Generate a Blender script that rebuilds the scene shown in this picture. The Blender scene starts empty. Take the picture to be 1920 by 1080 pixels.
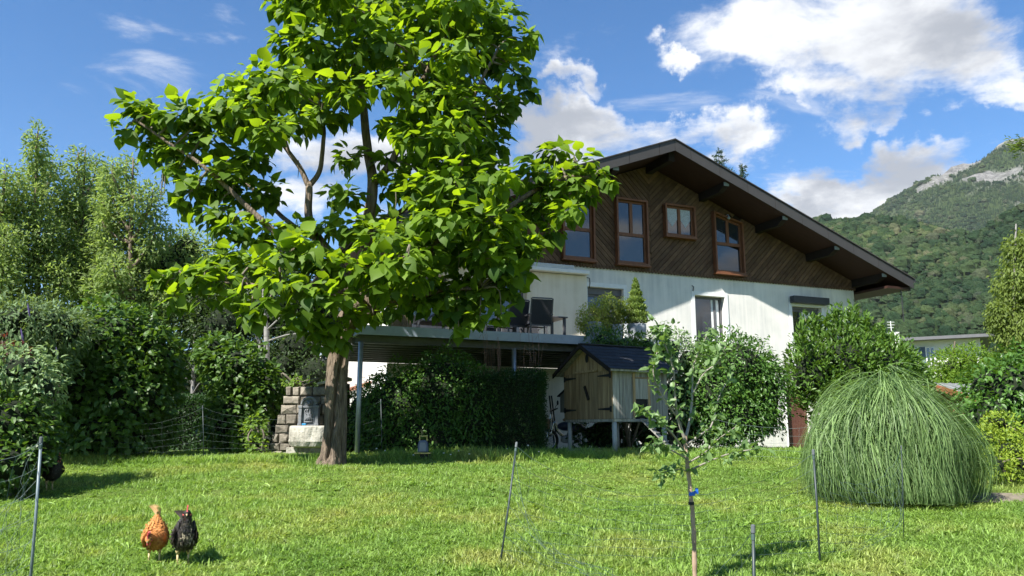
import bpy, math, random
import numpy as np
from mathutils import Vector, Matrix, noise as mnoise

scene = bpy.context.scene
rng = np.random.default_rng(11)
random.seed(5)

# ------------------------------------------------------------------ camera
FOC = 1450.0                      # focal length in pixels of a 1920 px wide picture
PITCH = math.atan(266.0 / FOC)    # horizon lies 266 px under the picture's centre
CAM_Z = 1.6
cam_data = bpy.data.cameras.new("camera")
cam_data.sensor_width = 36.0
cam_data.lens = FOC / 1920.0 * 36.0
cam_data.clip_start = 0.1
cam_data.clip_end = 12000
cam = bpy.data.objects.new("camera", cam_data)
scene.collection.objects.link(cam)
cam.location = (0, 0, CAM_Z)
cam.rotation_euler = (math.pi / 2 + PITCH, 0, 0)
scene.camera = cam

# ------------------------------------------------------------------ light
SUN = Vector((-2.17, -2.50, 3.58)).normalized()
SUN_EL = math.asin(SUN.z)
SUN_AZ = math.atan2(SUN.x, SUN.y)
sun_data = bpy.data.lights.new("sun", 'SUN')
sun_data.energy = 5.0
sun_data.angle = math.radians(0.53)
sun_data.color = (1.0, 0.965, 0.90)
sun = bpy.data.objects.new("sun", sun_data)
scene.collection.objects.link(sun)
sun.location = (-40, -45, 70)
sun.rotation_euler = SUN.to_track_quat('Z', 'Y').to_euler()

scene.view_settings.view_transform = 'Standard'
scene.view_settings.look = 'None'
scene.view_settings.exposure = 1.35
scene.view_settings.gamma = 1.0
scene.render.engine = 'CYCLES'
scene.cycles.use_denoising = True
scene.cycles.max_bounces = 8
scene.cycles.transparent_max_bounces = 8
scene.cycles.volume_bounces = 0

_c, _s = math.cos(PITCH), math.sin(PITCH)
def ray(px, py):
    a = (px - 960) / FOC; b = (540 - py) / FOC
    d = np.array([a, _c - b * _s, b * _c + _s])
    return d / d[1]
def at(px, py, Y):
    return np.array([0, 0, CAM_Z]) + ray(px, py) * Y
def skydir(px, py):
    r = ray(px, py); return r / np.linalg.norm(r)

# ------------------------------------------------------------------ sky
world = bpy.data.worlds.new("World")
scene.world = world
world.use_nodes = True
wn = world.node_tree.nodes; wl = world.node_tree.links
wn.clear()
def N(tree, typ, **kw):
    n = tree.nodes.new(typ)
    for k, v in kw.items():
        setattr(n, k, v)
    return n
W = world.node_tree
def wmath(op, a, b=None, clamp=False):
    n = N(W, 'ShaderNodeMath', operation=op, use_clamp=clamp)
    for i, v in enumerate((a, b)):
        if v is None: continue
        if isinstance(v, (int, float)): n.inputs[i].default_value = v
        else: wl.new(v, n.inputs[i])
    return n.outputs[0]
def wvec(op, a, b=None):
    n = N(W, 'ShaderNodeVectorMath', operation=op)
    for i, v in enumerate((a, b)):
        if v is None: continue
        if isinstance(v, (tuple, list)): n.inputs[i].default_value = v
        else: wl.new(v, n.inputs[i])
    return n
def wramp(fac, lo, hi, smooth=True):
    n = N(W, 'ShaderNodeMapRange'); n.interpolation_type = 'SMOOTHSTEP' if smooth else 'LINEAR'
    wl.new(fac, n.inputs['Value'])
    n.inputs['From Min'].default_value = lo; n.inputs['From Max'].default_value = hi
    return n.outputs['Result']
sky = N(W, 'ShaderNodeTexSky'); sky.sky_type = 'NISHITA'
sky.sun_disc = False
sky.sun_elevation = SUN_EL
sky.sun_rotation = SUN_AZ
sky.altitude = 600
sky.air_density = 1.0
sky.dust_density = 0.05
sky.ozone_density = 4.5
hsv = N(W, 'ShaderNodeHueSaturation')
hsv.inputs['Saturation'].default_value = 1.22
hsv.inputs['Value'].default_value = 0.65
wl.new(sky.outputs[0], hsv.inputs['Color'])
tc = N(W, 'ShaderNodeTexCoord')
D = tc.outputs['Generated']
sep = N(W, 'ShaderNodeSeparateXYZ'); wl.new(D, sep.inputs[0])
# a flat cloud deck seen in perspective
den = wmath('ADD', wmath('MAXIMUM', sep.outputs['Z'], 0.0), 0.22)
comb = N(W, 'ShaderNodeCombineXYZ')
wl.new(wmath('DIVIDE', sep.outputs['X'], den), comb.inputs['X'])
wl.new(wmath('DIVIDE', sep.outputs['Y'], den), comb.inputs['Y'])
wl.new(wmath('MULTIPLY', sep.outputs['Z'], 1.6), comb.inputs['Z'])
CP = comb.outputs[0]
def wnoise(vec, scale, detail, rough, dist=0.0):
    n = N(W, 'ShaderNodeTexNoise'); wl.new(vec, n.inputs['Vector'])
    n.inputs['Scale'].default_value = scale; n.inputs['Detail'].default_value = detail
    n.inputs['Roughness'].default_value = rough; n.inputs['Distortion'].default_value = dist
    return n.outputs['Fac']
n_big = wnoise(CP, 1.1, 2, 0.5)
n_fine = wnoise(CP, 3.4, 12, 0.62, 0.25)
n_wisp = wnoise(wvec('MULTIPLY', CP, (1.0, 2.6, 1.0)).outputs[0], 2.3, 9, 0.62, 0.6)
n_lump = wnoise(CP, 9.0, 8, 0.6, 0.1)
# cumulus heaps standing where the photograph has them (directions on the sky)
heaps = [  # px, py, rx, ry, strength
    (1640, 40, 250, 110, 1.0), (1500, 60, 130, 75, 0.9), (1740, 120, 190, 95, 1.0), (1530, 140, 130, 70, 0.9), (1640, 190, 130, 60, 0.9), (1470, 185, 75, 40, 0.75),
    (1850, 120, 90, 90, 0.7), (1900, 190, 70, 35, 0.7),
    (1740, 310, 120, 55, 0.95), (1650, 350, 130, 60, 0.95), (1560, 390, 110, 55, 0.95), (1640, 420, 150, 60, 0.9), (1830, 290, 60, 35, 0.7),
    (1130, 255, 150, 60, 0.95), (1010, 265, 110, 55, 0.9), (1330, 260, 70, 65, 0.9), (1240, 245, 80, 45, 0.85), (1180, 300, 210, 50, 0.85), (1280, 75, 45, 24, 0.62), (1060, 175, 45, 28, 0.6),
    (700, 290, 190, 90, 0.95), (600, 370, 130, 70, 0.8), (840, 330, 170, 80, 0.9),
]
wv = N(W, 'ShaderNodeTexNoise'); wl.new(D, wv.inputs['Vector']); wv.inputs['Scale'].default_value = 7.0; wv.inputs['Detail'].default_value = 7; wv.inputs['Roughness'].default_value = 0.62
wob = wvec('SUBTRACT', wv.outputs['Color'], (0.5, 0.5, 0.5)).outputs[0]
sc_ = N(W, 'ShaderNodeVectorMath', operation='SCALE'); wl.new(wob, sc_.inputs[0]); sc_.inputs['Scale'].default_value = 0.22
DW = wvec('ADD', D, sc_.outputs[0]).outputs[0]
heap = None
for (px, py, rx, ry, st) in heaps:
    d0 = skydir(px, py)
    right = skydir(px + 40, py) - d0; right /= np.linalg.norm(right)
    up = np.cross(right, d0); up /= np.linalg.norm(up)
    if up[2] < 0: up = -up
    df = wvec('SUBTRACT', DW, tuple(d0)).outputs[0]
    ru = rx / FOC * 0.92; rv = ry / FOC * 0.92
    a = wvec('DOT_PRODUCT', df, tuple(right / ru)).outputs['Value']
    b = wvec('DOT_PRODUCT', df, tuple(up / rv)).outputs['Value']
    c = wvec('DOT_PRODUCT', df, tuple(d0 * 1.5)).outputs['Value']
    q = wmath('ADD', wmath('ADD', wmath('MULTIPLY', a, a), wmath('MULTIPLY', b, b)), wmath('MULTIPLY', c, c))
    g = wmath('MULTIPLY', wmath('POWER', 2.718, wmath('MULTIPLY', wmath('POWER', q, 1.5), -0.8)), st)
    heap = g if heap is None else wmath('MAXIMUM', heap, g)
heap_ = heap
# behind the camera: unseen heaps of the same kind, cover raised for whiter fill
loose = wmath('MULTIPLY', wramp(wmath('ADD', n_big, 0.0), 0.50, 0.66), wramp(wmath('MULTIPLY', sep.outputs['Y'], -1.0), -0.15, 0.25))
heap = wmath('ADD', heap, loose)
base = wmath('ADD', wmath('MULTIPLY', wmath('MINIMUM', heap, 1.1), 0.50), wmath('MULTIPLY', wmath('SUBTRACT', n_fine, 0.5), 1.35))
alpha = wramp(base, 0.17, 0.46)
wisp = wmath('MULTIPLY', wramp(n_wisp, 0.60, 0.80), 0.5)
alpha = wmath('MAXIMUM', alpha, wisp)
low = wvec('ADD', CP, (0.0, 0.0, 0.0)).outputs[0]
n_soft = wnoise(CP, 2.2, 3, 0.5)
thick = wmath('MULTIPLY', wramp(wmath('ADD', wmath('ADD', wmath('MULTIPLY', heap, 0.5), wmath('MULTIPLY', wmath('SUBTRACT', n_lump, 0.5), -0.55)), wmath('MULTIPLY', wmath('SUBTRACT', n_soft, 0.5), 1.6)), 0.22, 0.66), 0.92)
ccol = N(W, 'ShaderNodeMixRGB'); wl.new(thick, ccol.inputs['Fac'])
CLOUD = 1.0
ccol.inputs['Color1'].default_value = (3.75, 3.8, 3.9, 1)
ccol.inputs['Color2'].default_value = (1.45, 1.57, 1.8, 1)
mixc = N(W, 'ShaderNodeMixRGB'); wl.new(alpha, mixc.inputs['Fac'])
wl.new(hsv.outputs[0], mixc.inputs['Color1']); wl.new(ccol.outputs[0], mixc.inputs['Color2'])
bg = N(W, 'ShaderNodeBackground'); bg.inputs['Strength'].default_value = 0.115
wl.new(mixc.outputs[0], bg.inputs['Color'])
wo = N(W, 'ShaderNodeOutputWorld'); wl.new(bg.outputs[0], wo.inputs['Surface'])
world.cycles.sampling_method = 'MANUAL'
world.cycles.sample_map_resolution = 512

# ------------------------------------------------------------------ scene-graph helpers
FR = {}
def tag(o, label=None, cat=None, group=None, kind=None):
    if label: o['label'] = label
    if cat: o['category'] = cat
    if group: o['group'] = group
    if kind: o['kind'] = kind
    return o
def thing(name, label, cat, loc=(0, 0, 0), rz=0.0, group=None):
    o = bpy.data.objects.new(name, None)
    o.empty_display_size = 0.1
    scene.collection.objects.link(o)
    o.location = loc; o.rotation_euler = (0, 0, rz)
    c, s = math.cos(rz), math.sin(rz)
    FR[o] = (np.array([[c, -s, 0], [s, c, 0], [0, 0, 1.0]]), np.array(loc, float))
    return tag(o, label, cat, group)
def frame_of(o):
    while o is not None:
        if o in FR: return FR[o]
        o = o.parent
    return np.eye(3), np.zeros(3)
def add(name, me, m=None, parent=None):
    o = bpy.data.objects.new(name, me)
    scene.collection.objects.link(o)
    if m is not None and not me.materials: me.materials.append(m)
    o.parent = parent
    return o
def mesh_np(name, V, F, tint=None, smooth=False):
    """V (n,3); F list of (m,k) index arrays."""
    V = np.asarray(V, np.float32)
    me = bpy.data.meshes.new(name)
    F = [np.asarray(f, np.int32) for f in F if len(f)]
    nl = sum(f.size for f in F); nf = sum(len(f) for f in F)
    me.vertices.add(len(V)); me.vertices.foreach_set('co', V.ravel())
    me.loops.add(nl); me.loops.foreach_set('vertex_index', np.concatenate([f.ravel() for f in F]))
    st = []; tot = []; p = 0
    for f in F:
        k = f.shape[1]; st.append(p + np.arange(len(f)) * k); tot.append(np.full(len(f), k)); p += f.size
    me.polygons.add(nf)
    me.polygons.foreach_set('loop_start', np.concatenate(st).astype(np.int32))
    me.polygons.foreach_set('loop_total', np.concatenate(tot).astype(np.int32))
    me.polygons.foreach_set('use_smooth', np.full(nf, bool(smooth)))
    if tint is not None:
        a = me.attributes.new('tint', 'FLOAT', 'POINT'); a.data.foreach_set('value', np.asarray(tint, np.float32))
    me.update(calc_edges=True)
    return me

class MB:
    def __init__(self): self.v = []; self.f = {}; self.n = 0
    def raw(self, V, faces):
        V = np.asarray(V, float); self.v.append(V)
        for f in faces:
            self.f.setdefault(len(f), []).append([i + self.n for i in f])
        self.n += len(V); return self
    def box(self, c, s, R=None, taper=1.0):
        sx, sy, sz = [a / 2 for a in s]
        V = np.array([[-sx, -sy, -sz], [sx, -sy, -sz], [sx, sy, -sz], [-sx, sy, -sz],
                      [-sx * taper, -sy * taper, sz], [sx * taper, -sy * taper, sz], [sx * taper, sy * taper, sz], [-sx * taper, sy * taper, sz]])
        if R is not None: V = V @ np.asarray(R).T
        return self.raw(V + np.array(c), [(3, 2, 1, 0), (4, 5, 6, 7), (0, 1, 5, 4), (1, 2, 6, 5), (2, 3, 7, 6), (3, 0, 4, 7)])
    def b2(self, x0, x1, y0, y1, z0, z1):
        return self.box(((x0 + x1) / 2, (y0 + y1) / 2, (z0 + z1) / 2), (x1 - x0, y1 - y0, z1 - z0))
    def bar(self, p, q, w, h=None, upv=(0, 0, 1)):
        p = np.array(p, float); q = np.array(q, float); h = h or w
        d = q - p; L = np.linalg.norm(d); d /= L
        up = np.array(upv, float)
        if abs(d @ up) > 0.98: up = np.array([1.0, 0, 0])
        sd = np.cross(d, up); sd /= np.linalg.norm(sd); up = np.cross(sd, d)
        return self.box((p + q) / 2, (L, w, h), np.stack([d, sd, up], 1))
    def tube(self, pts, rad, n=8, cap=True, mod=None):
        P = np.array(pts, float); k = len(P)
        rad = np.full(k, rad, float) if np.isscalar(rad) else np.array(rad, float)
        T = np.gradient(P, axis=0); T /= np.linalg.norm(T, axis=1)[:, None] + 1e-9
        ref = np.array([0, 0, 1.0]) if abs(T[0][2]) < 0.9 else np.array([1.0, 0, 0])
        V = []
        x = np.cross(ref, T[0]); x /= np.linalg.norm(x)
        for i in range(k):
            x = x - T[i] * (x @ T[i]); x /= np.linalg.norm(x); y = np.cross(T[i], x)
            a = np.arange(n) * 2 * math.pi / n
            r = rad[i] * (1 if mod is None else mod(i, a))
            V.append(P[i] + (np.cos(a) * r)[:, None] * x + (np.sin(a) * r)[:, None] * y)
        faces = []
        for i in range(k - 1):
            for j in range(n):
                faces.append((i * n + j, i * n + (j + 1) % n, (i + 1) * n + (j + 1) % n, (i + 1) * n + j))
        if cap:
            faces.append(tuple(range(n))[::-1]); faces.append(tuple((k - 1) * n + j for j in range(n)))
        return self.raw(np.concatenate(V), faces)
    def prism(self, poly, y0, y1, fn=None):
        """poly in (x,z), extruded along y; fn maps (x,y,z)->xyz"""
        k = len(poly)
        V = np.array([(x, y0, z) for x, z in poly] + [(x, y1, z) for x, z in poly], float)
        if fn is not None: V = fn(V)
        return self.raw(V, [tuple(range(k)), tuple(range(2 * k - 1, k - 1, -1))] + [((i + 1) % k, i, i + k, (i + 1) % k + k) for i in range(k)])
    def lathe(self, prof, c=(0, 0, 0), n=24, a0=0, a1=2 * math.pi):
        full = abs(a1 - a0 - 2 * math.pi) < 1e-6
        m = n if full else n + 1
        a = a0 + (a1 - a0) * np.arange(m) / n
        V = np.concatenate([np.stack([np.cos(a) * r, np.sin(a) * r, np.full(m, z)], 1) for r, z in prof]) + np.array(c)
        fs = []
        for i in range(len(prof) - 1):
            for j in range(n):
                j2 = (j + 1) % m
                fs.append((i * m + j, i * m + j2, (i + 1) * m + j2, (i + 1) * m + j))
        return self.raw(V, fs)
    def ball(self, c, r, n=12, m=8, R=None):
        r = np.array([r] * 3 if np.isscalar(r) else r, float)
        V = [(0, 0, 1.0)]
        for i in range(1, m):
            t = math.pi * i / m
            for j in range(n):
                V.append((math.sin(t) * math.cos(2 * math.pi * j / n), math.sin(t) * math.sin(2 * math.pi * j / n), math.cos(t)))
        V.append((0, 0, -1.0)); V = np.array(V) * r
        if R is not None: V = V @ np.asarray(R).T
        fs = [(0, 1 + j, 1 + (j + 1) % n) for j in range(n)]
        for i in range(m - 2):
            b = 1 + i * n
            fs += [(b + j, b + n + j, b + n + (j + 1) % n, b + (j + 1) % n) for j in range(n)]
        b = 1 + (m - 2) * n; e = len(V) - 1
        fs += [(b + j, e, b + (j + 1) % n) for j in range(n)]
        return self.raw(V + np.array(c), fs)
    def arrays(self):
        return np.concatenate(self.v), self.f
    def mesh(self, name, frame=None, smooth=False):
        V = np.concatenate(self.v)
        if frame is not None: V = (V - frame[1]) @ frame[0]
        me = bpy.data.meshes.new(name)
        return mesh_np(name, V, [np.array(x) for x in self.f.values()] if all(k <= 64 for k in self.f) else [np.array(x) for x in self.f.values()], None, smooth)
    def build(self, name, m, parent=None, world=False, smooth=False, bevel=0):
        me = self.mesh(name, frame_of(parent) if world else None, smooth)
        o = add(name, me, m, parent)
        if bevel:
            b = o.modifiers.new('bevel', 'BEVEL'); b.width = bevel; b.segments = 2; b.limit_method = 'ANGLE'
        return o

def rotz(a):
    c, s = math.cos(a), math.sin(a); return np.array([[c, -s, 0], [s, c, 0], [0, 0, 1.0]])
def roty(a):
    c, s = math.cos(a), math.sin(a); return np.array([[c, 0, s], [0, 1, 0], [-s, 0, c]])
def rotx(a):
    c, s = math.cos(a), math.sin(a); return np.array([[1, 0, 0], [0, c, -s], [0, s, c]])
def spline(pts, n):
    """Catmull-Rom through points (k,d) -> (n,d)"""
    P = np.array(pts, float); P = np.vstack([2 * P[0] - P[1], P, 2 * P[-1] - P[-2]])
    out = []
    for t in np.linspace(0, len(P) - 3 - 1e-6, n):
        i = int(t); u = t - i; a, b, c, d = P[i:i + 4]
        out.append(0.5 * (2 * b + (c - a) * u + (2 * a - 5 * b + 4 * c - d) * u * u + (3 * b - a - 3 * c + d) * u ** 3))
    return np.array(out)
def sstep(a, b, x):
    t = np.clip((np.asarray(x, float) - a) / (b - a), 0, 1); return t * t * (3 - 2 * t)
def fbm2(x, y, seed=0, oct=4, base=1.0):
    """cheap vectorised value noise in [-1,1]"""
    x = np.asarray(x, float) * base; y = np.asarray(y, float) * base
    tot = 0; amp = 1; s = 0
    for o in range(oct):
        xi = np.floor(x).astype(np.int64); yi = np.floor(y).astype(np.int64)
        fx = x - xi; fy = y - yi; fx = fx * fx * (3 - 2 * fx); fy = fy * fy * (3 - 2 * fy)
        def h(a, b):
            n = (a * 374761393 + b * 668265263 + (seed + o * 17) * 982451653) & 0x7fffffff
            n = ((n ^ (n >> 13)) * 1274126177) & 0x7fffffff
            return ((n ^ (n >> 16)) & 0xffff) / 32767.5 - 1
        v = (h(xi, yi) * (1 - fx) + h(xi + 1, yi) * fx) * (1 - fy) + (h(xi, yi + 1) * (1 - fx) + h(xi + 1, yi + 1) * fx) * fy
        tot = tot + v * amp; s += amp; amp *= 0.5; x = x * 2.03 + 11.3; y = y * 2.03 + 5.7
    return tot / s

# ------------------------------------------------------------------ materials
def principled(name):
    m = bpy.data.materials.new(name); m.use_nodes = True
    t = m.node_tree; b = t.nodes['Principled BSDF']
    return m, t, b
def mk(name, col, rough=0.7, var=0.18, scale=4.0, bump=0.0, bscale=None, metal=0.0, spec=0.3, stretch=None, col2=None, det=6, pervar=0.0, world_co=False):
    """plain weathered surface: base colour broken up by noise, slight relief"""
    m, t, b = principled(name); L = t.links
    co = t.nodes.new('ShaderNodeTexCoord'); out = co.outputs['Object']
    if world_co:
        g = t.nodes.new('ShaderNodeNewGeometry'); out = g.outputs['Position']
    if stretch:
        mp = t.nodes.new('ShaderNodeMapping'); mp.inputs['Scale'].default_value = stretch
        L.new(out, mp.inputs['Vector']); out = mp.outputs[0]
    if pervar:
        oi = t.nodes.new('ShaderNodeObjectInfo')
        ad = t.nodes.new('ShaderNodeVectorMath'); ad.operation = 'MULTIPLY_ADD'
        L.new(oi.outputs['Random'], ad.inputs[0]); ad.inputs[1].default_value = (37, 53, 71); L.new(out, ad.inputs[2]); out = ad.outputs[0]
    n = t.nodes.new('ShaderNodeTexNoise'); n.inputs['Scale'].default_value = scale; n.inputs['Detail'].default_value = det; n.inputs['Roughness'].default_value = 0.65
    L.new(out, n.inputs['Vector'])
    r = t.nodes.new('ShaderNodeValToRGB'); L.new(n.outputs['Fac'], r.inputs['Fac'])
    c2 = col2 if col2 is not None else tuple(min(1, c * (1 + var)) for c in col)
    c1 = col if col2 is not None else tuple(c * (1 - var) for c in col)
    r.color_ramp.elements[0].position = 0.32; r.color_ramp.elements[1].position = 0.68
    r.color_ramp.elements[0].color = (*c1, 1); r.color_ramp.elements[1].color = (*c2, 1)
    colout = r.outputs[0]
    if pervar:
        h = t.nodes.new('ShaderNodeHueSaturation'); mr = t.nodes.new('ShaderNodeMapRange')
        mr.inputs['To Min'].default_value = 1 - pervar; mr.inputs['To Max'].default_value = 1 + pervar
        L.new(oi.outputs['Random'], mr.inputs['Value']); L.new(mr.outputs[0], h.inputs['Value']); L.new(colout, h.inputs['Color']); colout = h.outputs[0]
    L.new(colout, b.inputs['Base Color'])
    b.inputs['Roughness'].default_value = rough; b.inputs['Metallic'].default_value = metal
    b.inputs['Specular IOR Level'].default_value = spec
    if bump:
        n2 = t.nodes.new('ShaderNodeTexNoise'); n2.inputs['Scale'].default_value = bscale or scale * 3; n2.inputs['Detail'].default_value = 8
        L.new(out, n2.inputs['Vector'])
        bp = t.nodes.new('ShaderNodeBump'); bp.inputs['Strength'].default_value = 1.0; bp.inputs['Distance'].default_value = bump
        L.new(n2.outputs['Fac'], bp.inputs['Height']); L.new(bp.outputs[0], b.inputs['Normal'])
    return m
def leafmat(name, dark, light, trans=0.35, rough=0.45, spec=0.35, inst=False, tcol=None, red=0.80):
    """leaf: glossy front, light shining through from behind; 'tint' picks a tone per leaf"""
    m, t, b = principled(name); L = t.links
    if inst:
        oi = t.nodes.new('ShaderNodeObjectInfo'); fac = oi.outputs['Random']
    else:
        a = t.nodes.new('ShaderNodeAttribute'); a.attribute_name = 'tint'; fac = a.outputs['Fac']
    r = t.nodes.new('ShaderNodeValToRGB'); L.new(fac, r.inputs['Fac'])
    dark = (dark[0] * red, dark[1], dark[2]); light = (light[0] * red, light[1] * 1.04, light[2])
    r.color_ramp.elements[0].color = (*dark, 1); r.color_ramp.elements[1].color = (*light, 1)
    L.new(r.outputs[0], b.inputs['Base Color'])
    b.inputs['Roughness'].default_value = rough; b.inputs['Specular IOR Level'].default_value = spec
    tr = t.nodes.new('ShaderNodeBsdfTranslucent')
    mu = t.nodes.new('ShaderNodeMixRGB'); mu.blend_type = 'MULTIPLY'; mu.inputs['Fac'].default_value = 1.0
    L.new(r.outputs[0], mu.inputs['Color1']); mu.inputs['Color2'].default_value = (*(tcol or (2.2, 2.0, 0.8)), 1)
    L.new(mu.outputs[0], tr.inputs['Color'])
    mx = t.nodes.new('ShaderNodeMixShader'); mx.inputs['Fac'].default_value = trans
    L.new(b.outputs[0], mx.inputs[1]); L.new(tr.outputs[0], mx.inputs[2])
    L.new(mx.outputs[0], t.nodes['Material Output'].inputs['Surface'])
    return m
def glassmat(name, tint=(0.02, 0.025, 0.03), rough=0.03):
    m, t, b = principled(name)
    b.inputs['Base Color'].default_value = (*tint, 1); b.inputs['Roughness'].default_value = rough
    b.inputs['Specular IOR Level'].default_value = 0.8; b.inputs['IOR'].default_value = 1.65
    n = t.nodes.new('ShaderNodeTexNoise'); n.inputs['Scale'].default_value = 1.2
    bp = t.nodes.new('ShaderNodeBump'); bp.inputs['Distance'].default_value = 0.0015; bp.inputs['Strength'].default_value = 0.5
    t.links.new(n.outputs['Fac'], bp.inputs['Height']); t.links.new(bp.outputs[0], b.inputs['Normal'])
    return m
M = {}
M['bark'] = mk('bark', (0.065, 0.048, 0.034), 0.92, scale=22, bump=0.06, bscale=34, stretch=(1, 1, 0.14), col2=(0.24, 0.185, 0.135))
M['twig'] = mk('twig', (0.10, 0.085, 0.065), 0.85, scale=14, bump=0.004, col2=(0.2, 0.17, 0.13))
M['birch_bark'] = mk('birch_bark', (0.12, 0.11, 0.10), 0.8, scale=3, stretch=(1, 1, 4), col2=(0.28, 0.27, 0.25))
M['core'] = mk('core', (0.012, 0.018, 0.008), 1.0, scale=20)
M['steel'] = mk('galvanised_steel', (0.36, 0.39, 0.42), 0.42, 0.15, 12, metal=0.6, spec=0.5)
M['beam'] = mk('painted_steel', (0.27, 0.315, 0.38), 0.5, 0.12, 6, spec=0.4)
M['joist'] = mk('joist', (0.035, 0.036, 0.038), 0.55, 0.15, 8)
M['decking'] = mk('decking', (0.13, 0.11, 0.09), 0.8, 0.25, 6)
M['dark_metal'] = mk('dark_metal', (0.02, 0.02, 0.022), 0.45, 0.2, 20, spec=0.5)
M['black'] = mk('black', (0.012, 0.012, 0.013), 0.6, 0.2, 20)
M['white_paint'] = mk('white_paint', (0.72, 0.72, 0.70), 0.5, 0.05, 8)
M['grey_plastic'] = mk('grey_plastic', (0.2, 0.22, 0.25), 0.5, 0.1, 8)
M['glass'] = glassmat('window_glass')

# ------------------------------------------------------------------ ground
def gz(x, y):
    """lawn climbs to a crest by the tree, then lies level and dips gently to the house"""
    x = np.asarray(x, float); y = np.asarray(y, float)
    z = np.where(y < 12.4, 0.082 * y, 0)
    z2 = 0.082 * 12.4 + 0.10 * sstep(12.4, 14.4, y) + 0.02 * sstep(12.2, 13.0, y) + 0.04 * sstep(14, 16, y) - 0.30 * sstep(16.5, 24, y)
    z = np.where(y < 12.4, z, z2)
    z = np.where(y < -60, -4.9, z)
    z = z + 0.006 * np.clip(x, -12, 12) * sstep(8, 14, y)
    near = sstep(60, 25, np.hypot(x, y - 8))
    return z + near * (0.03 * fbm2(x, y, 3, 3, 0.45) + 0.012 * fbm2(x, y, 8, 2, 2.1))
def gz1(x, y): return float(gz(np.array([x]), np.array([y]))[0])
def axis(lo, hi, fine_lo, fine_hi, step):
    a = list(np.arange(fine_lo, fine_hi + 1e-6, step))
    d = step; v = fine_hi
    while v < hi: d *= 1.35; v += d; a.append(min(v, hi))
    d = step; v = fine_lo; b = []
    while v > lo: d *= 1.35; v -= d; b.append(max(v, lo))
    return np.array(b[::-1] + a)
def grid_mesh(name, X, Y, Zf, smooth=True):
    gx, gy = np.meshgrid(X, Y); z = Zf(gx.ravel(), gy.ravel())
    V = np.stack([gx.ravel(), gy.ravel(), z], 1); nx = len(X); ny = len(Y)
    i = np.arange(nx * ny).reshape(ny, nx)
    F = np.stack([i[:-1, :-1].ravel(), i[:-1, 1:].ravel(), i[1:, 1:].ravel(), i[1:, :-1].ravel()], 1)
    return mesh_np(name, V, [F], None, smooth)
m, t, b = principled('lawn_soil'); L = t.links
g = t.nodes.new('ShaderNodeNewGeometry')
n1 = t.nodes.new('ShaderNodeTexNoise'); n1.inputs['Scale'].default_value = 0.9; n1.inputs['Detail'].default_value = 7
n2 = t.nodes.new('ShaderNodeTexNoise'); n2.inputs['Scale'].default_value = 30; n2.inputs['Detail'].default_value = 5
L.new(g.outputs['Position'], n1.inputs['Vector']); L.new(g.outputs['Position'], n2.inputs['Vector'])
mx = t.nodes.new('ShaderNodeMixRGB'); mx.inputs['Fac'].default_value = 0.5
L.new(n1.outputs['Fac'], mx.inputs['Color1']); L.new(n2.outputs['Fac'], mx.inputs['Color2'])
r = t.nodes.new('ShaderNodeValToRGB'); L.new(mx.outputs[0], r.inputs['Fac'])
r.color_ramp.elements[0].position = 0.36; r.color_ramp.elements[0].color = (0.05, 0.085, 0.014, 1)
r.color_ramp.elements[1].position = 0.66; r.color_ramp.elements[1].color = (0.12, 0.16, 0.035, 1)
L.new(r.outputs[0], b.inputs['Base Color']); b.inputs['Roughness'].default_value = 0.95; b.inputs['Specular IOR Level'].default_value = 0.1
bp = t.nodes.new('ShaderNodeBump'); bp.inputs['Distance'].default_value = 0.03; L.new(n2.outputs['Fac'], bp.inputs['Height']); L.new(bp.outputs[0], b.inputs['Normal'])
M['soil'] = m
ground = add('ground', grid_mesh('ground', axis(-5000, 6000, -15, 18, 0.3), axis(-3000, 7000, -4, 32, 0.3), gz), M['soil'])
tag(ground, 'sloping green lawn rising towards the house', None, None, 'structure')

# ------------------------------------------------------------------ mountain and its forest
def curve_of(pts, Y):
    a = np.array([at(px, py, Y) for px, py in pts]); return a[:, 0], a[:, 2]
mx_, mz_ = curve_of([(1400, 560), (1480, 500), (1560, 452), (1602, 426), (1640, 398), (1672, 376), (1700, 357), (1750, 334), (1828, 312), (1867, 290), (1920, 264), (2050, 215), (2300, 190), (2600, 240)], 2600)
fx_, fz_ = curve_of([(1150, 600), (1300, 470), (1430, 420), (1536, 412), (1602, 446), (1700, 456), (1790, 436), (1860, 428), (1920, 412), (2050, 380), (2300, 360), (2600, 420)], 1250)
sx_, sz_ = curve_of([(1500, 700), (1640, 640), (1720, 560), (1800, 492), (1867, 437), (1920, 408), (2050, 380), (2250, 400), (2500, 520)], 800)
def hill(x, y):
    w1 = 90 * fbm2(x, y, 21, 3, 1 / 420.0)
    hm = np.interp(x + w1 * 0.4, mx_, mz_) * (sstep(1150, 2700, y + w1) * 0.5 + 0.5 * np.clip((y + w1 * 0.6 - 1250) / 1350, 0, 1)) * sstep(4700, 2600, y)
    hf = np.interp(x + w1 * 0.3, fx_, fz_) * np.clip((y + w1 * 0.4 - 330) / 920, 0, 1) ** 0.9 * sstep(2100, 1250, y)
    hs = np.interp(x, sx_, sz_) * np.clip((y - 300) / 500, 0, 1) * sstep(1300, 800, y)
    h = np.maximum(np.maximum(hm, hf), hs)
    rough = fbm2(x, y, 5, 5, 1 / 160.0)
    h = h + rough * np.clip(h * 0.10, 0, 26)
    crag = rock(x, y)
    h = h + crag * 26 * np.abs(fbm2(x, y, 31, 4, 1 / 70.0)) * 1.6
    return h - 6 + 6 * sstep(300, 420, y)
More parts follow.
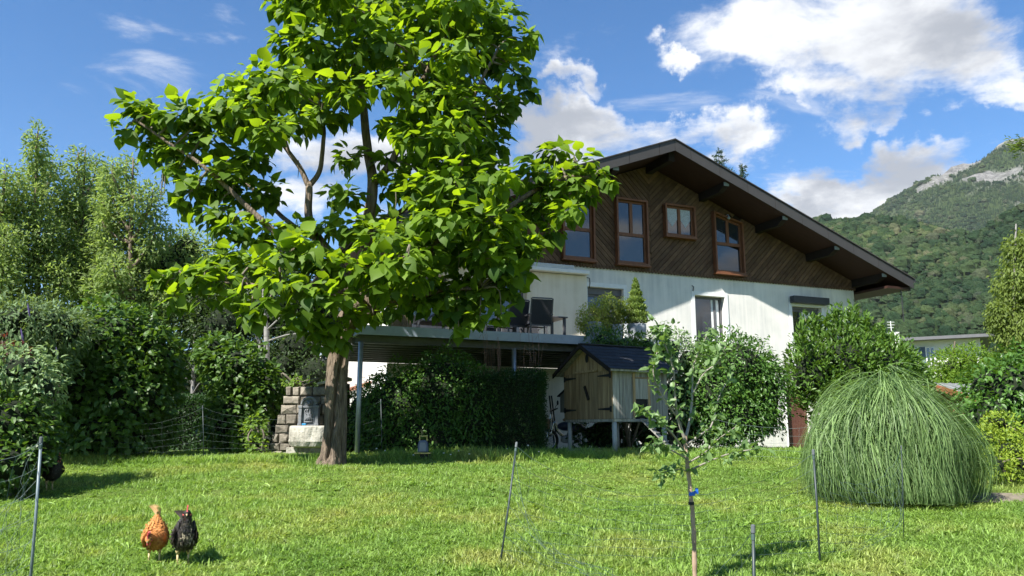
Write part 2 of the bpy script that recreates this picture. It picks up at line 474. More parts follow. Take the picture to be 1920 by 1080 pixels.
def rock(x, y):
    up = sstep(2280, 2420, y + 60 * fbm2(x, y, 41, 3, 1 / 150.0)) * sstep(2700, 2620, y)
    c = np.interp(x, mx_, mz_)
    v = fbm2(x, y, 44, 4, 1 / 120.0)
    a = up * sstep(1230, 1380, x) * sstep(-0.08, 0.22, v + 0.15 * sstep(2440, 2560, y))
    bnd = sstep(2070, 2130, y) * sstep(2240, 2190, y) * sstep(1440, 1520, x) * sstep(-0.1, 0.2, v)
    p = sstep(0.28, 0.4, fbm2(x, y, 49, 3, 1 / 90.0)) * sstep(1700, 1800, y) * sstep(2100, 1900, y) * sstep(1300, 1000, x)
    return np.clip(np.maximum(np.maximum(a, bnd), p), 0, 1)
HX = np.arange(-200, 3400, 22.0); HY = np.arange(300, 3400, 22.0)
hm_ = grid_mesh('mountain', HX, HY, hill)
co = np.empty(len(hm_.vertices) * 3, np.float32); hm_.vertices.foreach_get('co', co); co = co.reshape(-1, 3)
a_ = hm_.attributes.new('tint', 'FLOAT', 'POINT'); a_.data.foreach_set('value', rock(co[:, 0], co[:, 1]).astype(np.float32))
m, t, b = principled('mountain_ground'); L = t.links
at_ = t.nodes.new('ShaderNodeAttribute'); at_.attribute_name = 'tint'
g = t.nodes.new('ShaderNodeNewGeometry')
n1 = t.nodes.new('ShaderNodeTexNoise'); n1.inputs['Scale'].default_value = 0.05; n1.inputs['Detail'].default_value = 9; n1.inputs['Roughness'].default_value = 0.7
L.new(g.outputs['Position'], n1.inputs['Vector'])
r1 = t.nodes.new('ShaderNodeValToRGB'); L.new(n1.outputs['Fac'], r1.inputs['Fac'])
r1.color_ramp.elements[0].position = 0.38; r1.color_ramp.elements[0].color = (0.085, 0.085, 0.08, 1)
r1.color_ramp.elements[1].position = 0.62; r1.color_ramp.elements[1].color = (0.25, 0.242, 0.23, 1)
mxr = t.nodes.new('ShaderNodeMixRGB'); L.new(at_.outputs['Fac'], mxr.inputs['Fac'])
mxr.inputs['Color1'].default_value = (0.035, 0.055, 0.018, 1); L.new(r1.outputs[0], mxr.inputs['Color2'])
L.new(mxr.outputs[0], b.inputs['Base Color']); b.inputs['Roughness'].default_value = 0.95; b.inputs['Specular IOR Level'].default_value = 0.1
bp = t.nodes.new('ShaderNodeBump'); bp.inputs['Distance'].default_value = 14.0; L.new(n1.outputs['Fac'], bp.inputs['Height']); L.new(bp.outputs[0], b.inputs['Normal'])
mountain = add('mountain', hm_, m)
tag(mountain, 'rocky wooded mountain slope behind the houses', None, None, 'structure')

def scatter_gn(name, pts, rot, scl, idx, protos, parent=None):
    """one 'stuff' object: instances of the proto meshes on given points"""
    me = bpy.data.meshes.new(name); me.vertices.add(len(pts)); me.vertices.foreach_set('co', np.asarray(pts, np.float32).ravel())
    for nm, ty, dat in (('rot', 'FLOAT_VECTOR', rot), ('scl', 'FLOAT_VECTOR', scl), ('idx', 'INT', idx)):
        a = me.attributes.new(nm, ty, 'POINT')
        if ty == 'INT': a.data.foreach_set('value', np.asarray(dat, np.int32))
        else: a.data.foreach_set('vector', np.asarray(dat, np.float32).ravel())
    coll = bpy.data.collections.new(name + '_kinds')
    for i, (pm, mat) in enumerate(protos):
        if not pm.materials: pm.materials.append(mat)
        po = bpy.data.objects.new('%s_%02d' % (name, i), pm); coll.objects.link(po)
    o = add(name, me, None, parent)
    ng = bpy.data.node_groups.new(name, 'GeometryNodeTree')
    ng.interface.new_socket('Geometry', in_out='INPUT', socket_type='NodeSocketGeometry')
    ng.interface.new_socket('Geometry', in_out='OUTPUT', socket_type='NodeSocketGeometry')
    gi = ng.nodes.new('NodeGroupInput'); go = ng.nodes.new('NodeGroupOutput')
    ip = ng.nodes.new('GeometryNodeInstanceOnPoints'); ci = ng.nodes.new('GeometryNodeCollectionInfo')
    ci.inputs['Collection'].default_value = coll; ci.inputs['Separate Children'].default_value = True; ci.inputs['Reset Children'].default_value = True
    ip.inputs['Pick Instance'].default_value = True
    def na(nm, ty):
        q = ng.nodes.new('GeometryNodeInputNamedAttribute'); q.data_type = ty; q.inputs['Name'].default_value = nm
        return [s for s in q.outputs if s.enabled and s.name == 'Attribute'][0]
    ng.links.new(gi.outputs[0], ip.inputs['Points']); ng.links.new(ci.outputs[0], ip.inputs['Instance'])
    ng.links.new(na('rot', 'FLOAT_VECTOR'), ip.inputs['Rotation']); ng.links.new(na('scl', 'FLOAT_VECTOR'), ip.inputs['Scale']); ng.links.new(na('idx', 'INT'), ip.inputs['Instance Index'])
    ng.links.new(ip.outputs[0], go.inputs[0])
    md = o.modifiers.new('scatter', 'NODES'); md.node_group = ng
    return o

def broad_crown(seed, n=13, m=9):
    """lumpy broadleaf crown, unit radius, base at z=-0.2"""
    mb = MB(); mb.ball((0, 0, 0.7), (1, 1, 0.95), n, m); V, f = mb.arrays()
    nrm = V - np.array([0, 0, 0.7])
    d = np.array([mnoise.noise(Vector(v * 2.3 + seed * 7.7)) * 0.30 + mnoise.noise(Vector(v * 5.1 + seed)) * 0.22 for v in V])
    V = V + nrm * d[:, None]
    return mesh_np('crown_kind', V, [np.array(x) for x in f.values()], None, False)
def conifer_kind(seed, tiers=6, n=9):
    rs = np.random.default_rng(seed); mb = MB()
    for k in range(tiers):
        z = k / tiers * 2.3; r = 0.55 * (1 - k / tiers) ** 0.85 + 0.05
        a = np.arange(2 * n) * math.pi / n + rs.random() * 3
        rr = r * np.where(np.arange(2 * n) % 2 == 0, 1.0, 0.62) * (0.8 + 0.4 * rs.random(2 * n))
        V = np.vstack([np.stack([np.cos(a) * rr, np.sin(a) * rr, z - 0.10 * rs.random(2 * n)], 1), [[0, 0, z + 0.75]]])
        mb.raw(V, [(j, (j + 1) % (2 * n), 2 * n) for j in range(2 * n)])
    V, f = mb.arrays()
    return mesh_np('conifer_kind', V, [np.array(x) for x in f.values()], None, False)
def forestmat(name, ramp):
    m, t, b = principled(name); L = t.links
    oi = t.nodes.new('ShaderNodeObjectInfo'); r = t.nodes.new('ShaderNodeValToRGB')
    L.new(oi.outputs['Random'], r.inputs['Fac'])
    while len(r.color_ramp.elements) < len(ramp): r.color_ramp.elements.new(0.5)
    for e, (p, c) in zip(r.color_ramp.elements, ramp): e.position = p; e.color = (*c, 1)
    co = t.nodes.new('ShaderNodeTexCoord'); n = t.nodes.new('ShaderNodeTexNoise'); n.inputs['Scale'].default_value = 5.5; n.inputs['Detail'].default_value = 6
    L.new(co.outputs['Object'], n.inputs['Vector'])
    mp = t.nodes.new('ShaderNodeMapRange'); L.new(n.outputs['Fac'], mp.inputs['Value']); mp.inputs['From Min'].default_value = 0.3; mp.inputs['From Max'].default_value = 0.7
    mp.inputs['To Min'].default_value = 0.55; mp.inputs['To Max'].default_value = 1.4
    mu = t.nodes.new('ShaderNodeMixRGB'); mu.blend_type = 'MULTIPLY'; mu.inputs['Fac'].default_value = 1
    L.new(r.outputs[0], mu.inputs['Color1']); L.new(mp.outputs[0], mu.inputs['Color2'])
    gg = t.nodes.new('ShaderNodeNewGeometry'); nb_ = t.nodes.new('ShaderNodeTexNoise'); nb_.inputs['Scale'].default_value = 0.011; nb_.inputs['Detail'].default_value = 5; L.new(gg.outputs['Position'], nb_.inputs['Vector'])
    rb = t.nodes.new('ShaderNodeValToRGB'); L.new(nb_.outputs['Fac'], rb.inputs['Fac']); rb.color_ramp.elements[0].position = 0.36; rb.color_ramp.elements[0].color = (0.50, 0.62, 0.60, 1); rb.color_ramp.elements[1].position = 0.64; rb.color_ramp.elements[1].color = (1.25, 1.15, 0.95, 1)
    m3 = t.nodes.new('ShaderNodeMixRGB'); m3.blend_type = 'MULTIPLY'; m3.inputs['Fac'].default_value = 1; L.new(mu.outputs[0], m3.inputs['Color1']); L.new(rb.outputs[0], m3.inputs['Color2']); L.new(m3.outputs[0], b.inputs['Base Color'])
    b.inputs['Roughness'].default_value = 0.9; b.inputs['Specular IOR Level'].default_value = 0.1
    bp = t.nodes.new('ShaderNodeBump'); bp.inputs['Distance'].default_value = 0.35; L.new(n.outputs['Fac'], bp.inputs['Height']); L.new(bp.outputs[0], b.inputs['Normal'])
    return m
M['forest'] = forestmat('forest_broadleaf', [(0.0, (0.014, 0.031, 0.014)), (0.5, (0.025, 0.045, 0.018)), (0.85, (0.039, 0.058, 0.024)), (1.0, (0.056, 0.062, 0.040))])
M['conifer'] = forestmat('forest_conifer', [(0.0, (0.012, 0.028, 0.014)), (0.6, (0.022, 0.045, 0.02)), (1.0, (0.05, 0.075, 0.025))])
fp = []; fi = []; fs = []
def sow(n, x0, x1, y0, y1, tmin, tmax, size, conf):
    x = rng.uniform(x0, x1, n); y = rng.uniform(y0, y1, n); tt = x / y
    k = (tt > tmin) & (tt < tmax) & (rock(x, y) < 0.42 + 0.35 * rng.random(n)); x = x[k]; y = y[k]
    z = hill(x, y); c = conf(x, y) > rng.random(len(x))
    s = size * np.exp(rng.normal(-0.05, 0.34, len(x)))
    fp.append(np.stack([x, y, z - 1.0], 1)); fi.append(np.where(c, 3 + rng.integers(0, 3, len(x)), rng.integers(0, 3, len(x))))
    s = np.where(c, np.minimum(s, size * 1.05), s); h = np.where(c, rng.uniform(0.9, 1.4, len(x)), rng.uniform(0.8, 1.2, len(x)))
    fs.append(np.stack([s, s, s * h], 1))
sow(11000, 100, 760, 330, 800, 0.22, 1.0, 3.0, lambda x, y: 0.03 + 0 * x)
sow(34000, 250, 1400, 750, 1420, 0.24, 0.95, 3.7, lambda x, y: 0.10 + 0.25 * sstep(1000, 1350, y))
sow(75000, 600, 2400, 1400, 2720, 0.26, 0.90, 4.0, lambda x, y: 0.45 + 0.4 * sstep(-0.2, 0.3, fbm2(x, y, 61, 3, 1 / 300.0)))
fp = np.vstack(fp); fi = np.concatenate(fi); fs = np.vstack(fs)
frot = np.zeros((len(fp), 3)); frot[:, 2] = rng.uniform(0, 6.28, len(fp)); frot[:, :2] = rng.normal(0, 0.06, (len(fp), 2))
forest = scatter_gn('forest', fp, frot, fs, fi, [(broad_crown(i), M['forest']) for i in range(3)] + [(conifer_kind(i), M['conifer']) for i in range(3)])
tag(forest, 'mixed forest covering the mountain side', None, None, 'stuff')

# ------------------------------------------------------------------ house
HA = np.array([0.611, 21.658, 0.0]); HRZ = math.radians(22.1726)
U2 = np.array([math.cos(HRZ), math.sin(HRZ)]); N2 = np.array([U2[1], -U2[0]])
def fac(px, py, o=0.0):
    """picture point -> (s, z) on the plane o metres in front of the facade"""
    r = ray(px, py); q = HA[:2] + N2 * o; tt = (q @ N2) / (r[:2] @ N2)
    p = np.array([0, 0, CAM_Z]) + r * tt
    return float((p[:2] - HA[:2]) @ U2), float(p[2])
def house_world(s, o, z):
    p = HA[:2] + U2 * s + N2 * o; return np.array([p[0], p[1], z])
RIDGE, ZR, SL = 3.94, 10.06, 0.384
X0, X1, ZB = -4.16, 12.03, 6.35
def ztop(x): return ZR - SL * abs(x - RIDGE)

# render / plaster with rain streaks
def plaster(name, base, streak, amount):
    m, t, b = principled(name); L = t.links
    co = t.nodes.new('ShaderNodeTexCoord')
    mp = t.nodes.new('ShaderNodeMapping'); mp.inputs['Scale'].default_value = (5.0, 5.0, 0.28); L.new(co.outputs['Object'], mp.inputs['Vector'])
    n = t.nodes.new('ShaderNodeTexNoise'); n.inputs['Scale'].default_value = 1.3; n.inputs['Detail'].default_value = 8; n.inputs['Roughness'].default_value = 0.6; L.new(mp.outputs[0], n.inputs['Vector'])
    n2 = t.nodes.new('ShaderNodeTexNoise'); n2.inputs['Scale'].default_value = 1.4; n2.inputs['Detail'].default_value = 6; L.new(co.outputs['Object'], n2.inputs['Vector'])
    mm = t.nodes.new('ShaderNodeMath'); mm.operation = 'MULTIPLY'; L.new(n.outputs['Fac'], mm.inputs[0]); L.new(n2.outputs['Fac'], mm.inputs[1])
    r = t.nodes.new('ShaderNodeValToRGB'); L.new(mm.outputs[0], r.inputs['Fac'])
    r.color_ramp.elements[0].position = 0.18; r.color_ramp.elements[0].color = (*base, 1)
    r.color_ramp.elements[1].position = 0.40; r.color_ramp.elements[1].color = (*[base[i] * (1 - amount) + streak[i] * amount for i in range(3)], 1)
    L.new(r.outputs[0], b.inputs['Base Color']); b.inputs['Roughness'].default_value = 0.92; b.inputs['Specular IOR Level'].default_value = 0.15
    n3 = t.nodes.new('ShaderNodeTexNoise'); n3.inputs['Scale'].default_value = 60; n3.inputs['Detail'].default_value = 5; L.new(co.outputs['Object'], n3.inputs['Vector'])
    bp = t.nodes.new('ShaderNodeBump'); bp.inputs['Distance'].default_value = 0.004; L.new(n3.outputs['Fac'], bp.inputs['Height']); L.new(bp.outputs[0], b.inputs['Normal'])
    return m
M['plaster'] = plaster('white_render', (0.72, 0.695, 0.64), (0.46, 0.46, 0.44), 0.68)
M['plaster_beige'] = plaster('cream_render', (0.70, 0.64, 0.52), (0.50, 0.43, 0.30), 0.7)
M['plaster_plain'] = mk('pale_render', (0.64, 0.63, 0.60), 0.92, 0.06, 2.0, 0.003, 50)
M['siding'] = mk('weathered_siding', (0.074, 0.037, 0.020), 0.75, scale=3.2, bump=0.004, bscale=10, col2=(0.148, 0.088, 0.048), stretch=(1, 1, 1), pervar=0.28)
M['backing'] = mk('dark_backing', (0.016, 0.010, 0.007), 0.85, 0.2, 5)
M['soffit'] = mk('soffit_wood', (0.034, 0.013, 0.008), 0.7, 0.25, 3, 0.004, 9, stretch=(1, 5, 1))
M['fascia'] = mk('fascia_metal', (0.045, 0.041, 0.038), 0.45, 0.08, 3, spec=0.4, pervar=0.05)
M['roofing'] = mk('roofing', (0.045, 0.04, 0.038), 0.6, 0.2, 5)
M['casing'] = mk('window_wood', (0.125, 0.046, 0.020), 0.5, scale=5, bump=0.002, col2=(0.21, 0.085, 0.038), stretch=(4, 4, 1), spec=0.35)
M['alu'] = mk('grey_frame', (0.11, 0.11, 0.115), 0.45, 0.1, 6)
M['shutter'] = mk('shutter_box', (0.05, 0.05, 0.055), 0.5, 0.1, 6)
M['curtain'] = mk('curtain_cloth', (0.75, 0.75, 0.74), 0.9, 0.08, 10)
M['brown_door'] = mk('brown_door', (0.12, 0.05, 0.035), 0.6, 0.2, 4, 0.003, stretch=(6, 6, 1))
M['interior'] = mk('interior', (0.02, 0.02, 0.022), 0.9, 0.2, 2)

house = thing('house', 'large chalet house with dark diagonal wood siding over white rendered walls', 'house', tuple(HA), HRZ)

def wall_holes(x0, x1, z0, z1, y0, y1, holes):
    mb = MB()
    xs = sorted({x0, x1, *[h[0] for h in holes], *[h[1] for h in holes]}); zs = sorted({z0, z1, *[h[2] for h in holes], *[h[3] for h in holes]})
    xs = [v for v in xs if x0 <= v <= x1]; zs = [v for v in zs if z0 <= v <= z1]
    def hole(i, j):
        if i < 0 or j < 0 or i >= len(xs) - 1 or j >= len(zs) - 1: return True
        cx = (xs[i] + xs[i + 1]) / 2; cz = (zs[j] + zs[j + 1]) / 2
        return any(h[0] < cx < h[1] and h[2] < cz < h[3] for h in holes)
    for i in range(len(xs) - 1):
        for j in range(len(zs) - 1):
            if hole(i, j): continue
            a, b_, c, d = xs[i], xs[i + 1], zs[j], zs[j + 1]
            mb.raw([(a, y0, c), (b_, y0, c), (b_, y0, d), (a, y0, d)], [(0, 1, 2, 3)])
            mb.raw([(a, y1, c), (b_, y1, c), (b_, y1, d), (a, y1, d)], [(3, 2, 1, 0)])
            if hole(i - 1, j): mb.raw([(a, y0, c), (a, y1, c), (a, y1, d), (a, y0, d)], [(3, 2, 1, 0)])
            if hole(i + 1, j): mb.raw([(b_, y0, c), (b_, y1, c), (b_, y1, d), (b_, y0, d)], [(0, 1, 2, 3)])
            if hole(i, j - 1): mb.raw([(a, y0, c), (b_, y0, c), (b_, y1, c), (a, y1, c)], [(3, 2, 1, 0)])
            if hole(i, j + 1): mb.raw([(a, y0, d), (b_, y0, d), (b_, y1, d), (a, y1, d)], [(0, 1, 2, 3)])
    return mb
OPEN_A = (1.72, 2.93, 4.05, 5.74); OPEN_B = (5.47, 6.60, 3.62, 5.73); OPEN_C = (9.28, 10.52, 3.62, 5.62)
OPEN_D = (8.80, 9.74, 0.80, 2.95); OPEN_S = (-1.75, -0.25, 3.62, 5.72); OPEN_T = (-3.95, -2.55, 3.62, 5.72)
wall_holes(X0, X1, 0.4, ZB, 0.0, 0.3, [OPEN_A, OPEN_B, OPEN_C, OPEN_D, OPEN_S, OPEN_T]).build('wall', M['plaster'], house)
wall_holes(X0 + 0.01, 1.66, 3.61, 6.02, -0.10, -0.002, [OPEN_S, OPEN_T]).build('cream_wall', M['plaster_beige'], house)
MB().b2(X0, X0 + 0.3, 0.302, 12, 0.4, 6.9).build('wall', M['plaster_plain'], house)
MB().b2(X1 - 0.3, X1, 0.302, 12, 0.4, 6.9).build('wall', M['plaster_plain'], house)
MB().b2(X0, X1, 12.002, 12.3, 0.4, 6.9).build('wall', M['plaster_plain'], house)
MB().b2(X0 + 0.32, X1 - 0.32, 1.6, 1.65, 0.4, 6.3).build('inner_partition', M['interior'], house)
MB().b2(X0 + 0.31, X1 - 0.31, 0.31, 1.6, 3.45, 3.6).build('inner_floor', M['interior'], house)
gp = [(X0, ZB), (X1, ZB), (X1, ztop(X1) - 0.32), (RIDGE, ZR - 0.32), (X0, ztop(X0) - 0.32)]
MB().prism(gp, 0.02, 0.3).build('gable_backing', M['backing'], house)
# diagonal boards meeting in a V under the ridge
BW, GAP = 0.116, 0.014
wins_up = [(0.87, 1.93, 6.48, 8.36), (2.67, 3.77, 6.48, 8.53), (4.40, 5.52, 7.50, 8.54), (6.22, 7.35, 6.47, 8.46)]
def clip(poly, nx, nz, c):
    out = []
    for i in range(len(poly)):
        p, q = poly[i], poly[(i + 1) % len(poly)]
        dp = nx * p[0] + nz * p[1] - c; dq = nx * q[0] + nz * q[1] - c
        if dp <= 0: out.append(p)
        if (dp < 0) != (dq < 0) and abs(dp - dq) > 1e-9:
            k = dp / (dp - dq); out.append((p[0] + (q[0] - p[0]) * k, p[1] + (q[1] - p[1]) * k))
    return out
board_count = 0
for side in (-1, 1):
    d = np.array([side, 1]) / math.sqrt(2)          # board direction: rises away from the ridge line
    nrm = np.array([1.0, -side]) / math.sqrt(2)
    for k in range(-75, 76):
        c0 = k * (BW + GAP) + (RIDGE - side * ZB) / math.sqrt(2)
        mid = nrm * (c0 + BW / 2)
        # centre line parameter intervals left over by windows
        T = [(-40.0, 40.0)]
        for (a, b_, z0, z1) in wins_up:
            a += 0.03; b_ -= 0.03; z0 += 0.03; z1 -= 0.03
            t0, t1 = sorted(((a - mid[0]) / d[0], (b_ - mid[0]) / d[0])); t2, t3 = sorted(((z0 - mid[1]) / d[1], (z1 - mid[1]) / d[1]))
            lo, hi = max(t0, t2), min(t1, t3)
            if lo < hi:
                T2 = []
                for (p, q) in T:
                    if lo > p: T2.append((p, min(q, lo)))
                    if hi < q: T2.append((max(p, hi), q))
                T = [x for x in T2 if x[1] - x[0] > 0.02]
        for (p, q) in T:
            e = nrm * c0; f_ = nrm * (c0 + BW)
            poly = [tuple(e + d * p), tuple(f_ + d * p), tuple(f_ + d * q), tuple(e + d * q)]
            poly = clip(poly, -side, 0, -side * RIDGE - 0.004)
            poly = clip(poly, 0, -1, -ZB - 0.002)
            poly = clip(poly, 0 if False else side * SL, 1, ZR - 0.335 + side * SL * RIDGE) if len(poly) > 2 else []
            poly = clip(poly, side, 0, (X1 if side > 0 else -X0) - 0.002) if len(poly) > 2 else []
            if len(poly) < 3: continue
            ar = 0.5 * abs(sum(poly[i][0] * poly[(i + 1) % len(poly)][1] - poly[(i + 1) % len(poly)][0] * poly[i][1] for i in range(len(poly))))
            if ar < 0.01: continue
            if sum(poly[i][0] * poly[(i + 1) % len(poly)][1] - poly[(i + 1) % len(poly)][0] * poly[i][1] for i in range(len(poly))) < 0: poly = poly[::-1]
            MB().prism(poly, -0.022 - 0.006 * random.random(), 0.018).build('board', M['siding'], house); board_count += 1
# toothed lower edge of the cladding
tz = MB(); step = 0.112; x = X0
while x < X1 - 0.02:
    w = step - 0.012
    poly = [(x, ZB + 0.05), (x, ZB - 0.015), (x + w * 0.25, ZB - 0.045), (x + w / 2, ZB - 0.058), (x + w * 0.75, ZB - 0.045), (x + w, ZB - 0.015), (x + w, ZB + 0.05)]
    tz.prism(poly[::-1], -0.062, -0.034); x += step
tz.build('scalloped_trim', M['siding'], house)
# roof
for side in (-1, 1):
    xe = RIDGE + side * 9.18
    poly = [(RIDGE, ZR), (xe, ZR - SL * 9.18), (xe, ZR - SL * 9.18 - 0.18), (RIDGE, ZR - 0.18)]
    ro = MB().prism(poly if side < 0 else poly[::-1], -1.47, 13.2).build('roof', M['roofing'], house)
    xi = RIDGE + side * 9.1
    poly = [(RIDGE, ZR - 0.184), (xi, ZR - SL * 9.1 - 0.184), (xi, ZR - SL * 9.1 - 0.30), (RIDGE, ZR - 0.30)]
    MB().prism(poly if side < 0 else poly[::-1], -1.46, 13.1).build('soffit', M['soffit'], ro)
    MB().prism([(RIDGE, ZR + 0.035), (xe + side * 0.05, ZR - SL * 9.23 + 0.035), (xe + side * 0.05, ZR - SL * 9.23 + 0.003), (RIDGE, ZR + 0.003)], -1.54, 13.25).build('roof_covering', M['roofing'], ro)
    k = 0; xx = 0.0
    while xx < 9.18:
        x2 = min(xx + (0.55 if k == 0 else 1.02), 9.18)
        a, b_ = RIDGE + side * (xx + 0.006), RIDGE + side * (x2 - 0.006)
        poly = [(a, ztop(a)), (b_, ztop(b_)), (b_, ztop(b_) - 0.335), (a, ztop(a) - 0.335)]
        MB().prism(poly if side < 0 else poly[::-1], -1.505, -1.475).build('fascia_panel', M['fascia'], ro)
        xx = x2; k += 1
    # eaves: boarded box under the roof edge
    e0, e1 = sorted((xe - side * 1.06, xe - side * 0.06))
    MB().b2(e0, e1, -1.40, 12.6, ZR - SL * 9.18 - 0.36, ZR - SL * 9.18 - 0.28).build('eave_board', M['soffit'], ro)
    MB().tube([(xe + side * 0.06, -1.5, ZR - SL * 9.18 - 0.06), (xe + side * 0.06, 13.2, ZR - SL * 9.18 - 0.1)], 0.065, 10).build('gutter', M['fascia'], ro)
    for pxe, pye in ((1357, 346), (1466, 403), (1563, 459), (1652, 518)):
        sx, szz = fac(pxe, pye, 1.2)
        q = RIDGE + side * (sx - RIDGE)
        zt = ztop(q) - 0.30
        pu = MB(); pu.b2(q - 0.09, q + 0.09, -1.05, 0.02, zt - 0.24, zt + 0.02)
        pu.raw([(q - .09, -1.05, zt + .02), (q + .09, -1.05, zt + .02), (q + .09, -1.32, zt + .02), (q - .09, -1.32, zt + .02), (q - .09, -1.05, zt - .24), (q + .09, -1.05, zt - .24), (q + .09, -1.32, zt - .09), (q - .09, -1.32, zt - .09)], [(0, 3, 7, 4), (1, 5, 6, 2), (4, 7, 6, 5)])
        po = pu.build('purlin', M['backing'], house)
        MB().b2(q - 0.095, q + 0.095, -1.335, -1.322, zt - 0.10, zt + 0.01).build('end_cap', M['beam'], po)
zt = ZR - 0.30
po = MB().b2(RIDGE - 0.1, RIDGE + 0.1, -1.3, 0.02, zt - 0.30, zt + 0.02).build('ridge_beam', M['backing'], house)

def frame_bars(mb, x0, x1, z0, zl, zr, w, y0, y1):
    mb.b2(x0, x1, y0, y1, z0, z0 + w)
    mb.b2(x0, x0 + w, y0, y1, z0 + w, zl - w)
    mb.b2(x1 - w, x1, y0, y1, z0 + w, zr - w)
    mb.prism([(x0, zl - w), (x1, zr - w), (x1, zr), (x0, zl)], y0, y1)
def upper_window(x0, x1, z0, zl, zr, trans=None, split=True, curtain=False):
    mb = MB(); frame_bars(mb, x0, x1, z0, zl, zr, 0.055, -0.20, -0.03)
    mb.b2(x0 - 0.03, x1 + 0.03, -0.24, -0.03, z0 - 0.045, z0 - 0.003)
    w = mb.build('window', M['casing'], house)
    a, b_, c = x0 + 0.058, x1 - 0.058, z0 + 0.058
    sl = (zr - zl) / (x1 - x0)
    tl, tr = zl - 0.058, zr - 0.058
    fb = MB(); frame_bars(fb, a, b_, c, tl, tr, 0.06, -0.085, -0.035)
    xm = (a + b_) / 2
    top0 = c + 0.06 if trans is None else trans + 0.05
    if trans is not None: fb.b2(a + 0.06, b_ - 0.06, -0.09, -0.035, trans - 0.05, trans + 0.05)
    if split: fb.b2(xm - 0.05, xm + 0.05, -0.092, -0.035, top0, (tl + tr) / 2 - 0.06)
    fb.build('frame', M['casing'], w)
    def pane(p, q, z, zt):
        MB().prism([(p, z), (q, z), (q, zt + sl * (q - p) / 2 if sl else zt), (p, zt - sl * (q - p) / 2 if sl else zt)], -0.056, -0.050).build('pane', M['glass'], w)
    if trans is not None: pane(a + 0.062, b_ - 0.062, c + 0.062, trans - 0.052)
    zt2 = (tl + tr) / 2 - 0.062
    if split:
        pane(a + 0.062, xm - 0.052, top0 + 0.002, zt2 - sl * 0.25); pane(xm + 0.052, b_ - 0.062, top0 + 0.002, zt2 + sl * 0.25)
    else: pane(a + 0.062, b_ - 0.062, top0 + 0.002, zt2)
    if curtain:
        for p, q in ((a + 0.07, xm - 0.06), (xm + 0.06, b_ - 0.07)):
            mb = MB(); h = zt2 - top0; mid = (p + q) / 2
            mb.prism([(p, zt2), (p, zt2 - h * 0.42), (mid, zt2 - h * 0.72), (q, zt2 - h * 0.42), (q, zt2)], -0.062, -0.058)
            mb.build('curtain', M['lace'], w)
    return w
M['lace'] = mk('lace_curtain', (0.42, 0.45, 0.5), 0.95, 0.35, 40)
upper_window(0.87, 1.93, 6.48, 8.36, 8.36, 7.42, True)
upper_window(2.67, 3.77, 6.48, 8.53, 8.53, 7.42, True)
upper_window(4.40, 5.52, 7.50, 8.54, 8.54, None, True, True)
upper_window(6.22, 7.35, 6.47, 8.48, 8.20, 7.45, True)
def low_window(op, frame_m, shutter=0.0, outer=None, split=None, curtain=None, surround=True, sill=True, name='window'):
    x0, x1, z0, z1 = op
    mb = MB()
    if surround:
        for (a, b_, c, d) in ((x0 - 0.12, x0 - 0.002, z0, z1), (x1 + 0.002, x1 + 0.12, z0, z1), (x0 - 0.12, x1 + 0.12, z1 + 0.002, z1 + 0.13)):
            mb.b2(a, b_, -0.025, -0.002, c, d)
    if sill: mb.b2(x0 - 0.1, x1 + 0.1, -0.07, 0.18, z0 - 0.06, z0 - 0.002)
    if not mb.v: mb.b2(x0, x1, 0.15, 0.24, z0, z0 + 0.02)
    w = mb.build(name, M['white_paint'], house)
    zt = z1 - shutter
    if shutter: MB().b2(x0 + 0.003, x1 - 0.003, 0.10, 0.22, zt, z1 - 0.003).build('shutter_box', M['alu'], w)
    fb = MB(); frame_bars(fb, x0 + 0.003, x1 - 0.003, z0 + 0.003, zt - 0.003, zt - 0.003, 0.07, 0.15, 0.21)
    xs = [x0 + 0.07] + ([split] if split else []) + [x1 - 0.07]
    if split: fb.b2(split - 0.045, split + 0.045, 0.148, 0.21, z0 + 0.07, zt - 0.07)
    fb.build('frame', frame_m, w)
    for i in range(len(xs) - 1):
        MB().b2(xs[i] + (0.046 if i else 0.002), xs[i + 1] - (0.046 if i < len(xs) - 2 else 0.002), 0.176, 0.182, z0 + 0.072, zt - 0.075).build('pane', M['glass'], w)
    if curtain:
        a, b_ = curtain; mb = MB(); k = 14
        xs = np.linspace(a, b_, k)
        V = [(xx, 0.172 - 0.004 * (i % 2), zz) for zz in (z0 + 0.08, zt - 0.08) for i, xx in enumerate(xs)]
        mb.raw(V, [(i, i + 1, k + i + 1, k + i) for i in range(k - 1)]); mb.build('curtain', M['curtain'], w)
    return w
low_window(OPEN_A, M['alu'], 0.2)
low_window(OPEN_B, M['alu'], 0.0, split=OPEN_B[1] - 0.28, curtain=(OPEN_B[1] - 0.40, OPEN_B[1] - 0.12))
wC = low_window(OPEN_C, M['alu'], 0.08, split=9.75, curtain=(9.84, 10.2))
MB().b2(9.2, 10.7, -0.24, -0.03, 5.70, 5.93).build('roller_shutter_box', M['shutter'], wC, bevel=0.015)
low_window(OPEN_S, M['alu'], 0.0, split=-1.0, surround=False, sill=False, name='glass_door')
low_window(OPEN_T, M['alu'], 0.0, split=-3.3, surround=False, sill=False, name='glass_door')
dr = MB().b2(OPEN_D[0] + 0.004, OPEN_D[1] - 0.004, 0.14, 0.2, 0.8, 2.945).build('door', M['brown_door'], house)
for i in range(6):
    w_ = (OPEN_D[1] - OPEN_D[0] - 0.02) / 6
    MB().b2(OPEN_D[0] + 0.01 + i * w_, OPEN_D[0] + 0.006 + (i + 1) * w_, 0.12, 0.137, 0.86, 2.9).build('plank', M['brown_door'], dr)
MB().b2(OPEN_D[0] - 0.03, OPEN_D[0] - 0.002, -0.03, -0.003, 0.6, 2.95).build('door_trim', M['white_paint'], house)
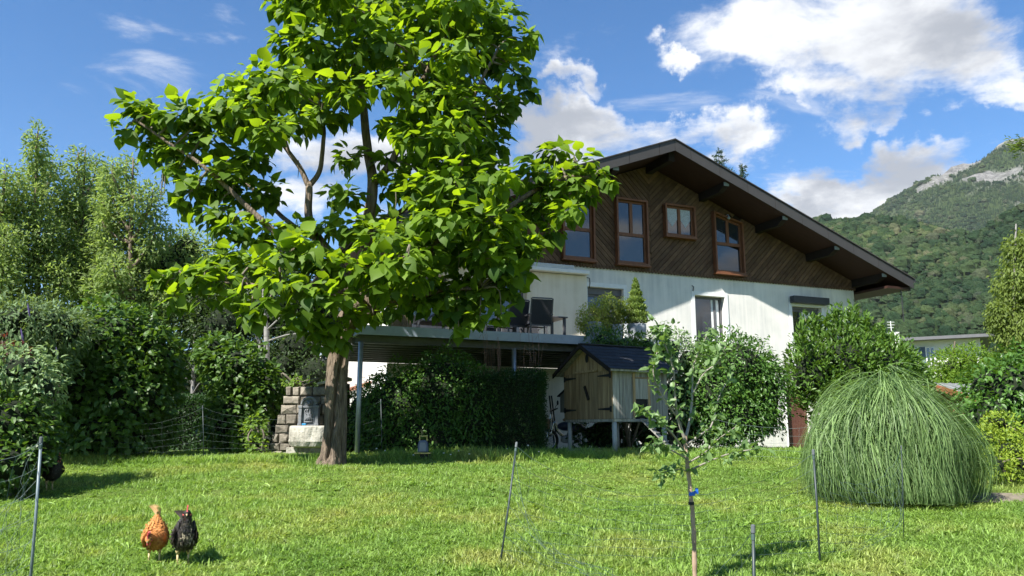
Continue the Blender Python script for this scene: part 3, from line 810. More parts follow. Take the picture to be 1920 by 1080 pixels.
# awning cassette over the terrace, lamp cables on the wall
aw = MB().b2(-3.9, 1.66, -0.30, -0.002, 6.04, 6.15).build('awning_cassette', M['white_paint'], house, bevel=0.02)
MB().b2(-3.9, 1.2, -0.22, -0.004, 6.153, 6.28).build('awning_housing', M['white_paint'], aw, bevel=0.015)
for i in range(3): MB().b2(-3.88, 1.18, -0.232, -0.222, 6.165 + i * 0.038, 6.183 + i * 0.038).build('rib', M['steel'], aw)
MB().tube([(1.7, -0.02, 6.0), (1.78, -0.05, 5.98), (1.8, -0.03, 5.85), (1.78, -0.02, 5.7)], 0.012, 6).build('cable', M['black'], house)
MB().tube([(5.38, -0.02, 6.02), (5.42, -0.05, 5.98), (5.41, -0.02, 5.84)], 0.014, 6).build('cable', M['black'], house)
MB().tube([(12.75, -1.3, 6.15), (12.76, -1.3, 5.85), (12.75, -1.3, 5.4), (12.76, -1.3, 5.1)], 0.018, 6).build('rain_chain', M['dark_metal'], house)
lm = MB(); lm.tube([(6.78, -0.05, 8.40), (6.78, -0.16, 8.42), (6.78, -0.2, 8.36)], 0.015, 6); lm.ball((6.78, -0.2, 8.3), 0.055); lm.build('wall_lamp', M['beam'], house)
kerb = MB().b2(7.6, 11.2, -1.3, -0.9, 0.55, 0.86).build('kerb', mk('concrete', (0.40, 0.39, 0.36), 0.9, 0.18, 6, 0.004), None)
kerb.location = tuple(HA); kerb.rotation_euler = (0, 0, HRZ); tag(kerb, 'low pale concrete kerb in front of the brown door', None, None, 'structure')
M['concrete'] = kerb.data.materials[0]

# ------------------------------------------------------------------ terrace
M['joist_steel'] = mk('joist_steel', (0.12, 0.125, 0.13), 0.6, 0.15, 8)
terrace = thing('terrace', 'raised terrace deck on grey steel posts in front of the house', 'terrace', tuple(HA), HRZ)
TX0, TX1, TY0 = -5.89, 1.35, -5.117
k = 0; y = TY0 + 0.09
deck = MB().b2(TX0 + 0.06, TX1 - 0.06, TY0 + 0.09, -0.105, 3.43, 3.555).build('deck', M['joist'], terrace)
while y < -0.25:
    MB().b2(TX0 + 0.02, TX1 - 0.02, y, y + 0.132, 3.558, 3.598).build('deck_plank', M['decking'], deck); y += 0.14
def ibeam(p, q, h, w, name, m):
    mb = MB(); p = np.array(p, float); q = np.array(q, float)
    for dz, hh, ww in ((h / 2 - 0.006, 0.012, w), (-h / 2 + 0.006, 0.012, w), (0, h - 0.024, 0.012)):
        mb.bar(p + [0, 0, dz], q + [0, 0, dz], ww, hh)
    return mb.build(name, m, terrace)
MB().b2(TX0 - 0.05, TX1 + 0.05, TY0 - 0.004, TY0 + 0.05, 3.40, 3.585).build('front_beam', M['beam'], terrace)
MB().b2(TX0 - 0.05, TX0 + 0.0, TY0 + 0.053, -0.11, 3.40, 3.585).build('side_beam', M['beam'], terrace)
MB().b2(TX1, TX1 + 0.05, TY0 + 0.053, -0.11, 3.40, 3.585).build('side_beam', M['beam'], terrace)
for i in range(10):
    yy = TY0 + 0.42 + i * 0.47
    ibeam((TX0 + 0.01, yy, 3.352), (TX1 - 0.01, yy, 3.352), 0.15, 0.09, 'joist', M['joist_steel'])
for xx in (-5.82, -2.62, 0.9):
    for yy in (TY0 + 0.2, -1.2):
        wp = house_world(xx, -yy, 0); g0 = gz1(wp[0], wp[1])
        MB().tube([(xx, yy, g0 - 0.1), (xx, yy, 3.276 if yy < -2 else 3.276)], 0.048, 14).build('post', M['steel'], terrace, smooth=True)
# white garden wall with a sloping tile coping, beyond the terrace's open side
gw = thing('garden_wall', 'white rendered garden wall with sloping red coping seen under the terrace', 'garden wall', tuple(house_world(-5.6, -2.4, 0.8)), HRZ)
MB().prism([(0.75, -0.4), (2.9, -0.4), (2.9, 2.9), (0.75, 2.9)], 0, 0.22).build('wall', M['plaster_plain'], gw)
MB().bar((0.7, -0.3, 1.85), (2.9, -0.3, 2.6), 0.5, 0.10).build('coping', mk('terracotta', (0.3, 0.13, 0.08), 0.8, 0.2, 8), gw)
MB().prism([(0.75, -0.4), (2.9, -0.4), (2.9, 2.53), (0.75, 1.80)], -0.5, -0.1).build('lower_wall', M['plaster_plain'], gw)

# ------------------------------------------------------------------ foliage tools
RHOMB = (np.array([(0, 0, 0), (.42, -.5, .10), (.42, .5, .10), (1, 0, -.06)]), [(0, 1, 3), (0, 3, 2)])
LEAF = (np.array([(0, 0, 0), (.28, -.46, .09), (.28, .46, .09), (.68, -.34, .03), (.68, .34, .03), (1, 0, -.14), (.45, 0, 0)]),
        [(0, 1, 6), (0, 6, 2), (1, 3, 6), (6, 4, 2), (3, 5, 6), (6, 5, 4)])
LANCE = (np.array([(0, 0, 0), (.4, -.5, .05), (.4, .5, .05), (.75, -.33, -.06), (.75, .33, -.06), (1, 0, -.22)]), [(0, 1, 2), (1, 3, 2), (3, 4, 2), (3, 5, 4)])
_h = []
for (tt, ww) in ((-.10, .22), (.10, .44), (.34, .47), (.60, .34), (.82, .14)): _h.append((tt, ww))
HV = [(0, 0, 0), (.10, 0, 0), (.34, 0, 0), (.60, 0, 0), (.82, 0, 0), (1.04, 0, 0)]
for sgn in (-1, 1): HV += [(tt, sgn * ww, 0.16 * ww) for tt, ww in _h]
HV = np.array(HV, float); HV[:, 2] -= 0.22 * np.clip(HV[:, 0], 0, 2) ** 2
_hf = []
for o_, flip in ((6, False), (11, True)):
    tri = [(0, o_, o_ + 1), (0, o_ + 1, 1), (1, o_ + 1, o_ + 2), (1, o_ + 2, 2), (2, o_ + 2, o_ + 3), (2, o_ + 3, 3), (3, o_ + 3, o_ + 4), (3, o_ + 4, 4), (4, o_ + 4, 5)]
    _hf += [q[::-1] if flip else q for q in tri]
HEART = (HV, _hf)
def unit(v): return v / (np.linalg.norm(v, axis=-1, keepdims=True) + 1e-9)
def leaf_arrays(P, Dr, Nr, Ln, ratio, tmpl, tint):
    Dr = unit(Dr); Sd = unit(np.cross(Nr, Dr)); Nn = np.cross(Dr, Sd)
    T, F = tmpl; k = len(T)
    Ln = np.broadcast_to(np.asarray(Ln, float), (len(P),))
    V = P[:, None, :] + Ln[:, None, None] * (T[None, :, 0, None] * Dr[:, None, :] + T[None, :, 1, None] * ratio * Sd[:, None, :] + T[None, :, 2, None] * Nn[:, None, :])
    F = np.array(F)[None] + (np.arange(len(P)) * k)[:, None, None]
    return V.reshape(-1, 3), F.reshape(-1, F.shape[-1]), np.repeat(tint, k)
def rand_unit(n): return unit(rng.normal(size=(n, 3)))
def blob_leaves(blobs, per_area, size, ratio, tmpl, droop=0.5, upn=1.0, shell=0.35, jit=0.5, lump=0.16, zmin=None, sizevar=0.35, tilt=0.5, ragged=0.10):
    """leaves over lumpy ellipsoids: blobs = [(centre, (rx,ry,rz), weight)]"""
    P = []; O = []; Dp = []
    for bi, (c, r, w) in enumerate(blobs):
        r = np.array(r, float); area = 4 * math.pi * ((r[0] * r[1]) ** 1.6 / 3 + (r[0] * r[2]) ** 1.6 / 3 + (r[1] * r[2]) ** 1.6 / 3) ** (1 / 1.6)
        n = max(8, int(area * per_area * w))
        d = rand_unit(n)
        fl = 1 + lump * np.array([mnoise.noise(Vector((v[0] * 2.4 + bi * 3.1, v[1] * 2.4, v[2] * 2.4))) + 0.6 * mnoise.noise(Vector((v[0] * 5.5, v[1] * 5.5 + bi, v[2] * 5.5))) for v in d])
        depth = rng.random(n) ** 1.6 * shell
        out = rng.random(n) < ragged
        rad = fl * (1 - depth) + np.where(out, rng.random(n) * 0.13, 0)
        P.append(np.array(c) + d * r * rad[:, None]); O.append(unit(d / r)); Dp.append(depth)
    P = np.vstack(P); O = np.vstack(O); Dp = np.concatenate(Dp)
    n = len(P)
    if zmin is not None:
        keep = P[:, 2] > zmin(P[:, 0], P[:, 1]) + 0.02; P = P[keep]; O = O[keep]; Dp = Dp[keep]; n = len(P)
    Dr = O * 0.7 + np.array([0, 0, -droop]) + rng.normal(size=(n, 3)) * jit
    Nr = O * 0.6 + np.array([0, 0, upn]) + rng.normal(size=(n, 3)) * tilt
    Ln = size * (1 + sizevar * rng.uniform(-1, 1, n))
    tint = np.clip(rng.normal(0.45, 0.2, n), 0, 1)
    return P, Dr, Nr, Ln, tint
def foliage(name, arr, ratio, tmpl, m, parent, smooth=False):
    P, Dr, Nr, Ln, tint = arr
    V, F, T = leaf_arrays(P, Dr, Nr, Ln, ratio, tmpl, tint)
    fr = frame_of(parent); V = (V - fr[1]) @ fr[0]
    return add(name, mesh_np(name, V, [F], T, smooth), m, parent)
def stems(parent, base, tips, r0, m, name='stem', n=6, bow=0.15):
    mb = MB(); base = np.array(base, float)
    for tp in tips:
        tp = np.array(tp, float); mid = base * 0.45 + tp * 0.55 + rng.normal(size=3) * bow + np.array([0, 0, 0.1])
        p = spline([base, mid, tp], 7); mb.tube(p, np.linspace(r0, r0 * 0.2, 7), n)
    return mb.build(name, m, parent, world=True, smooth=True)
def pxblob(px, py, rx, ry, Y, ry_depth=None):
    """ellipsoid standing at depth Y that covers rx x ry pixels of the picture"""
    c = at(px, py, Y); k = Y / FOC
    return (c, (rx * k, (ry_depth if ry_depth else rx * k), ry * k), 1.0)
M['lf_catalpa'] = leafmat('catalpa_leaf', (0.045, 0.085, 0.010), (0.258, 0.315, 0.026), 0.50, 0.55, 0.25, tcol=(2.1, 1.85, 0.5))
M['lf_hazel'] = leafmat('hazel_leaf', (0.035, 0.065, 0.012), (0.130, 0.185, 0.034), 0.35, 0.45)
M['lf_laurel'] = leafmat('laurel_leaf', (0.038, 0.080, 0.012), (0.130, 0.205, 0.034), 0.3, 0.42, 0.4)
M['lf_laurel2'] = leafmat('cherry_laurel_leaf', (0.045, 0.085, 0.012), (0.155, 0.215, 0.034), 0.3, 0.42, 0.4)
M['lf_hedge'] = leafmat('hedge_leaf', (0.016, 0.036, 0.008), (0.045, 0.085, 0.016), 0.25, 0.45)
M['lf_conif'] = leafmat('thuja_leaf', (0.060, 0.095, 0.014), (0.190, 0.205, 0.028), 0.3, 0.6)
M['lf_pale'] = leafmat('willow_leaf', (0.155, 0.170, 0.055), (0.350, 0.360, 0.130), 0.45, 0.55, 0.25, tcol=(1.8, 1.8, 1.0))
M['lf_dark'] = leafmat('shade_tree_leaf', (0.022, 0.038, 0.010), (0.070, 0.095, 0.025), 0.3, 0.55)
M['lf_acacia'] = leafmat('acacia_leaf', (0.110, 0.160, 0.020), (0.220, 0.270, 0.045), 0.45, 0.55, 0.25)
M['lf_birch'] = leafmat('birch_leaf', (0.095, 0.115, 0.022), (0.235, 0.240, 0.055), 0.42, 0.55, 0.25)
M['lf_yellow'] = leafmat('golden_leaf', (0.150, 0.200, 0.018), (0.380, 0.370, 0.045), 0.35, 0.5, 0.25, tcol=(1.4, 1.3, 0.7))
M['lf_gold'] = leafmat('sunlit_golden_leaf', (0.33, 0.30, 0.05), (0.62, 0.52, 0.12), 0.35, 0.5, 0.25, tcol=(1.3, 1.2, 0.7))  # golden leaf tone, brightened to stand in for missing sunlight
M['lf_varieg'] = leafmat('variegated_leaf', (0.130, 0.170, 0.060), (0.420, 0.430, 0.230), 0.35, 0.5, 0.25, tcol=(1.3, 1.3, 0.8))
M['lf_red'] = leafmat('purple_leaf', (0.06, 0.018, 0.02), (0.16, 0.04, 0.035), 0.3, 0.5, red=1)
M['lf_budd'] = leafmat('buddleia_leaf', (0.085, 0.105, 0.045), (0.230, 0.260, 0.125), 0.3, 0.6, 0.2)
M['lf_apple'] = leafmat('apple_leaf', (0.080, 0.120, 0.035), (0.230, 0.270, 0.100), 0.35, 0.45, 0.35, tcol=(1.8, 1.8, 0.8))
M['lf_misc'] = leafmat('silvergrass_blade', (0.055, 0.085, 0.026), (0.325, 0.365, 0.145), 0.40, 0.5, 0.3, tcol=(1.6, 1.7, 0.8))
M['flower_purple'] = mk('purple_flower', (0.12, 0.09, 0.22), 0.7, 0.3, 30)

# ------------------------------------------------------------------ the catalpa
TY = 12.95
tb = at(625, 868, TY); tb[2] = gz1(tb[0], tb[1]) - 0.05
tree = thing('catalpa_tree', 'big catalpa with broad bright green leaves and split trunk on lawn', 'tree', tuple(tb))
trunk_px = [(622, 874), (626, 850), (629, 800), (629, 750), (631, 700), (636, 650), (648, 610), (672, 575)]
TN = 150
tp = spline([at(px, py, TY) for px, py in trunk_px], TN)
tr = np.interp(np.linspace(0, 1, TN), [0, .05, .14, .3, .55, .8, 1], [.255, .225, .20, .182, .175, .18, .19])
def trunk_mod(i, a):
    h = i / (TN - 1)
    groove = -0.62 + 1.9 * h                      # the seam winds round the stem
    amt = 0.46 * float(sstep(0.0, 0.12, h)) * float(sstep(0.78, 0.58, h))
    dd = np.angle(np.exp(1j * (a - groove)))
    r = 1 - amt * np.exp(-(dd / 0.19) ** 2) + 0.10 * np.exp(-((np.abs(dd) - 0.55) / 0.3) ** 2) * amt * 2.2
    r = r + 0.035 * np.sin(a * 3 + h * 4) + 0.028 * np.sin(a * 7 - h * 9) + (0.16 * np.maximum(0, np.sin(a * 5 + 0.6))) * float(sstep(0.16, 0.0, h))
    fine = np.array([mnoise.noise(Vector((math.cos(q) * 5, math.sin(q) * 5, h * 9))) for q in a]) * 0.05 + np.array([mnoise.noise(Vector((math.cos(q) * 14, math.sin(q) * 14, h * 16))) for q in a]) * 0.035
    fis = np.array([abs(mnoise.noise(Vector((math.cos(q) * 9, math.sin(q) * 9, h * 7 + 3)))) + 0.7 * abs(mnoise.noise(Vector((math.cos(q) * 19, math.sin(q) * 19, h * 15)))) for q in a])
    return r + fine - 0.13 * np.clip(0.30 - fis, 0, 1) / 0.30
trunk = MB().tube(tp, tr, 128, True, trunk_mod).build('trunk', M['bark'], tree, world=True, smooth=True)
KN = at(680, 570, TY)
mbk = MB(); mbk.ball(KN, (0.26, 0.24, 0.22), 20, 14); mbk.ball(KN + [0.14, -0.05, -0.1], (0.17, 0.16, 0.2), 16, 12)
V_, f_ = mbk.arrays(); V_ = V_ + np.array([[mnoise.noise(Vector(v * 9)) * 0.035] * 3 for v in V_])
bk = MB(); bk.v = [V_]; bk.f = f_; bk.n = len(V_); bk.build('burl', M['bark'], tree, world=True, smooth=True)
limbs_px = [  # (points (px,py,Y), r0, r1)
    ([(672, 575, 12.95), (688, 520, 12.95), (690, 430, 13.0), (698, 350, 13.0), (690, 280, 13.1), (680, 180, 13.1), (672, 110, 13.1), (690, 20, 13.1), (700, -60, 13.1)], .13, .03),
    ([(698, 350, 13.0), (735, 300, 12.8), (762, 230, 12.7), (800, 130, 12.6), (850, 40, 12.6), (900, -30, 12.6)], .07, .02),
    ([(672, 575, 12.95), (640, 505, 12.8), (600, 455, 12.8), (580, 410, 12.8), (580, 350, 12.8)], .10, .06),
    ([(580, 350, 12.8), (560, 310, 12.8), (520, 255, 12.8), (480, 200, 12.8), (450, 170, 12.8)], .05, .02),
    ([(580, 350, 12.8), (600, 318, 12.9), (608, 240, 12.9), (590, 150, 12.9), (560, 60, 12.9)], .05, .02),
    ([(640, 505, 12.8), (560, 480, 12.6), (505, 425, 12.5), (460, 385, 12.5), (400, 330, 12.4), (330, 275, 12.4), (255, 225, 12.4)], .07, .018),
    ([(690, 545, 12.95), (780, 515, 12.6), (870, 450, 12.4), (950, 390, 12.4), (1050, 335, 12.5), (1110, 330, 12.5)], .09, .02),
    ([(668, 585, 12.9), (605, 560, 12.2), (540, 545, 11.6), (450, 530, 11.8), (350, 530, 12.0)], .055, .015),
    ([(690, 575, 12.9), (760, 565, 12.5), (830, 545, 12.3), (900, 540, 12.3)], .06, .02),
    ([(800, 505, 12.6), (845, 390, 12.4), (870, 280, 12.3), (890, 180, 12.2), (935, 90, 12.2)], .06, .02),
    ([(672, 580, 12.9), (690, 520, 12.2), (730, 490, 11.7), (760, 480, 11.4)], .05, .015),
    ([(690, 430, 13.0), (760, 390, 13.6), (830, 320, 14.2), (880, 220, 14.3)], .06, .02),
    ([(600, 455, 12.8), (520, 400, 13.6), (450, 330, 14.0), (400, 260, 14.0)], .05, .02),
    ([(668, 588, 12.85), (640, 600, 12.5), (618, 612, 12.2)], .03, .012),
]
limb_pts = []; lmb = MB()
for pts, r0, r1 in limbs_px:
    P_ = spline([at(*q) for q in pts], 9 * len(pts)); P_ = P_ + np.stack([fbm2(P_[:, 2] * 2, P_[:, 0], 70 + i, 2) * 0.03 for i in range(3)], 1)
    lmb.tube(P_, np.linspace(r0, r1, len(P_)), 10); limb_pts.append(P_)
lmb.build('limbs', M['bark'], tree, world=True, smooth=True)
limb_all = np.vstack(limb_pts)
clus = [  # px, py, radius px, depth list
 (528, 5, 36, 0), (560, 15, 60, 0), (640, 10, 70, 1), (720, 20, 60, 1), (790, 25, 60, 1), (860, 15, 70, 1), (930, 35, 60, 0), (985, 75, 32, 0), (600, -45, 60, 1), (730, -50, 60, 1),
 (548, 85, 50, 0), (600, 90, 70, 1), (680, 90, 60, 1), (760, 90, 60, 1), (840, 100, 70, 1), (915, 100, 60, 0), (960, 135, 45, 0), (985, 175, 25, 0), (945, 195, 45, 0),
 (455, 160, 45, 0), (500, 150, 55, 0), (560, 165, 60, 1), (630, 160, 55, 1), (745, 165, 50, 1), (810, 180, 70, 1), (880, 190, 65, 1),
 (232, 245, 30, 0), (255, 200, 34, 0), (285, 225, 45, 0), (335, 215, 45, 0), (385, 220, 45, 0), (425, 200, 50, 0), (290, 275, 45, 0), (340, 290, 45, 0), (395, 270, 50, 0), (450, 240, 55, 1), (510, 225, 55, 1), (560, 230, 45, 0), (620, 215, 45, 0),
 (330, 325, 30, 0), (370, 355, 40, 0), (420, 330, 50, 0), (470, 300, 45, 0), (340, 385, 25, 0), (400, 400, 40, 0), (450, 370, 45, 0), (505, 360, 40, 0), (430, 430, 40, 0), (490, 440, 45, 0),
 (790, 250, 65, 1), (860, 260, 70, 1), (915, 270, 50, 0), (740, 240, 35, 0), (800, 330, 70, 1), (870, 340, 70, 1), (930, 345, 55, 1), (740, 345, 40, 0), (720, 300, 25, 0),
 (650, 300, 35, 0), (640, 370, 40, 0), (655, 430, 42, 0), (720, 420, 45, 1), (780, 410, 60, 1), (850, 410, 70, 1), (920, 415, 65, 1), (975, 400, 50, 0), (610, 430, 30, 0),
 (1010, 325, 40, 0), (1045, 290, 36, 0), (1085, 310, 40, 0), (1120, 330, 26, 0), (1140, 345, 14, 0), (1060, 350, 50, 0), (1015, 380, 50, 0), (1065, 400, 38, 0), (1030, 435, 35, 0), (980, 455, 40, 0), (1100, 365, 26, 0),
 (800, 480, 55, 1), (870, 480, 60, 1), (930, 490, 55, 1), (760, 450, 50, 0), (980, 505, 22, 0), (830, 545, 50, 0), (890, 550, 50, 0), (945, 550, 35, 0), (880, 600, 28, 0), (840, 590, 30, 0), (940, 590, 22, 0), (780, 550, 40, 0), (730, 560, 35, 0),
 (480, 500, 45, 0), (420, 490, 40, 0), (560, 430, 30, 0),
]
front = [(310, 535, 26, 11.9), (345, 515, 32, 11.9), (380, 525, 40, 11.8), (425, 525, 38, 11.8), (330, 560, 22, 11.9), (390, 560, 26, 11.8), (450, 560, 30, 11.7), (560, 450, 34, 11.6), (535, 480, 40, 11.5), (580, 485, 42, 11.5), (625, 500, 42, 11.5), (670, 510, 42, 11.5), (720, 500, 40, 11.4), (765, 485, 36, 11.4), (525, 530, 42, 11.4), (580, 545, 45, 11.4), (630, 555, 40, 11.5), (500, 575, 30, 11.4), (555, 590, 32, 11.5), (610, 600, 30, 12.0), (615, 625, 26, 12.1), (645, 615, 24, 12.2), (590, 622, 22, 12.0), (780, 520, 40, 11.6), (720, 540, 40, 11.7), (690, 470, 30, 11.6), (600, 640, 22, 12.2), (632, 640, 20, 12.3), (560, 620, 26, 12.0), (650, 590, 30, 12.4), (700, 590, 26, 12.4), (745, 575, 30, 12.3), (800, 570, 32, 12.3), (850, 570, 34, 12.3), (960, 520, 30, 12.2), (900, 600, 26, 12.3), (860, 620, 16, 12.3), (990, 470, 30, 12.3), (700, 530, 30, 12.3), (470, 590, 26, 11.6), (300, 520, 18, 11.9)]
allc = []
for px, py, r, lay in clus:
    Ys = [12.6] if not lay else [11.7, 12.7, 13.9]
    for q, Y in enumerate(Ys):
        Y = Y + rng.normal(0, 0.22)
        jx, jy = (rng.normal(0, 0.28 * r, 2) if lay else (0, 0))
        allc.append((at(px + jx, py + jy, Y), r * Y / FOC * (0.92 if lay else 1.0), 0.62 if lay else 0.9))
for px, py, r, Y in front: allc.append((at(px, py, Y), r * Y / FOC, 0.85))
tw = MB(); LP = []
for c, r, w in allc:
    k = np.argmin(np.linalg.norm((limb_all - c) * np.array([1, 0.8, 1.15]) + np.array([0, 0, 0.0]), axis=1)); q = limb_all[k]
    mid = (q + c) / 2 + np.array([0, 0, 0.12]) + rng.normal(0, 0.06, 3)
    pth = spline([q, mid, c], 8); tw.tube(pth, np.linspace(0.022, 0.007, 8), 6)
    n = int(np.clip(135 * w * (r / 0.5) ** 2.0, 20, 220))
    d = rand_unit(n); d[:, 2] = d[:, 2] * 0.9 + 0.12
    rad = rng.random(n) ** 0.5
    ell = np.array([r, r, r * 0.82])
    P = c + d * ell * rad[:, None]
    outv = unit(d * [1, 1, 0.5])
    droop = np.clip(rng.normal(0.55, 0.38, n) - 0.35 * d[:, 2], -0.2, 1.6)
    Dr = outv * 1.0 + np.array([0, 0, -1.0]) * droop[:, None] + rng.normal(0, 0.42, (n, 3))
    Nr = np.array([0, 0, 1.0]) + outv * rng.uniform(0.3, 1.1, n)[:, None] + np.array([-.25, -.30, .2]) + rng.normal(0, 0.45, (n, 3))
    Ln = np.clip(rng.normal(0.170, 0.052, n), 0.06, 0.30)
    ti = np.clip(0.40 + 0.36 * d[:, 2] * rad + rng.normal(0, 0.20, n), 0, 1)  # upper leaves of a cluster lighter, lower darker: sunlit tops put into the tint
    LP.append((P, Dr, Nr, Ln, ti))
tag(tw.build('twigs', M['twig'], tree, world=True, smooth=True), kind='stuff')
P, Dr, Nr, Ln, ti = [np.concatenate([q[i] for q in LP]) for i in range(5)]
# the 300 leaves that show largest are objects of their own
depth_ = P[:, 1] - 0.9 * Ln * 10 + rng.normal(0, 0.3, len(P))
pick = np.zeros(len(P), bool); pick[np.argsort(depth_)[:300]] = True
kinds = []
for k in range(5):
    V, F = HEART; V = V.copy(); V[:, 1] *= 0.92 + 0.05 * k; V[:, 2] += (0.05 * k - 0.1) * V[:, 0] ** 2 + 0.03 * np.sin(V[:, 0] * 7 + k) * np.abs(V[:, 1])
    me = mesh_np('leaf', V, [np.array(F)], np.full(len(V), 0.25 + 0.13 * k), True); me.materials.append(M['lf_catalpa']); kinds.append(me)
fr = frame_of(tree)
for i in np.nonzero(pick)[0]:
    d = unit(Dr[i]); s_ = unit(np.cross(Nr[i], d)); nn = np.cross(d, s_)
    o = bpy.data.objects.new('leaf', kinds[int(np.clip(ti[i] * 5, 0, 4))]); scene.collection.objects.link(o); o.parent = tree
    mm = np.eye(4); mm[:3, 0] = d * Ln[i]; mm[:3, 1] = s_ * Ln[i]; mm[:3, 2] = nn * Ln[i]; mm[:3, 3] = P[i] - fr[1]
    o.matrix_basis = Matrix(mm.tolist())
r_ = ~pick
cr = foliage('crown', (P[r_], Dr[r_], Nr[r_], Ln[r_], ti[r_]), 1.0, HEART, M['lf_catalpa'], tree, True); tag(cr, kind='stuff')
pods = MB()
for px, py in ((305, 325), (309, 330), (303, 340), (560, 300), (860, 470), (742, 360), (910, 200)):
    a = at(px, py, 12.2); pods.tube([a, a + [0.01, 0, -0.14], a + [0.0, 0.01, -0.30]], [0.006, 0.008, 0.004], 6)
pods.build('seed_pods', M['twig'], tree, world=True)

# ------------------------------------------------------------------ hedges and shrubs
def shrub(name, label, cat, blobs, base, m, size, ratio, tmpl, dens, group=None, nstem=7, stem_r=0.03, core=0.62, ragged=0.1, shell=0.35, droop=0.4, stem_m=None, lump=0.24, upn=0.9, tilt=0.5, zclip=True):
    base = np.array(base, float); base[2] = gz1(base[0], base[1]) - 0.03 if base[2] is None or base[2] == 0 else base[2]
    t = thing(name, label, cat, tuple(base), 0, group)
    arr = blob_leaves(blobs, dens, size, ratio, tmpl, shell=shell, ragged=ragged, droop=droop, lump=lump, upn=upn, tilt=tilt, zmin=gz if zclip else None)
    foliage('foliage', arr, ratio, tmpl, m, t)
    tips = [np.array(b[0]) + rng.normal(0, 0.35, 3) * np.array(b[1]) for b in blobs for _ in range(max(1, nstem // len(blobs)))]
    stems(t, base, tips, stem_r, stem_m or M['twig'])
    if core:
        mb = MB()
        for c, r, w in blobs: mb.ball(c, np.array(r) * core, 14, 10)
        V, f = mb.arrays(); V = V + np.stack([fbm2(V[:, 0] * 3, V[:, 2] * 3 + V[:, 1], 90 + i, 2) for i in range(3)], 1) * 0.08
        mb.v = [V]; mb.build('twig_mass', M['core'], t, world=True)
    return t
def box_hedge(name, label, x0, x1, y0, y1, zt, m, size, ratio, dens, rz=0.0, round_=0.35, tmpl=RHOMB, loose=0.03):
    cx, cy = (x0 + x1) / 2, (y0 + y1) / 2; g0 = gz1(cx, cy) - 0.05
    t = thing(name, label, 'hedge', (cx, cy, g0), rz)
    hx, hy, hz = (x1 - x0) / 2, (y1 - y0) / 2, zt - g0
    area = 2 * (hx * 2 * hz + hy * 2 * hz) + 4 * hx * hy; n = int(area * dens)
    # points on a rounded box
    q = rng.uniform(-1, 1, (n, 3)); fc = rng.choice(3, n, p=np.array([hy * hz, hx * hz, hx * hy]) / (hy * hz + hx * hz + hx * hy)); sg = rng.choice([-1, 1], n)
    q[np.arange(n), fc] = np.where(fc == 2, 1, sg)
    half = np.array([hx, hy, hz / 2]); p = q * half
    inner = np.clip(p, -(half - round_), half - round_); o = p - inner; ol = np.linalg.norm(o, axis=1, keepdims=True)
    nrm = o / (ol + 1e-9); p = inner + nrm * round_
    bump = np.array([mnoise.noise(Vector(v * 1.9 + cx)) * 0.10 + mnoise.noise(Vector(v * 5 + cx)) * 0.05 for v in p])
    p = p + nrm * (bump + rng.normal(0, loose, n) - 0.22 * rng.random(n) ** 2)[:, None]; p[:, 2] += hz / 2
    Dr = nrm * 0.8 + rng.normal(0, 0.6, (n, 3)) + [0, 0, 0.1]; Nr = nrm * 0.9 + [0, 0, 0.6] + rng.normal(0, 0.5, (n, 3))
    Ln = size * rng.uniform(0.65, 1.3, n); ti = np.clip(rng.normal(0.45, 0.2, n), 0, 1)
    V, F, T = leaf_arrays(p, Dr, Nr, Ln, ratio, tmpl, ti)
    add('foliage', mesh_np('foliage', V, [F], T), m, t)
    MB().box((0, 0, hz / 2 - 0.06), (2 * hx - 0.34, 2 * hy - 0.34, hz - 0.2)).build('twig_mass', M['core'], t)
    return t
# hedges in front of the terrace
hd = shrub('laurel_hedge', 'tall rounded dark laurel hedge beside the terrace post', 'hedge',
    [(np.array([-2.15, 15.55, 1.95]), (0.85, 0.7, 1.05), 1), (np.array([-1.35, 15.5, 2.2]), (0.85, 0.65, 1.05), 1), (np.array([-0.75, 15.45, 1.95]), (0.6, 0.6, 1.0), 1), (np.array([-1.7, 15.45, 1.5]), (1.35, 0.7, 0.8), 1), (np.array([-2.65, 15.7, 1.75]), (0.55, 0.5, 0.95), 1), (np.array([-3.05, 15.9, 1.6]), (0.48, 0.4, 0.95), 1)],
    (-1.6, 15.5, 0), M['lf_laurel'], 0.075, 0.5, LEAF, 520, nstem=10, core=0.72, ragged=0.05, lump=0.1)
box_hedge('clipped_hedge', 'clipped square dark green hedge between laurel hedge and hen house', -0.72, 0.66, 15.0, 16.3, 2.72, M['lf_hedge'], 0.045, 0.45, 2600, round_=0.22)
# right of the hen house
shrub('privet_shrub', 'dense round glossy green shrub right of the hen house', 'shrub',
    [pxblob(1375, 700, 85, 78, 17.2, 1.0), pxblob(1330, 735, 70, 85, 17.0, 0.9), pxblob(1420, 740, 55, 80, 17.2, 0.9), pxblob(1370, 780, 85, 60, 17.0, 0.9)],
    (*at(1370, 830, 17.2)[:2], 0), M['lf_laurel'], 0.085, 0.5, LEAF, 420, core=0.7, ragged=0.07)
shrub('cherry_laurel', 'spreading cherry laurel with upright shoots below the roller shutter window', 'shrub',
    [pxblob(1570, 680, 85, 72, 17.6, 1.0), pxblob(1640, 690, 75, 65, 17.6, 1.0), pxblob(1520, 700, 45, 60, 17.4, 0.8), pxblob(1600, 740, 100, 70, 17.6, 1.0), pxblob(1690, 720, 50, 60, 17.8, 0.7)],
    (*at(1590, 830, 17.6)[:2], 0), M['lf_laurel2'], 0.125, 0.42, LEAF, 210, core=0.62, ragged=0.2, droop=-0.5, lump=0.25)
sh = []
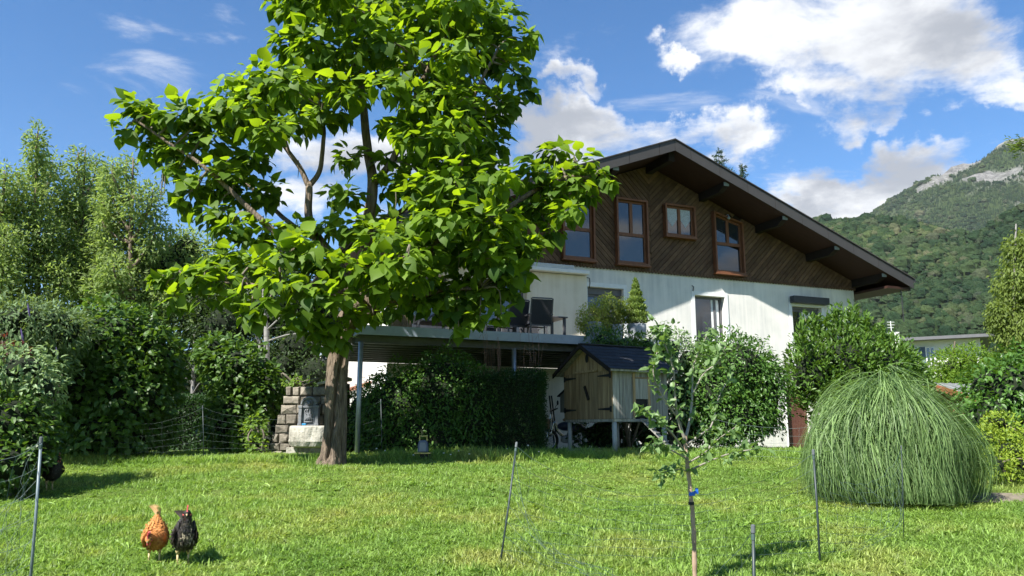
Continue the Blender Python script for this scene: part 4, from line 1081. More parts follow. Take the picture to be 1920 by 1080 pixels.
for px, py, l in ((1505, 640, 45), (1530, 615, 40), (1555, 622, 50), (1580, 605, 45), (1600, 600, 50), (1625, 615, 45), (1650, 630, 40), (1510, 610, 35), (1565, 600, 36), (1670, 650, 36), (1595, 625, 50)):
    sh.append(pxblob(px, py, 9, l * 0.75, 17.4 + rng.normal(0, 0.3), 0.12))
shrub('laurel_shoots', 'upright leafy laurel shoots rising above the cherry laurel', 'shrub', sh, (*at(1580, 830, 17.7)[:2], 0), M['lf_laurel2'], 0.12, 0.42, LEAF, 330, nstem=11, core=0, droop=-0.9, ragged=0.1, shell=0.9)
shrub('lime_shrub', 'yellow green leafy shrub beside the cherry laurel', 'shrub', [pxblob(1688, 682, 34, 34, 20.5, 0.6), pxblob(1690, 725, 46, 42, 20.5, 0.7)], (*at(1700, 820, 20.5)[:2], 0), M['lf_acacia'], 0.09, 0.5, RHOMB, 420, core=0.5, ragged=0.25)
shrub('dogwood_shrub', 'pale variegated shrub behind the hen house roof', 'shrub', [pxblob(1255, 660, 45, 50, 16.9, 0.6), pxblob(1290, 680, 40, 50, 16.9, 0.5), pxblob(1225, 690, 45, 45, 16.9, 0.5), pxblob(1260, 740, 60, 60, 16.9, 0.6)], (*at(1260, 830, 16.9)[:2], 0), M['lf_varieg'], 0.075, 0.55, LEAF, 260, core=0.4, ragged=0.25)
shrub('sumac_shrub', 'feathery green shrub in front of the terrace beam above hen house roof', 'shrub', [pxblob(1125, 634, 32, 20, 16.6, 0.4), pxblob(1165, 640, 36, 22, 16.6, 0.45), pxblob(1215, 645, 35, 22, 16.6, 0.4), pxblob(1170, 668, 60, 30, 16.6, 0.5), pxblob(1190, 720, 50, 60, 16.7, 0.4)], (*at(1180, 830, 16.7)[:2], 0), M['lf_laurel2'], 0.10, 0.28, LANCE, 420, core=0.3, ragged=0.35)
shrub('shade_shrub', 'dark low shrub in shade under the hen house', 'shrub', [pxblob(1130, 815, 60, 40, 17.0, 0.5), pxblob(1215, 800, 60, 55, 17.2, 0.6), pxblob(1280, 800, 40, 55, 17.2, 0.5)], (*at(1170, 840, 17.1)[:2], 0), M['lf_hedge'], 0.09, 0.5, LEAF, 260, core=0.6)
# right edge
shrub('climber_hedge', 'tall leafy hedge rising out of frame at right edge', 'hedge', [pxblob(1890, 740, 75, 75, 13.6, 1.0), pxblob(1960, 720, 80, 80, 13.8, 1.0), pxblob(1850, 790, 45, 50, 13.4, 0.7), pxblob(1920, 810, 80, 70, 13.5, 0.9), pxblob(2050, 740, 90, 90, 14, 1.0)], (*at(1920, 850, 13.6)[:2], 0), M['lf_laurel'], 0.10, 0.55, LEAF, 240, core=0.68, ragged=0.12)
shrub('spiraea_shrub', 'golden yellow low shrub at foot of the right hedge', 'shrub', [pxblob(1870, 872, 30, 28, 10.4, 0.25), pxblob(1895, 840, 32, 32, 10.8, 0.3), pxblob(1850, 820, 26, 24, 11.2, 0.3), pxblob(1920, 870, 30, 34, 10.6, 0.3), pxblob(1875, 795, 26, 22, 11.4, 0.3), pxblob(1940, 830, 34, 34, 10.8, 0.3)], (*at(1890, 900, 10.8)[:2], 0), M['lf_yellow'], 0.055, 0.45, LANCE, 700, core=0.45, ragged=0.25, droop=-0.2)
# left edge
shrub('hazel_shrub', 'large dark hazel shrub with round leaves at left of lawn', 'shrub', [pxblob(215, 650, 95, 85, 14.6, 1.3), pxblob(165, 740, 85, 95, 14.3, 1.2), pxblob(255, 745, 65, 95, 14.3, 1.1), pxblob(205, 810, 105, 65, 14.2, 1.1), pxblob(290, 680, 45, 60, 14.6, 0.9), pxblob(120, 660, 60, 80, 14.8, 1.0)],
      (*at(205, 860, 14.5)[:2], 0), M['lf_hazel'], 0.12, 0.8, LEAF, 190, core=0.66, ragged=0.12, upn=0.7)
shrub('fountain_hazel', 'leafy hazel shrub beside the stone fountain wall', 'shrub', [pxblob(445, 700, 60, 65, 16.6, 0.8), pxblob(488, 735, 42, 52, 16.6, 0.6), pxblob(435, 790, 48, 65, 16.2, 0.7), pxblob(470, 810, 30, 50, 16.2, 0.4), pxblob(405, 670, 35, 45, 16.8, 0.7)], (*at(455, 860, 16.3)[:2], 0), M['lf_hazel'], 0.12, 0.8, LEAF, 190, core=0.6, ragged=0.15, upn=0.7)
shrub('golden_creeper', 'yellowish creeper sprigs at foot of the stone fountain wall', 'shrub', [pxblob(478, 800, 20, 24, 15.6, 0.2), pxblob(480, 840, 18, 24, 15.5, 0.2), pxblob(455, 825, 22, 26, 15.6, 0.2)], (*at(490, 858, 15.6)[:2], 0), M['lf_acacia'], 0.075, 0.8, LEAF, 300, core=0, ragged=0.3)
shrub('top_sprigs', 'small lime sprigs growing on top of the fountain wall', 'shrub', [pxblob(560, 718, 30, 10, 15.9, 0.15)], at(560, 727, 15.9), M['lf_acacia'], 0.09, 0.6, LEAF, 240, core=0, ragged=0.4, zclip=False)
shrub('variegated_dogwood', 'pale variegated dogwood at left frame edge', 'shrub', [pxblob(40, 690, 60, 45, 10.2, 0.6), pxblob(85, 730, 28, 45, 10.2, 0.4), pxblob(-40, 700, 70, 60, 10.2, 0.7)], (*at(20, 940, 10.2)[:2], 0), M['lf_varieg'], 0.085, 0.55, LEAF, 260, core=0.5, ragged=0.25)
shrub('edge_shrub', 'mixed green shrub in front of variegated dogwood at left edge', 'shrub', [pxblob(30, 790, 62, 60, 9.9, 0.6), pxblob(20, 870, 55, 50, 9.6, 0.5), pxblob(-60, 830, 70, 90, 9.8, 0.7), pxblob(80, 830, 22, 40, 9.9, 0.3)], (*at(10, 950, 9.8)[:2], 0), M['lf_hazel'], 0.085, 0.7, LEAF, 300, core=0.62, ragged=0.12)
bud = shrub('buddleia', 'grey green buddleia with purple flower spikes behind the dogwood', 'shrub', [pxblob(40, 610, 80, 55, 12.5, 0.8), pxblob(110, 620, 55, 50, 12.8, 0.7), pxblob(-40, 620, 80, 70, 12.5, 0.8), pxblob(50, 680, 80, 60, 12.6, 0.8)], (*at(60, 880, 12.8)[:2], 0), M['lf_budd'], 0.13, 0.22, LANCE, 320, core=0.55, ragged=0.3)
for px, py in ((44, 640), (56, 593), (108, 676)):
    a = at(px, py, 11.7); d = np.array([rng.normal(0, .4), -.3, 1.0]); mb = MB(); mb.tube([a, a + d * 0.06, a + d * 0.14, a + d * 0.2], [0.008, 0.016, 0.012, 0.003], 8); mb.build('flower_spike', M['flower_purple'], bud, world=True)
shrub('barberry', 'small dark red leaved shrub sprig at left edge', 'shrub', [pxblob(28, 658, 26, 14, 10.3, 0.25), pxblob(4, 640, 14, 12, 10.3, 0.2)], (*at(20, 900, 10.6)[:2], 0), M['lf_red'], 0.06, 0.55, LEAF, 300, core=0)
box_hedge('far_hedge', 'clipped far hedge beyond the back lawn', *(lambda a, b: (a, b))(at(255, 800, 24)[0], at(440, 800, 24)[0]), 24, 25.4, 1.6 + 24 * ray(330, 742)[2], M['lf_hedge'], 0.09, 0.5, 700, round_=0.3)

# ------------------------------------------------------------------ background trees
def bg_tree(name, label, px, py_top, Y, plumes, m, size, ratio, dens, trunk_r=0.16, trunk_m=None, tmpl=RHOMB, lean=0.0, group=None, core=0.0, droop=0.3, shell=0.75, ragged=0.2, lump=0.25):
    b0 = at(px, 806, Y); g0 = gz1(b0[0], b0[1]) - 0.05
    t = thing(name, label, 'tree', (b0[0], b0[1], g0), 0, group)
    top = at(px + lean, py_top, Y)
    tpth = spline([(b0[0], b0[1], g0), ((b0[0] * 2 + top[0]) / 3 + 0.1, Y, (g0 * 2 + top[2]) / 3), ((b0[0] + 2 * top[0]) / 3 - 0.08, Y, (g0 + 2 * top[2]) / 3), tuple(top)], 24)
    mb = MB(); mb.tube(tpth, np.linspace(trunk_r, 0.02, 24), 10)
    blobs = [pxblob(*pl) for pl in plumes]
    for c, r, w in blobs:
        k = np.argmin(np.abs(tpth[:, 2] - (c[2] - r[2] * 0.9 - 0.4))); k = max(2, k)
        mb.tube(spline([tpth[k], (tpth[k] + c) / 2 + [0, 0, -0.1], c, c + [0, 0, r[2] * 0.7]], 9), np.linspace(trunk_r * 0.4, 0.012, 9), 6)
    mb.build('trunk', trunk_m or M['bark'], t, world=True, smooth=True)
    arr = blob_leaves(blobs, dens, size, ratio, tmpl, shell=shell, ragged=ragged, droop=droop, lump=lump, upn=0.7, tilt=0.7)
    cr = foliage('crown', arr, ratio, tmpl, m, t)
    if core:
        mb = MB()
        for c, r, w in blobs: mb.ball(c, np.array(r) * core, 12, 9)
        mb.build('twig_mass', M['core'], t, world=True)
    return t
def plume(px, top, bot, w, Y):
    """stack of narrowing blobs: an upright feathery plume"""
    out = []; n = max(3, int((bot - top) / (w * 1.1)))
    for i in range(n):
        f = (i + 0.5) / n; out.append((px + rng.normal(0, w * 0.12), top + (bot - top) * f, w * (0.38 + 0.62 * f ** 0.7), (bot - top) / n * 0.78, Y + rng.normal(0, 0.4), None))
    return out
PG = 'pale feathery trees behind the left shrubs'
bg_tree('willow_tree', 'tallest pale feathery tree with pointed top at left', 72, 238, 26, plume(68, 242, 520, 46, 26) + plume(95, 300, 560, 50, 26.5) + plume(30, 330, 600, 55, 26), M['lf_pale'], 0.16, 0.42, 140, group=PG)
bg_tree('willow_tree', 'pale feathery tree with twin tops right of the tallest one', 160, 280, 27, plume(148, 285, 540, 42, 27) + plume(180, 300, 560, 46, 27.3) + plume(125, 350, 600, 50, 27), M['lf_pale'], 0.16, 0.42, 140, group=PG)
bg_tree('willow_tree', 'pale feathery tree just left of the catalpa branches', 250, 295, 26, plume(250, 300, 560, 44, 26) + plume(285, 350, 600, 48, 26.4) + plume(215, 305, 580, 40, 26) + plume(195, 320, 560, 36, 26.5), M['lf_pale'], 0.16, 0.42, 140, group=PG)
bg_tree('willow_tree', 'pale feathery tree cut by the left frame edge', 8, 318, 25, plume(5, 320, 600, 50, 25) + plume(-40, 300, 600, 60, 25.3) + plume(-100, 330, 620, 70, 25.6), M['lf_pale'], 0.16, 0.42, 140, group=PG)
DG = 'shady trees behind the catalpa trunk'
bg_tree('shade_tree', 'dull green tree behind the pale feathery trees', 320, 430, 28, [(310, 500, 70, 80, 28, 1.4), (350, 570, 75, 70, 27.6, 1.4), (280, 590, 80, 70, 28, 1.5), (390, 520, 60, 60, 28.4, 1.3), (350, 470, 55, 50, 28.4, 1.2), (400, 590, 60, 60, 28.6, 1.2)], M['lf_pale'], 0.17, 0.5, 80, group=DG, core=0.45)
bg_tree('shade_tree', 'dark tree with thin branches between hazel and catalpa trunk', 455, 480, 27, [(440, 530, 70, 60, 27, 1.4), (500, 520, 70, 60, 27.5, 1.4), (420, 610, 65, 65, 26.6, 1.3), (480, 660, 50, 40, 27, 1.0), (545, 480, 60, 50, 27.5, 1.3), (370, 590, 60, 70, 27.2, 1.3), (460, 590, 60, 55, 28.2, 1.3)], M['lf_dark'], 0.15, 0.5, 75, group=DG, core=0.55)
bg_tree('shade_tree', 'dark tree directly behind the catalpa trunk', 575, 500, 28, [(570, 560, 70, 60, 28, 1.5), (560, 650, 60, 55, 27.4, 1.3), (620, 600, 60, 60, 28.5, 1.3), (590, 700, 60, 50, 27, 1.2), (520, 600, 60, 50, 28.4, 1.3), (530, 690, 50, 40, 27, 1.2)], M['lf_dark'], 0.15, 0.5, 65, group=DG, core=0.6)
bg_tree('shade_tree', 'low dark tree above the far clipped hedge', 345, 640, 29, [(330, 690, 60, 50, 29, 1.2), (390, 690, 60, 50, 29, 1.2), (280, 690, 60, 60, 29.4, 1.2)], M['lf_dark'], 0.15, 0.5, 55, group=DG, core=0.5)
bw = thing('backdrop_hedge', 'tall dark hedgerow closing the garden at the far left', 'hedge', (-13, 33, 0.8))
arr = blob_leaves([(np.array([x, 33 + (i % 2), 3.0]), (2.2, 1.2, 2.6 + 0.4 * (i % 3)), 1) for i, x in enumerate(np.arange(-30, -3.4, 2.4))], 55, 0.2, 0.6, RHOMB, shell=0.4)
foliage('foliage', arr, 0.6, RHOMB, M['lf_dark'], bw)
mb = MB(); [mb.ball((x, 33.3, 2.6), (2.0, 1.0, 2.6), 12, 8) for x in np.arange(-30, -3.4, 2.4)]; mb.build('twig_mass', M['core'], bw, world=True)
BG_ = 'birches behind the fountain'
def birch(px, py0, py1, Y, dx, r, label):
    b0 = at(px, 806, Y); g0 = gz1(b0[0], b0[1])
    t = thing('birch_tree', label, 'tree', (b0[0], b0[1], g0 - 0.05), 0, BG_)
    P_ = spline([(b0[0], Y, g0 - 0.05), at(px, py0, Y), at(px + dx, py1, Y), at(px + dx * 1.8, py1 - 70, Y)], 16)
    mb = MB(); mb.tube(P_, np.linspace(r, r * 0.35, 16), 9)
    for k in range(6):
        q = P_[5 + k]; e = q + np.array([rng.normal(0, 1.0), rng.normal(0, .5), rng.uniform(0.1, 0.7)]); mb.tube(spline([q, (q + e) / 2 + [0, 0, .12], e], 6), np.linspace(r * 0.3, 0.008, 6), 5)
    mb.build('trunk', M['birch_bark'], t, world=True, smooth=True)
    arr = blob_leaves([(P_[-1] + rng.normal(0, .3, 3), (0.9, 0.8, 0.6), 1), (P_[-3] + rng.normal(0, .5, 3), (0.9, 0.7, 0.5), 1)], 60, 0.12, 0.5, RHOMB, shell=0.9)
    foliage('crown', arr, 0.5, RHOMB, M['lf_dark'], t)
birch(500, 640, 590, 22, -4, 0.10, 'white birch stem forking behind the fountain hazel')
birch(487, 650, 600, 22.6, -14, 0.05, 'thin pale birch stem left of the forked birch')
birch(361, 740, 690, 26.4, 2, 0.09, 'short pale trunk above the far clipped hedge')
# right-hand trees
bg_tree('acacia_tree', 'bright lime acacia in front of the white neighbouring house', 1790, 640, 30, [(1785, 690, 42, 36, 30, 1.0), (1815, 685, 45, 40, 30, 1.0), (1760, 715, 36, 30, 30, 0.9), (1845, 705, 40, 40, 30, 0.9), (1790, 735, 60, 38, 29.5, 0.9)], M['lf_acacia'], 0.13, 0.5, 170, trunk_r=0.1, shell=0.5, ragged=0.3, core=0.35)
bg_tree('weeping_birch', 'olive green weeping birch at the right frame edge', 1905, 420, 23, [(1928, 470, 42, 40, 23, 0.8), (1910, 540, 38, 55, 23, 0.8), (1950, 540, 55, 60, 23, 0.9), (1902, 620, 36, 50, 23, 0.8), (1950, 630, 60, 60, 23, 0.9), (1870, 590, 20, 30, 23, 0.4), (1960, 470, 40, 50, 23, .7)], M['lf_birch'], 0.12, 0.5, 330, trunk_r=0.12, trunk_m=M['birch_bark'], droop=1.2, shell=0.7, ragged=0.3)
def conifer_tree(label, px, py_top, Y, h, group=None, name='conifer_tree', r0=1.3):
    top = at(px, py_top, Y); g0 = gz1(top[0], top[1])
    t = thing(name, label, 'tree', (top[0], top[1], g0 - 0.05), 0, group)
    mb = MB(); mb.tube([(top[0], top[1], g0 - 0.05), (top[0], top[1], (g0 + top[2]) / 2), tuple(top)], [0.16, 0.1, 0.01], 8)
    P = []; Dr = []
    z = top[2] - 0.25
    while z > max(g0 + 1.0, top[2] - h):
        f = (top[2] - z) / h; R = 0.12 + r0 * f
        for k in range(6):
            a = rng.uniform(0, 6.28); d = np.array([math.cos(a), math.sin(a), rng.uniform(-0.25, 0.25)])
            L_ = R * rng.uniform(0.6, 1.1); e = np.array([top[0], top[1], z]) + d * L_
            mb.tube([(top[0], top[1], z), tuple((np.array([top[0], top[1], z]) + e) / 2 + [0, 0, .03]), tuple(e)], [0.012, 0.009, 0.004], 4)
            n = int(26 * L_ / 0.5) + 8; u_ = rng.uniform(0.15, 1.02, n)
            P.append(np.array([top[0], top[1], z]) + d * (L_ * u_)[:, None] + rng.normal(0, 0.03, (n, 3))); Dr.append(d + rng.normal(0, 0.8, (n, 3)) + [0, 0, .2])
        z -= 0.24
    n = 24; P.append(np.array([top[0], top[1], top[2] - 0.2]) + np.stack([rng.normal(0, .03, n), rng.normal(0, .03, n), rng.uniform(-.2, .2, n)], 1)); Dr.append(rng.normal(0, .6, (n, 3)) + [0, 0, 1.0])
    mb.build('trunk', M['twig'], t, world=True)
    P = np.vstack(P); Dr = np.vstack(Dr); n = len(P)
    foliage('crown', (P, Dr, rng.normal(size=(n, 3)) + [0, 0, 1], 0.13 * rng.uniform(.6, 1.3, n), rng.random(n)), 0.22, RHOMB, M['lf_hedge'], t)
    return t
conifer_tree('tall conifer tip rising behind the roof right of the ridge', 1347, 278, 40, 4.0, r0=1.7)
conifer_tree('smaller conifer tip behind the roof slope', 1390, 306, 41, 3.0, r0=1.2)
conifer_tree('dark spruce reflected in the house windows, out of frame to the right', 3300, 420, 14.5, 8.0, r0=2.0)
bg_tree('garden_tree', 'round tree out of frame on the right, mirrored in the house windows', 2900, 400, 20, [(2900, 480, 140, 110, 20, 1.8), (2990, 560, 120, 110, 20, 1.6), (2830, 590, 120, 100, 20, 1.6)], M['lf_hazel'], 0.2, 0.6, 50, core=0.6)
# conifer twig hanging into the upper right corner belongs to a pine standing just outside
pine = thing('pine_tree', 'pine bough entering at the upper right corner over the mountain', 'tree', (*at(2200, 806, 22)[:2], 1.0))
mb = MB(); b0 = at(2200, 806, 22); mb.tube([(b0[0], b0[1], 1.0), (b0[0] - .05, b0[1], 7), (b0[0], b0[1], 12.5)], [.2, .14, .03], 10)
P = []; Dr = []
for k in range(60):
    z = rng.uniform(3.5, 12.2); a = rng.uniform(0, 6.28); L_ = (13 - z) * 0.2 * rng.uniform(0.7, 1.1) + 0.4
    d = np.array([math.cos(a), math.sin(a), 0.05]); c = np.array([b0[0], b0[1], z]); mb.tube([c, c + d * L_ * .6, c + d * L_], [.02, .012, .005], 5)
    n = 60; u_ = rng.uniform(.2, 1, n); P.append(c + d * (L_ * u_)[:, None] + rng.normal(0, .06, (n, 3))); Dr.append(d + rng.normal(0, .8, (n, 3)))
tipb = at(1897, 272, 22); c = np.array([b0[0], b0[1], tipb[2] - 0.2]); d = tipb - c; mb.tube([c, c + d * .5 + [0, 0, .05], tipb], [.03, .02, .006], 6)
n = 420; u_ = rng.uniform(.6, 1, n); P.append(c + d * u_[:, None] + rng.normal(0, .13, (n, 3))); Dr.append(d * 0.5 + rng.normal(0, .7, (n, 3)))
mb.build('trunk', M['bark'], pine, world=True, smooth=True)
P = np.vstack(P); Dr = np.vstack(Dr); n = len(P)
foliage('crown', (P, Dr, rng.normal(size=(n, 3)) + [0, 0, 1], 0.16 * rng.uniform(.6, 1.3, n), rng.random(n)), 0.25, RHOMB, M['lf_conif'], pine)

# ------------------------------------------------------------------ silver grass clump
mc = at(1676, 930, 9.45); mc[2] = gz1(mc[0], mc[1])
misc = thing('silver_grass', 'huge dome of arching silver grass on the right of lawn', 'ornamental grass', tuple(mc))
n = 10500; K = 13
az = rng.uniform(0, 2 * math.pi, n); r0 = 0.42 * np.sqrt(rng.random(n)); ph0 = np.radians(92) * np.sqrt(rng.random(n)); kk = np.clip(rng.normal(0.91, 0.12, n), 0.55, 1.14)
azb = az + rng.normal(0, 0.5, n); base = np.stack([np.cos(azb) * r0 + 0.10, np.sin(azb) * r0, np.zeros(n)], 1)
# lopsided dome: blades rise to its skin, then hang down along it
RX = 0.87 * (1 + 0.12 * np.sin(az * 2 + 0.9) + 0.07 * np.sin(az * 5 + 2)); HZ = 1.00 * (1 + 0.05 * np.sin(az * 3))
def skin(ph, azz, k):
    return np.stack([np.cos(azz) * np.sin(ph) * RX[:, None] * k, np.sin(azz) * np.sin(ph) * RX[:, None] * 0.92 * k, 0.42 + HZ[:, None] * np.cos(ph) * k], 2)
K1 = 6; K2 = K - K1
S0 = skin(ph0[:, None], az[:, None], kk[:, None])[:, 0]
ctl = base * 0.75 + S0 * 0.25; ctl[:, 2] = S0[:, 2] * 0.92 + 0.10
u1 = np.linspace(0, 1, K1)[None, :, None]
C1 = base[:, None] * (1 - u1) ** 2 + 2 * ctl[:, None] * u1 * (1 - u1) + S0[:, None] * u1 ** 2
dph = np.radians(rng.uniform(14, 58, n)); u2 = np.linspace(0, 1, K2 + 1)[None, 1:]
stray = np.where(rng.random(n) < 0.14, rng.uniform(0.05, 0.22, n), 0); kcurl = kk[:, None] * (1 + (rng.normal(0.02, 0.06, n) + stray)[:, None] * u2)
C2 = skin(ph0[:, None] + dph[:, None] * u2, az[:, None] + rng.normal(0, 0.16, n)[:, None] * u2, kcurl)
C = np.concatenate([C1, C2], 1); C[:, :, 2] = np.maximum(C[:, :, 2], 0.02); tt = np.linspace(0, 1, K); az2 = az
C[:, :, 0] += 0.02 * np.sin(C[:, :, 2] * 6 + az[:, None] * 3); C[:, :, 1] += 0.02 * np.cos(C[:, :, 2] * 7 + az[:, None] * 2)
wd = (0.0048 * rng.uniform(0.6, 1.3, n))[:, None] * (1 - tt[None] ** 2.2) + 0.0008
sd = np.stack([-np.sin(az2), np.cos(az2), np.zeros(n)], 1) + rng.normal(0, 0.4, (n, 3)); sd = unit(sd)
V = np.stack([C - sd[:, None, :] * wd[..., None], C + sd[:, None, :] * wd[..., None]], 2).reshape(-1, 3)
i0 = (np.arange(n) * K * 2)[:, None] + (np.arange(K - 1) * 2)[None]; F = np.stack([i0, i0 + 1, i0 + 3, i0 + 2], -1).reshape(-1, 4)
bl = add('blades', mesh_np('blades', V, [F], np.repeat(np.clip(rng.normal(.45, .27, n), 0, 1), K * 2)), M['lf_misc'], misc); tag(bl, kind='stuff')

# ------------------------------------------------------------------ lawn grass
def tuft(seed, n, h, w, spread, lean):
    rs = np.random.default_rng(seed); K = 4; az = rs.uniform(0, 6.28, n); r = spread * np.sqrt(rs.random(n))
    base = np.stack([np.cos(az) * r, np.sin(az) * r, np.full(n, -0.01)], 1); a2 = rs.uniform(0, 6.28, n); hh = h * rs.uniform(0.45, 1.2, n); ln = lean * rs.uniform(0.2, 1.3, n)
    tt = np.linspace(0, 1, K); C = base[:, None, :] + np.stack([np.cos(a2)[:, None] * ln[:, None] * hh[:, None] * tt[None] ** 1.7, np.sin(a2)[:, None] * ln[:, None] * hh[:, None] * tt[None] ** 1.7, hh[:, None] * (tt[None] - 0.30 * (ln[:, None]) * tt[None] ** 2.2)], 2)
    wd = (w * rs.uniform(0.6, 1.3, n))[:, None] * np.array([0.8, 1.0, 0.75, 0.05])[None] / 2
    a3 = a2 + math.pi / 2 + rs.normal(0, .5, n); sd = np.stack([np.cos(a3), np.sin(a3), np.zeros(n)], 1)
    V = np.stack([C - sd[:, None, :] * wd[..., None], C + sd[:, None, :] * wd[..., None]], 2).reshape(-1, 3)
    i0 = (np.arange(n) * K * 2)[:, None] + (np.arange(K - 1) * 2)[None]; F = np.stack([i0, i0 + 1, i0 + 3, i0 + 2], -1).reshape(-1, 4)
    return mesh_np('tuft', V, [F], np.repeat(rs.random(n), K * 2))
def weed(seed, n, l, w):
    rs = np.random.default_rng(seed); a = rs.uniform(0, 6.28, n); d = np.stack([np.cos(a), np.sin(a), rs.uniform(.15, .8, n)], 1)
    V, F, T = leaf_arrays(np.zeros((n, 3)), d, np.array([0, 0, 1.0]) + rs.normal(0, .2, (n, 3)), l * rs.uniform(.6, 1.2, n), w, LEAF, rs.random(n))
    return mesh_np('weed', V, [F], T)
m, t, b = principled('grass_blade'); L = t.links
a = t.nodes.new('ShaderNodeAttribute'); a.attribute_name = 'tint'
g = t.nodes.new('ShaderNodeNewGeometry'); nz = t.nodes.new('ShaderNodeTexNoise'); nz.inputs['Scale'].default_value = 0.75; nz.inputs['Detail'].default_value = 6; nz.inputs['Roughness'].default_value = 0.65; L.new(g.outputs['Position'], nz.inputs['Vector'])
r1 = t.nodes.new('ShaderNodeValToRGB'); L.new(nz.outputs['Fac'], r1.inputs['Fac'])
e = r1.color_ramp.elements; e[0].position = 0.30; e[0].color = (0.120, 0.215, 0.038, 1); e[1].position = 0.66; e[1].color = (0.265, 0.305, 0.080, 1)
q = r1.color_ramp.elements.new(0.85); q.color = (0.30, 0.27, 0.11, 1)
q = r1.color_ramp.elements.new(0.5); q.color = (0.190, 0.292, 0.060, 1)
h = t.nodes.new('ShaderNodeHueSaturation'); mr = t.nodes.new('ShaderNodeMapRange'); mr.inputs['To Min'].default_value = 0.5; mr.inputs['To Max'].default_value = 1.55
L.new(a.outputs['Fac'], mr.inputs['Value']); L.new(mr.outputs[0], h.inputs['Value']); L.new(r1.outputs[0], h.inputs['Color']); L.new(h.outputs[0], b.inputs['Base Color'])
b.inputs['Roughness'].default_value = 0.5; b.inputs['Specular IOR Level'].default_value = 0.3
tr_ = t.nodes.new('ShaderNodeBsdfTranslucent'); mu = t.nodes.new('ShaderNodeMixRGB'); mu.blend_type = 'MULTIPLY'; mu.inputs['Fac'].default_value = 1; L.new(h.outputs[0], mu.inputs['Color1']); mu.inputs['Color2'].default_value = (1.7, 1.7, 0.8, 1)
L.new(mu.outputs[0], tr_.inputs['Color']); ms = t.nodes.new('ShaderNodeMixShader'); ms.inputs['Fac'].default_value = 0.35; L.new(b.outputs[0], ms.inputs[1]); L.new(tr_.outputs[0], ms.inputs[2]); L.new(ms.outputs[0], t.nodes['Material Output'].inputs['Surface'])
M['grass'] = m
def lawn_points(n, y0, y1, margin=1.2):
    y = np.sqrt(rng.uniform(y0 * y0, y1 * y1, n)); x = rng.uniform(-1, 1, n) * (0.70 * y + margin)
    return x, y
def plant_grass(name, label, x, y, hscale, protos, idx, smin=0.7, smax=1.3):
    z = gz(x, y); n = len(x); rot = np.stack([rng.normal(0, .12, n), rng.normal(0, .12, n), rng.uniform(0, 6.28, n)], 1)
    s = rng.uniform(smin, smax, n); pt = np.clip(1 + 0.75 * fbm2(x, y, 77, 3, 0.8), 0.35, 2)
    o = scatter_gn(name, np.stack([x, y, z], 1), rot, np.stack([s, s, s * pt * hscale], 1), idx, [(p, M['grass']) for p in protos]); tag(o, label, None, None, 'stuff'); return o
x, y = lawn_points(19000, 4.3, 9.5); x2, y2 = lawn_points(12500, 9.5, 15.2, 2.5)
kp = (fbm2(x, y, 55, 4, 1.3) > -0.75); x = x[kp]; y = y[kp]
x3 = rng.uniform(-13, 14, 7000); y3 = rng.uniform(15, 25, 7000)
x = np.concatenate([x, x2, x3]); y = np.concatenate([y, y2, y3])
bare = np.hypot((x - 5.75) / 0.62, (y - 9.55) / 0.32) < 1 + 0.5 * fbm2(x, y, 12, 3, 3.0)
x = x[~bare]; y = y[~bare]
plant_grass('grass', 'short sunlit lawn grass', x, y, 1.0, [tuft(i, 56, 0.047, 0.0070, 0.12, 1.35) for i in range(4)] + [tuft(10 + i, 26, 0.078, 0.010, 0.09, 1.0) for i in range(2)] + [weed(20, 16, 0.07, 0.45), weed(21, 10, 0.09, 0.3)],
            np.where((fbm2(x, y, 99, 3, 1.1) > 0.22) & (rng.random(len(x)) < 0.10), 6 + rng.integers(0, 2, len(x)), rng.choice(7, len(x), p=[.2, .2, .2, .2, .085, .085, .03])))
# longer grass along the crest and against walls, posts and shrubs
n = 2600; xc = rng.uniform(-9, 9, n); yc = 13.2 + 1.0 * rng.random(n) + 0.35 * fbm2(xc, xc * 0, 5, 2, 0.7)
plant_grass('tall_grass', 'longer grass along the crest of the lawn', xc, yc, 1.0, [tuft(40 + i, 24, 0.17, 0.010, 0.08, 0.7) for i in range(3)], rng.integers(0, 3, n), 0.6, 1.2)
fl = MB()
M['seedhead'] = mk('seedhead', (0.6, 0.6, 0.55), 0.9, 0.1, 20)
DH = 'dandelion clocks along the crest'
proto = None
for px, py, Y in ((706, 842, 13.6), (722, 846, 13.5), (832, 850, 13.4), (845, 858, 13.2), (775, 858, 13.2), (860, 846, 13.6), (950, 842, 13.7), (990, 836, 13.8), (1010, 852, 13.4), (880, 856, 13.2)):
    p = at(px, py, Y); g0 = gz1(p[0], p[1]); hh = max(0.12, p[2] - g0)
    if proto is None:
        d = thing('dandelion', 'thin stemmed dandelion clock in the grass by the hedge', 'flower', (p[0], p[1], g0), 0, DH); proto = d
        ch = [MB().tube([(0, 0, 0), (0.01, 0, 0.12), (0, 0, 0.25)], 0.003, 5).build('stalk', M['grass'], d), MB().ball((0, 0, 0.26), 0.016, 8, 6).build('seed_head', M['seedhead'], d)]
        proto.scale = (1, 1, hh / 0.25)
    else:
        d = proto.copy(); scene.collection.objects.link(d); d.location = (p[0], p[1], g0); d.scale = (1, 1, hh / 0.25)
        for c in ch: e_ = c.copy(); scene.collection.objects.link(e_); e_.parent = d
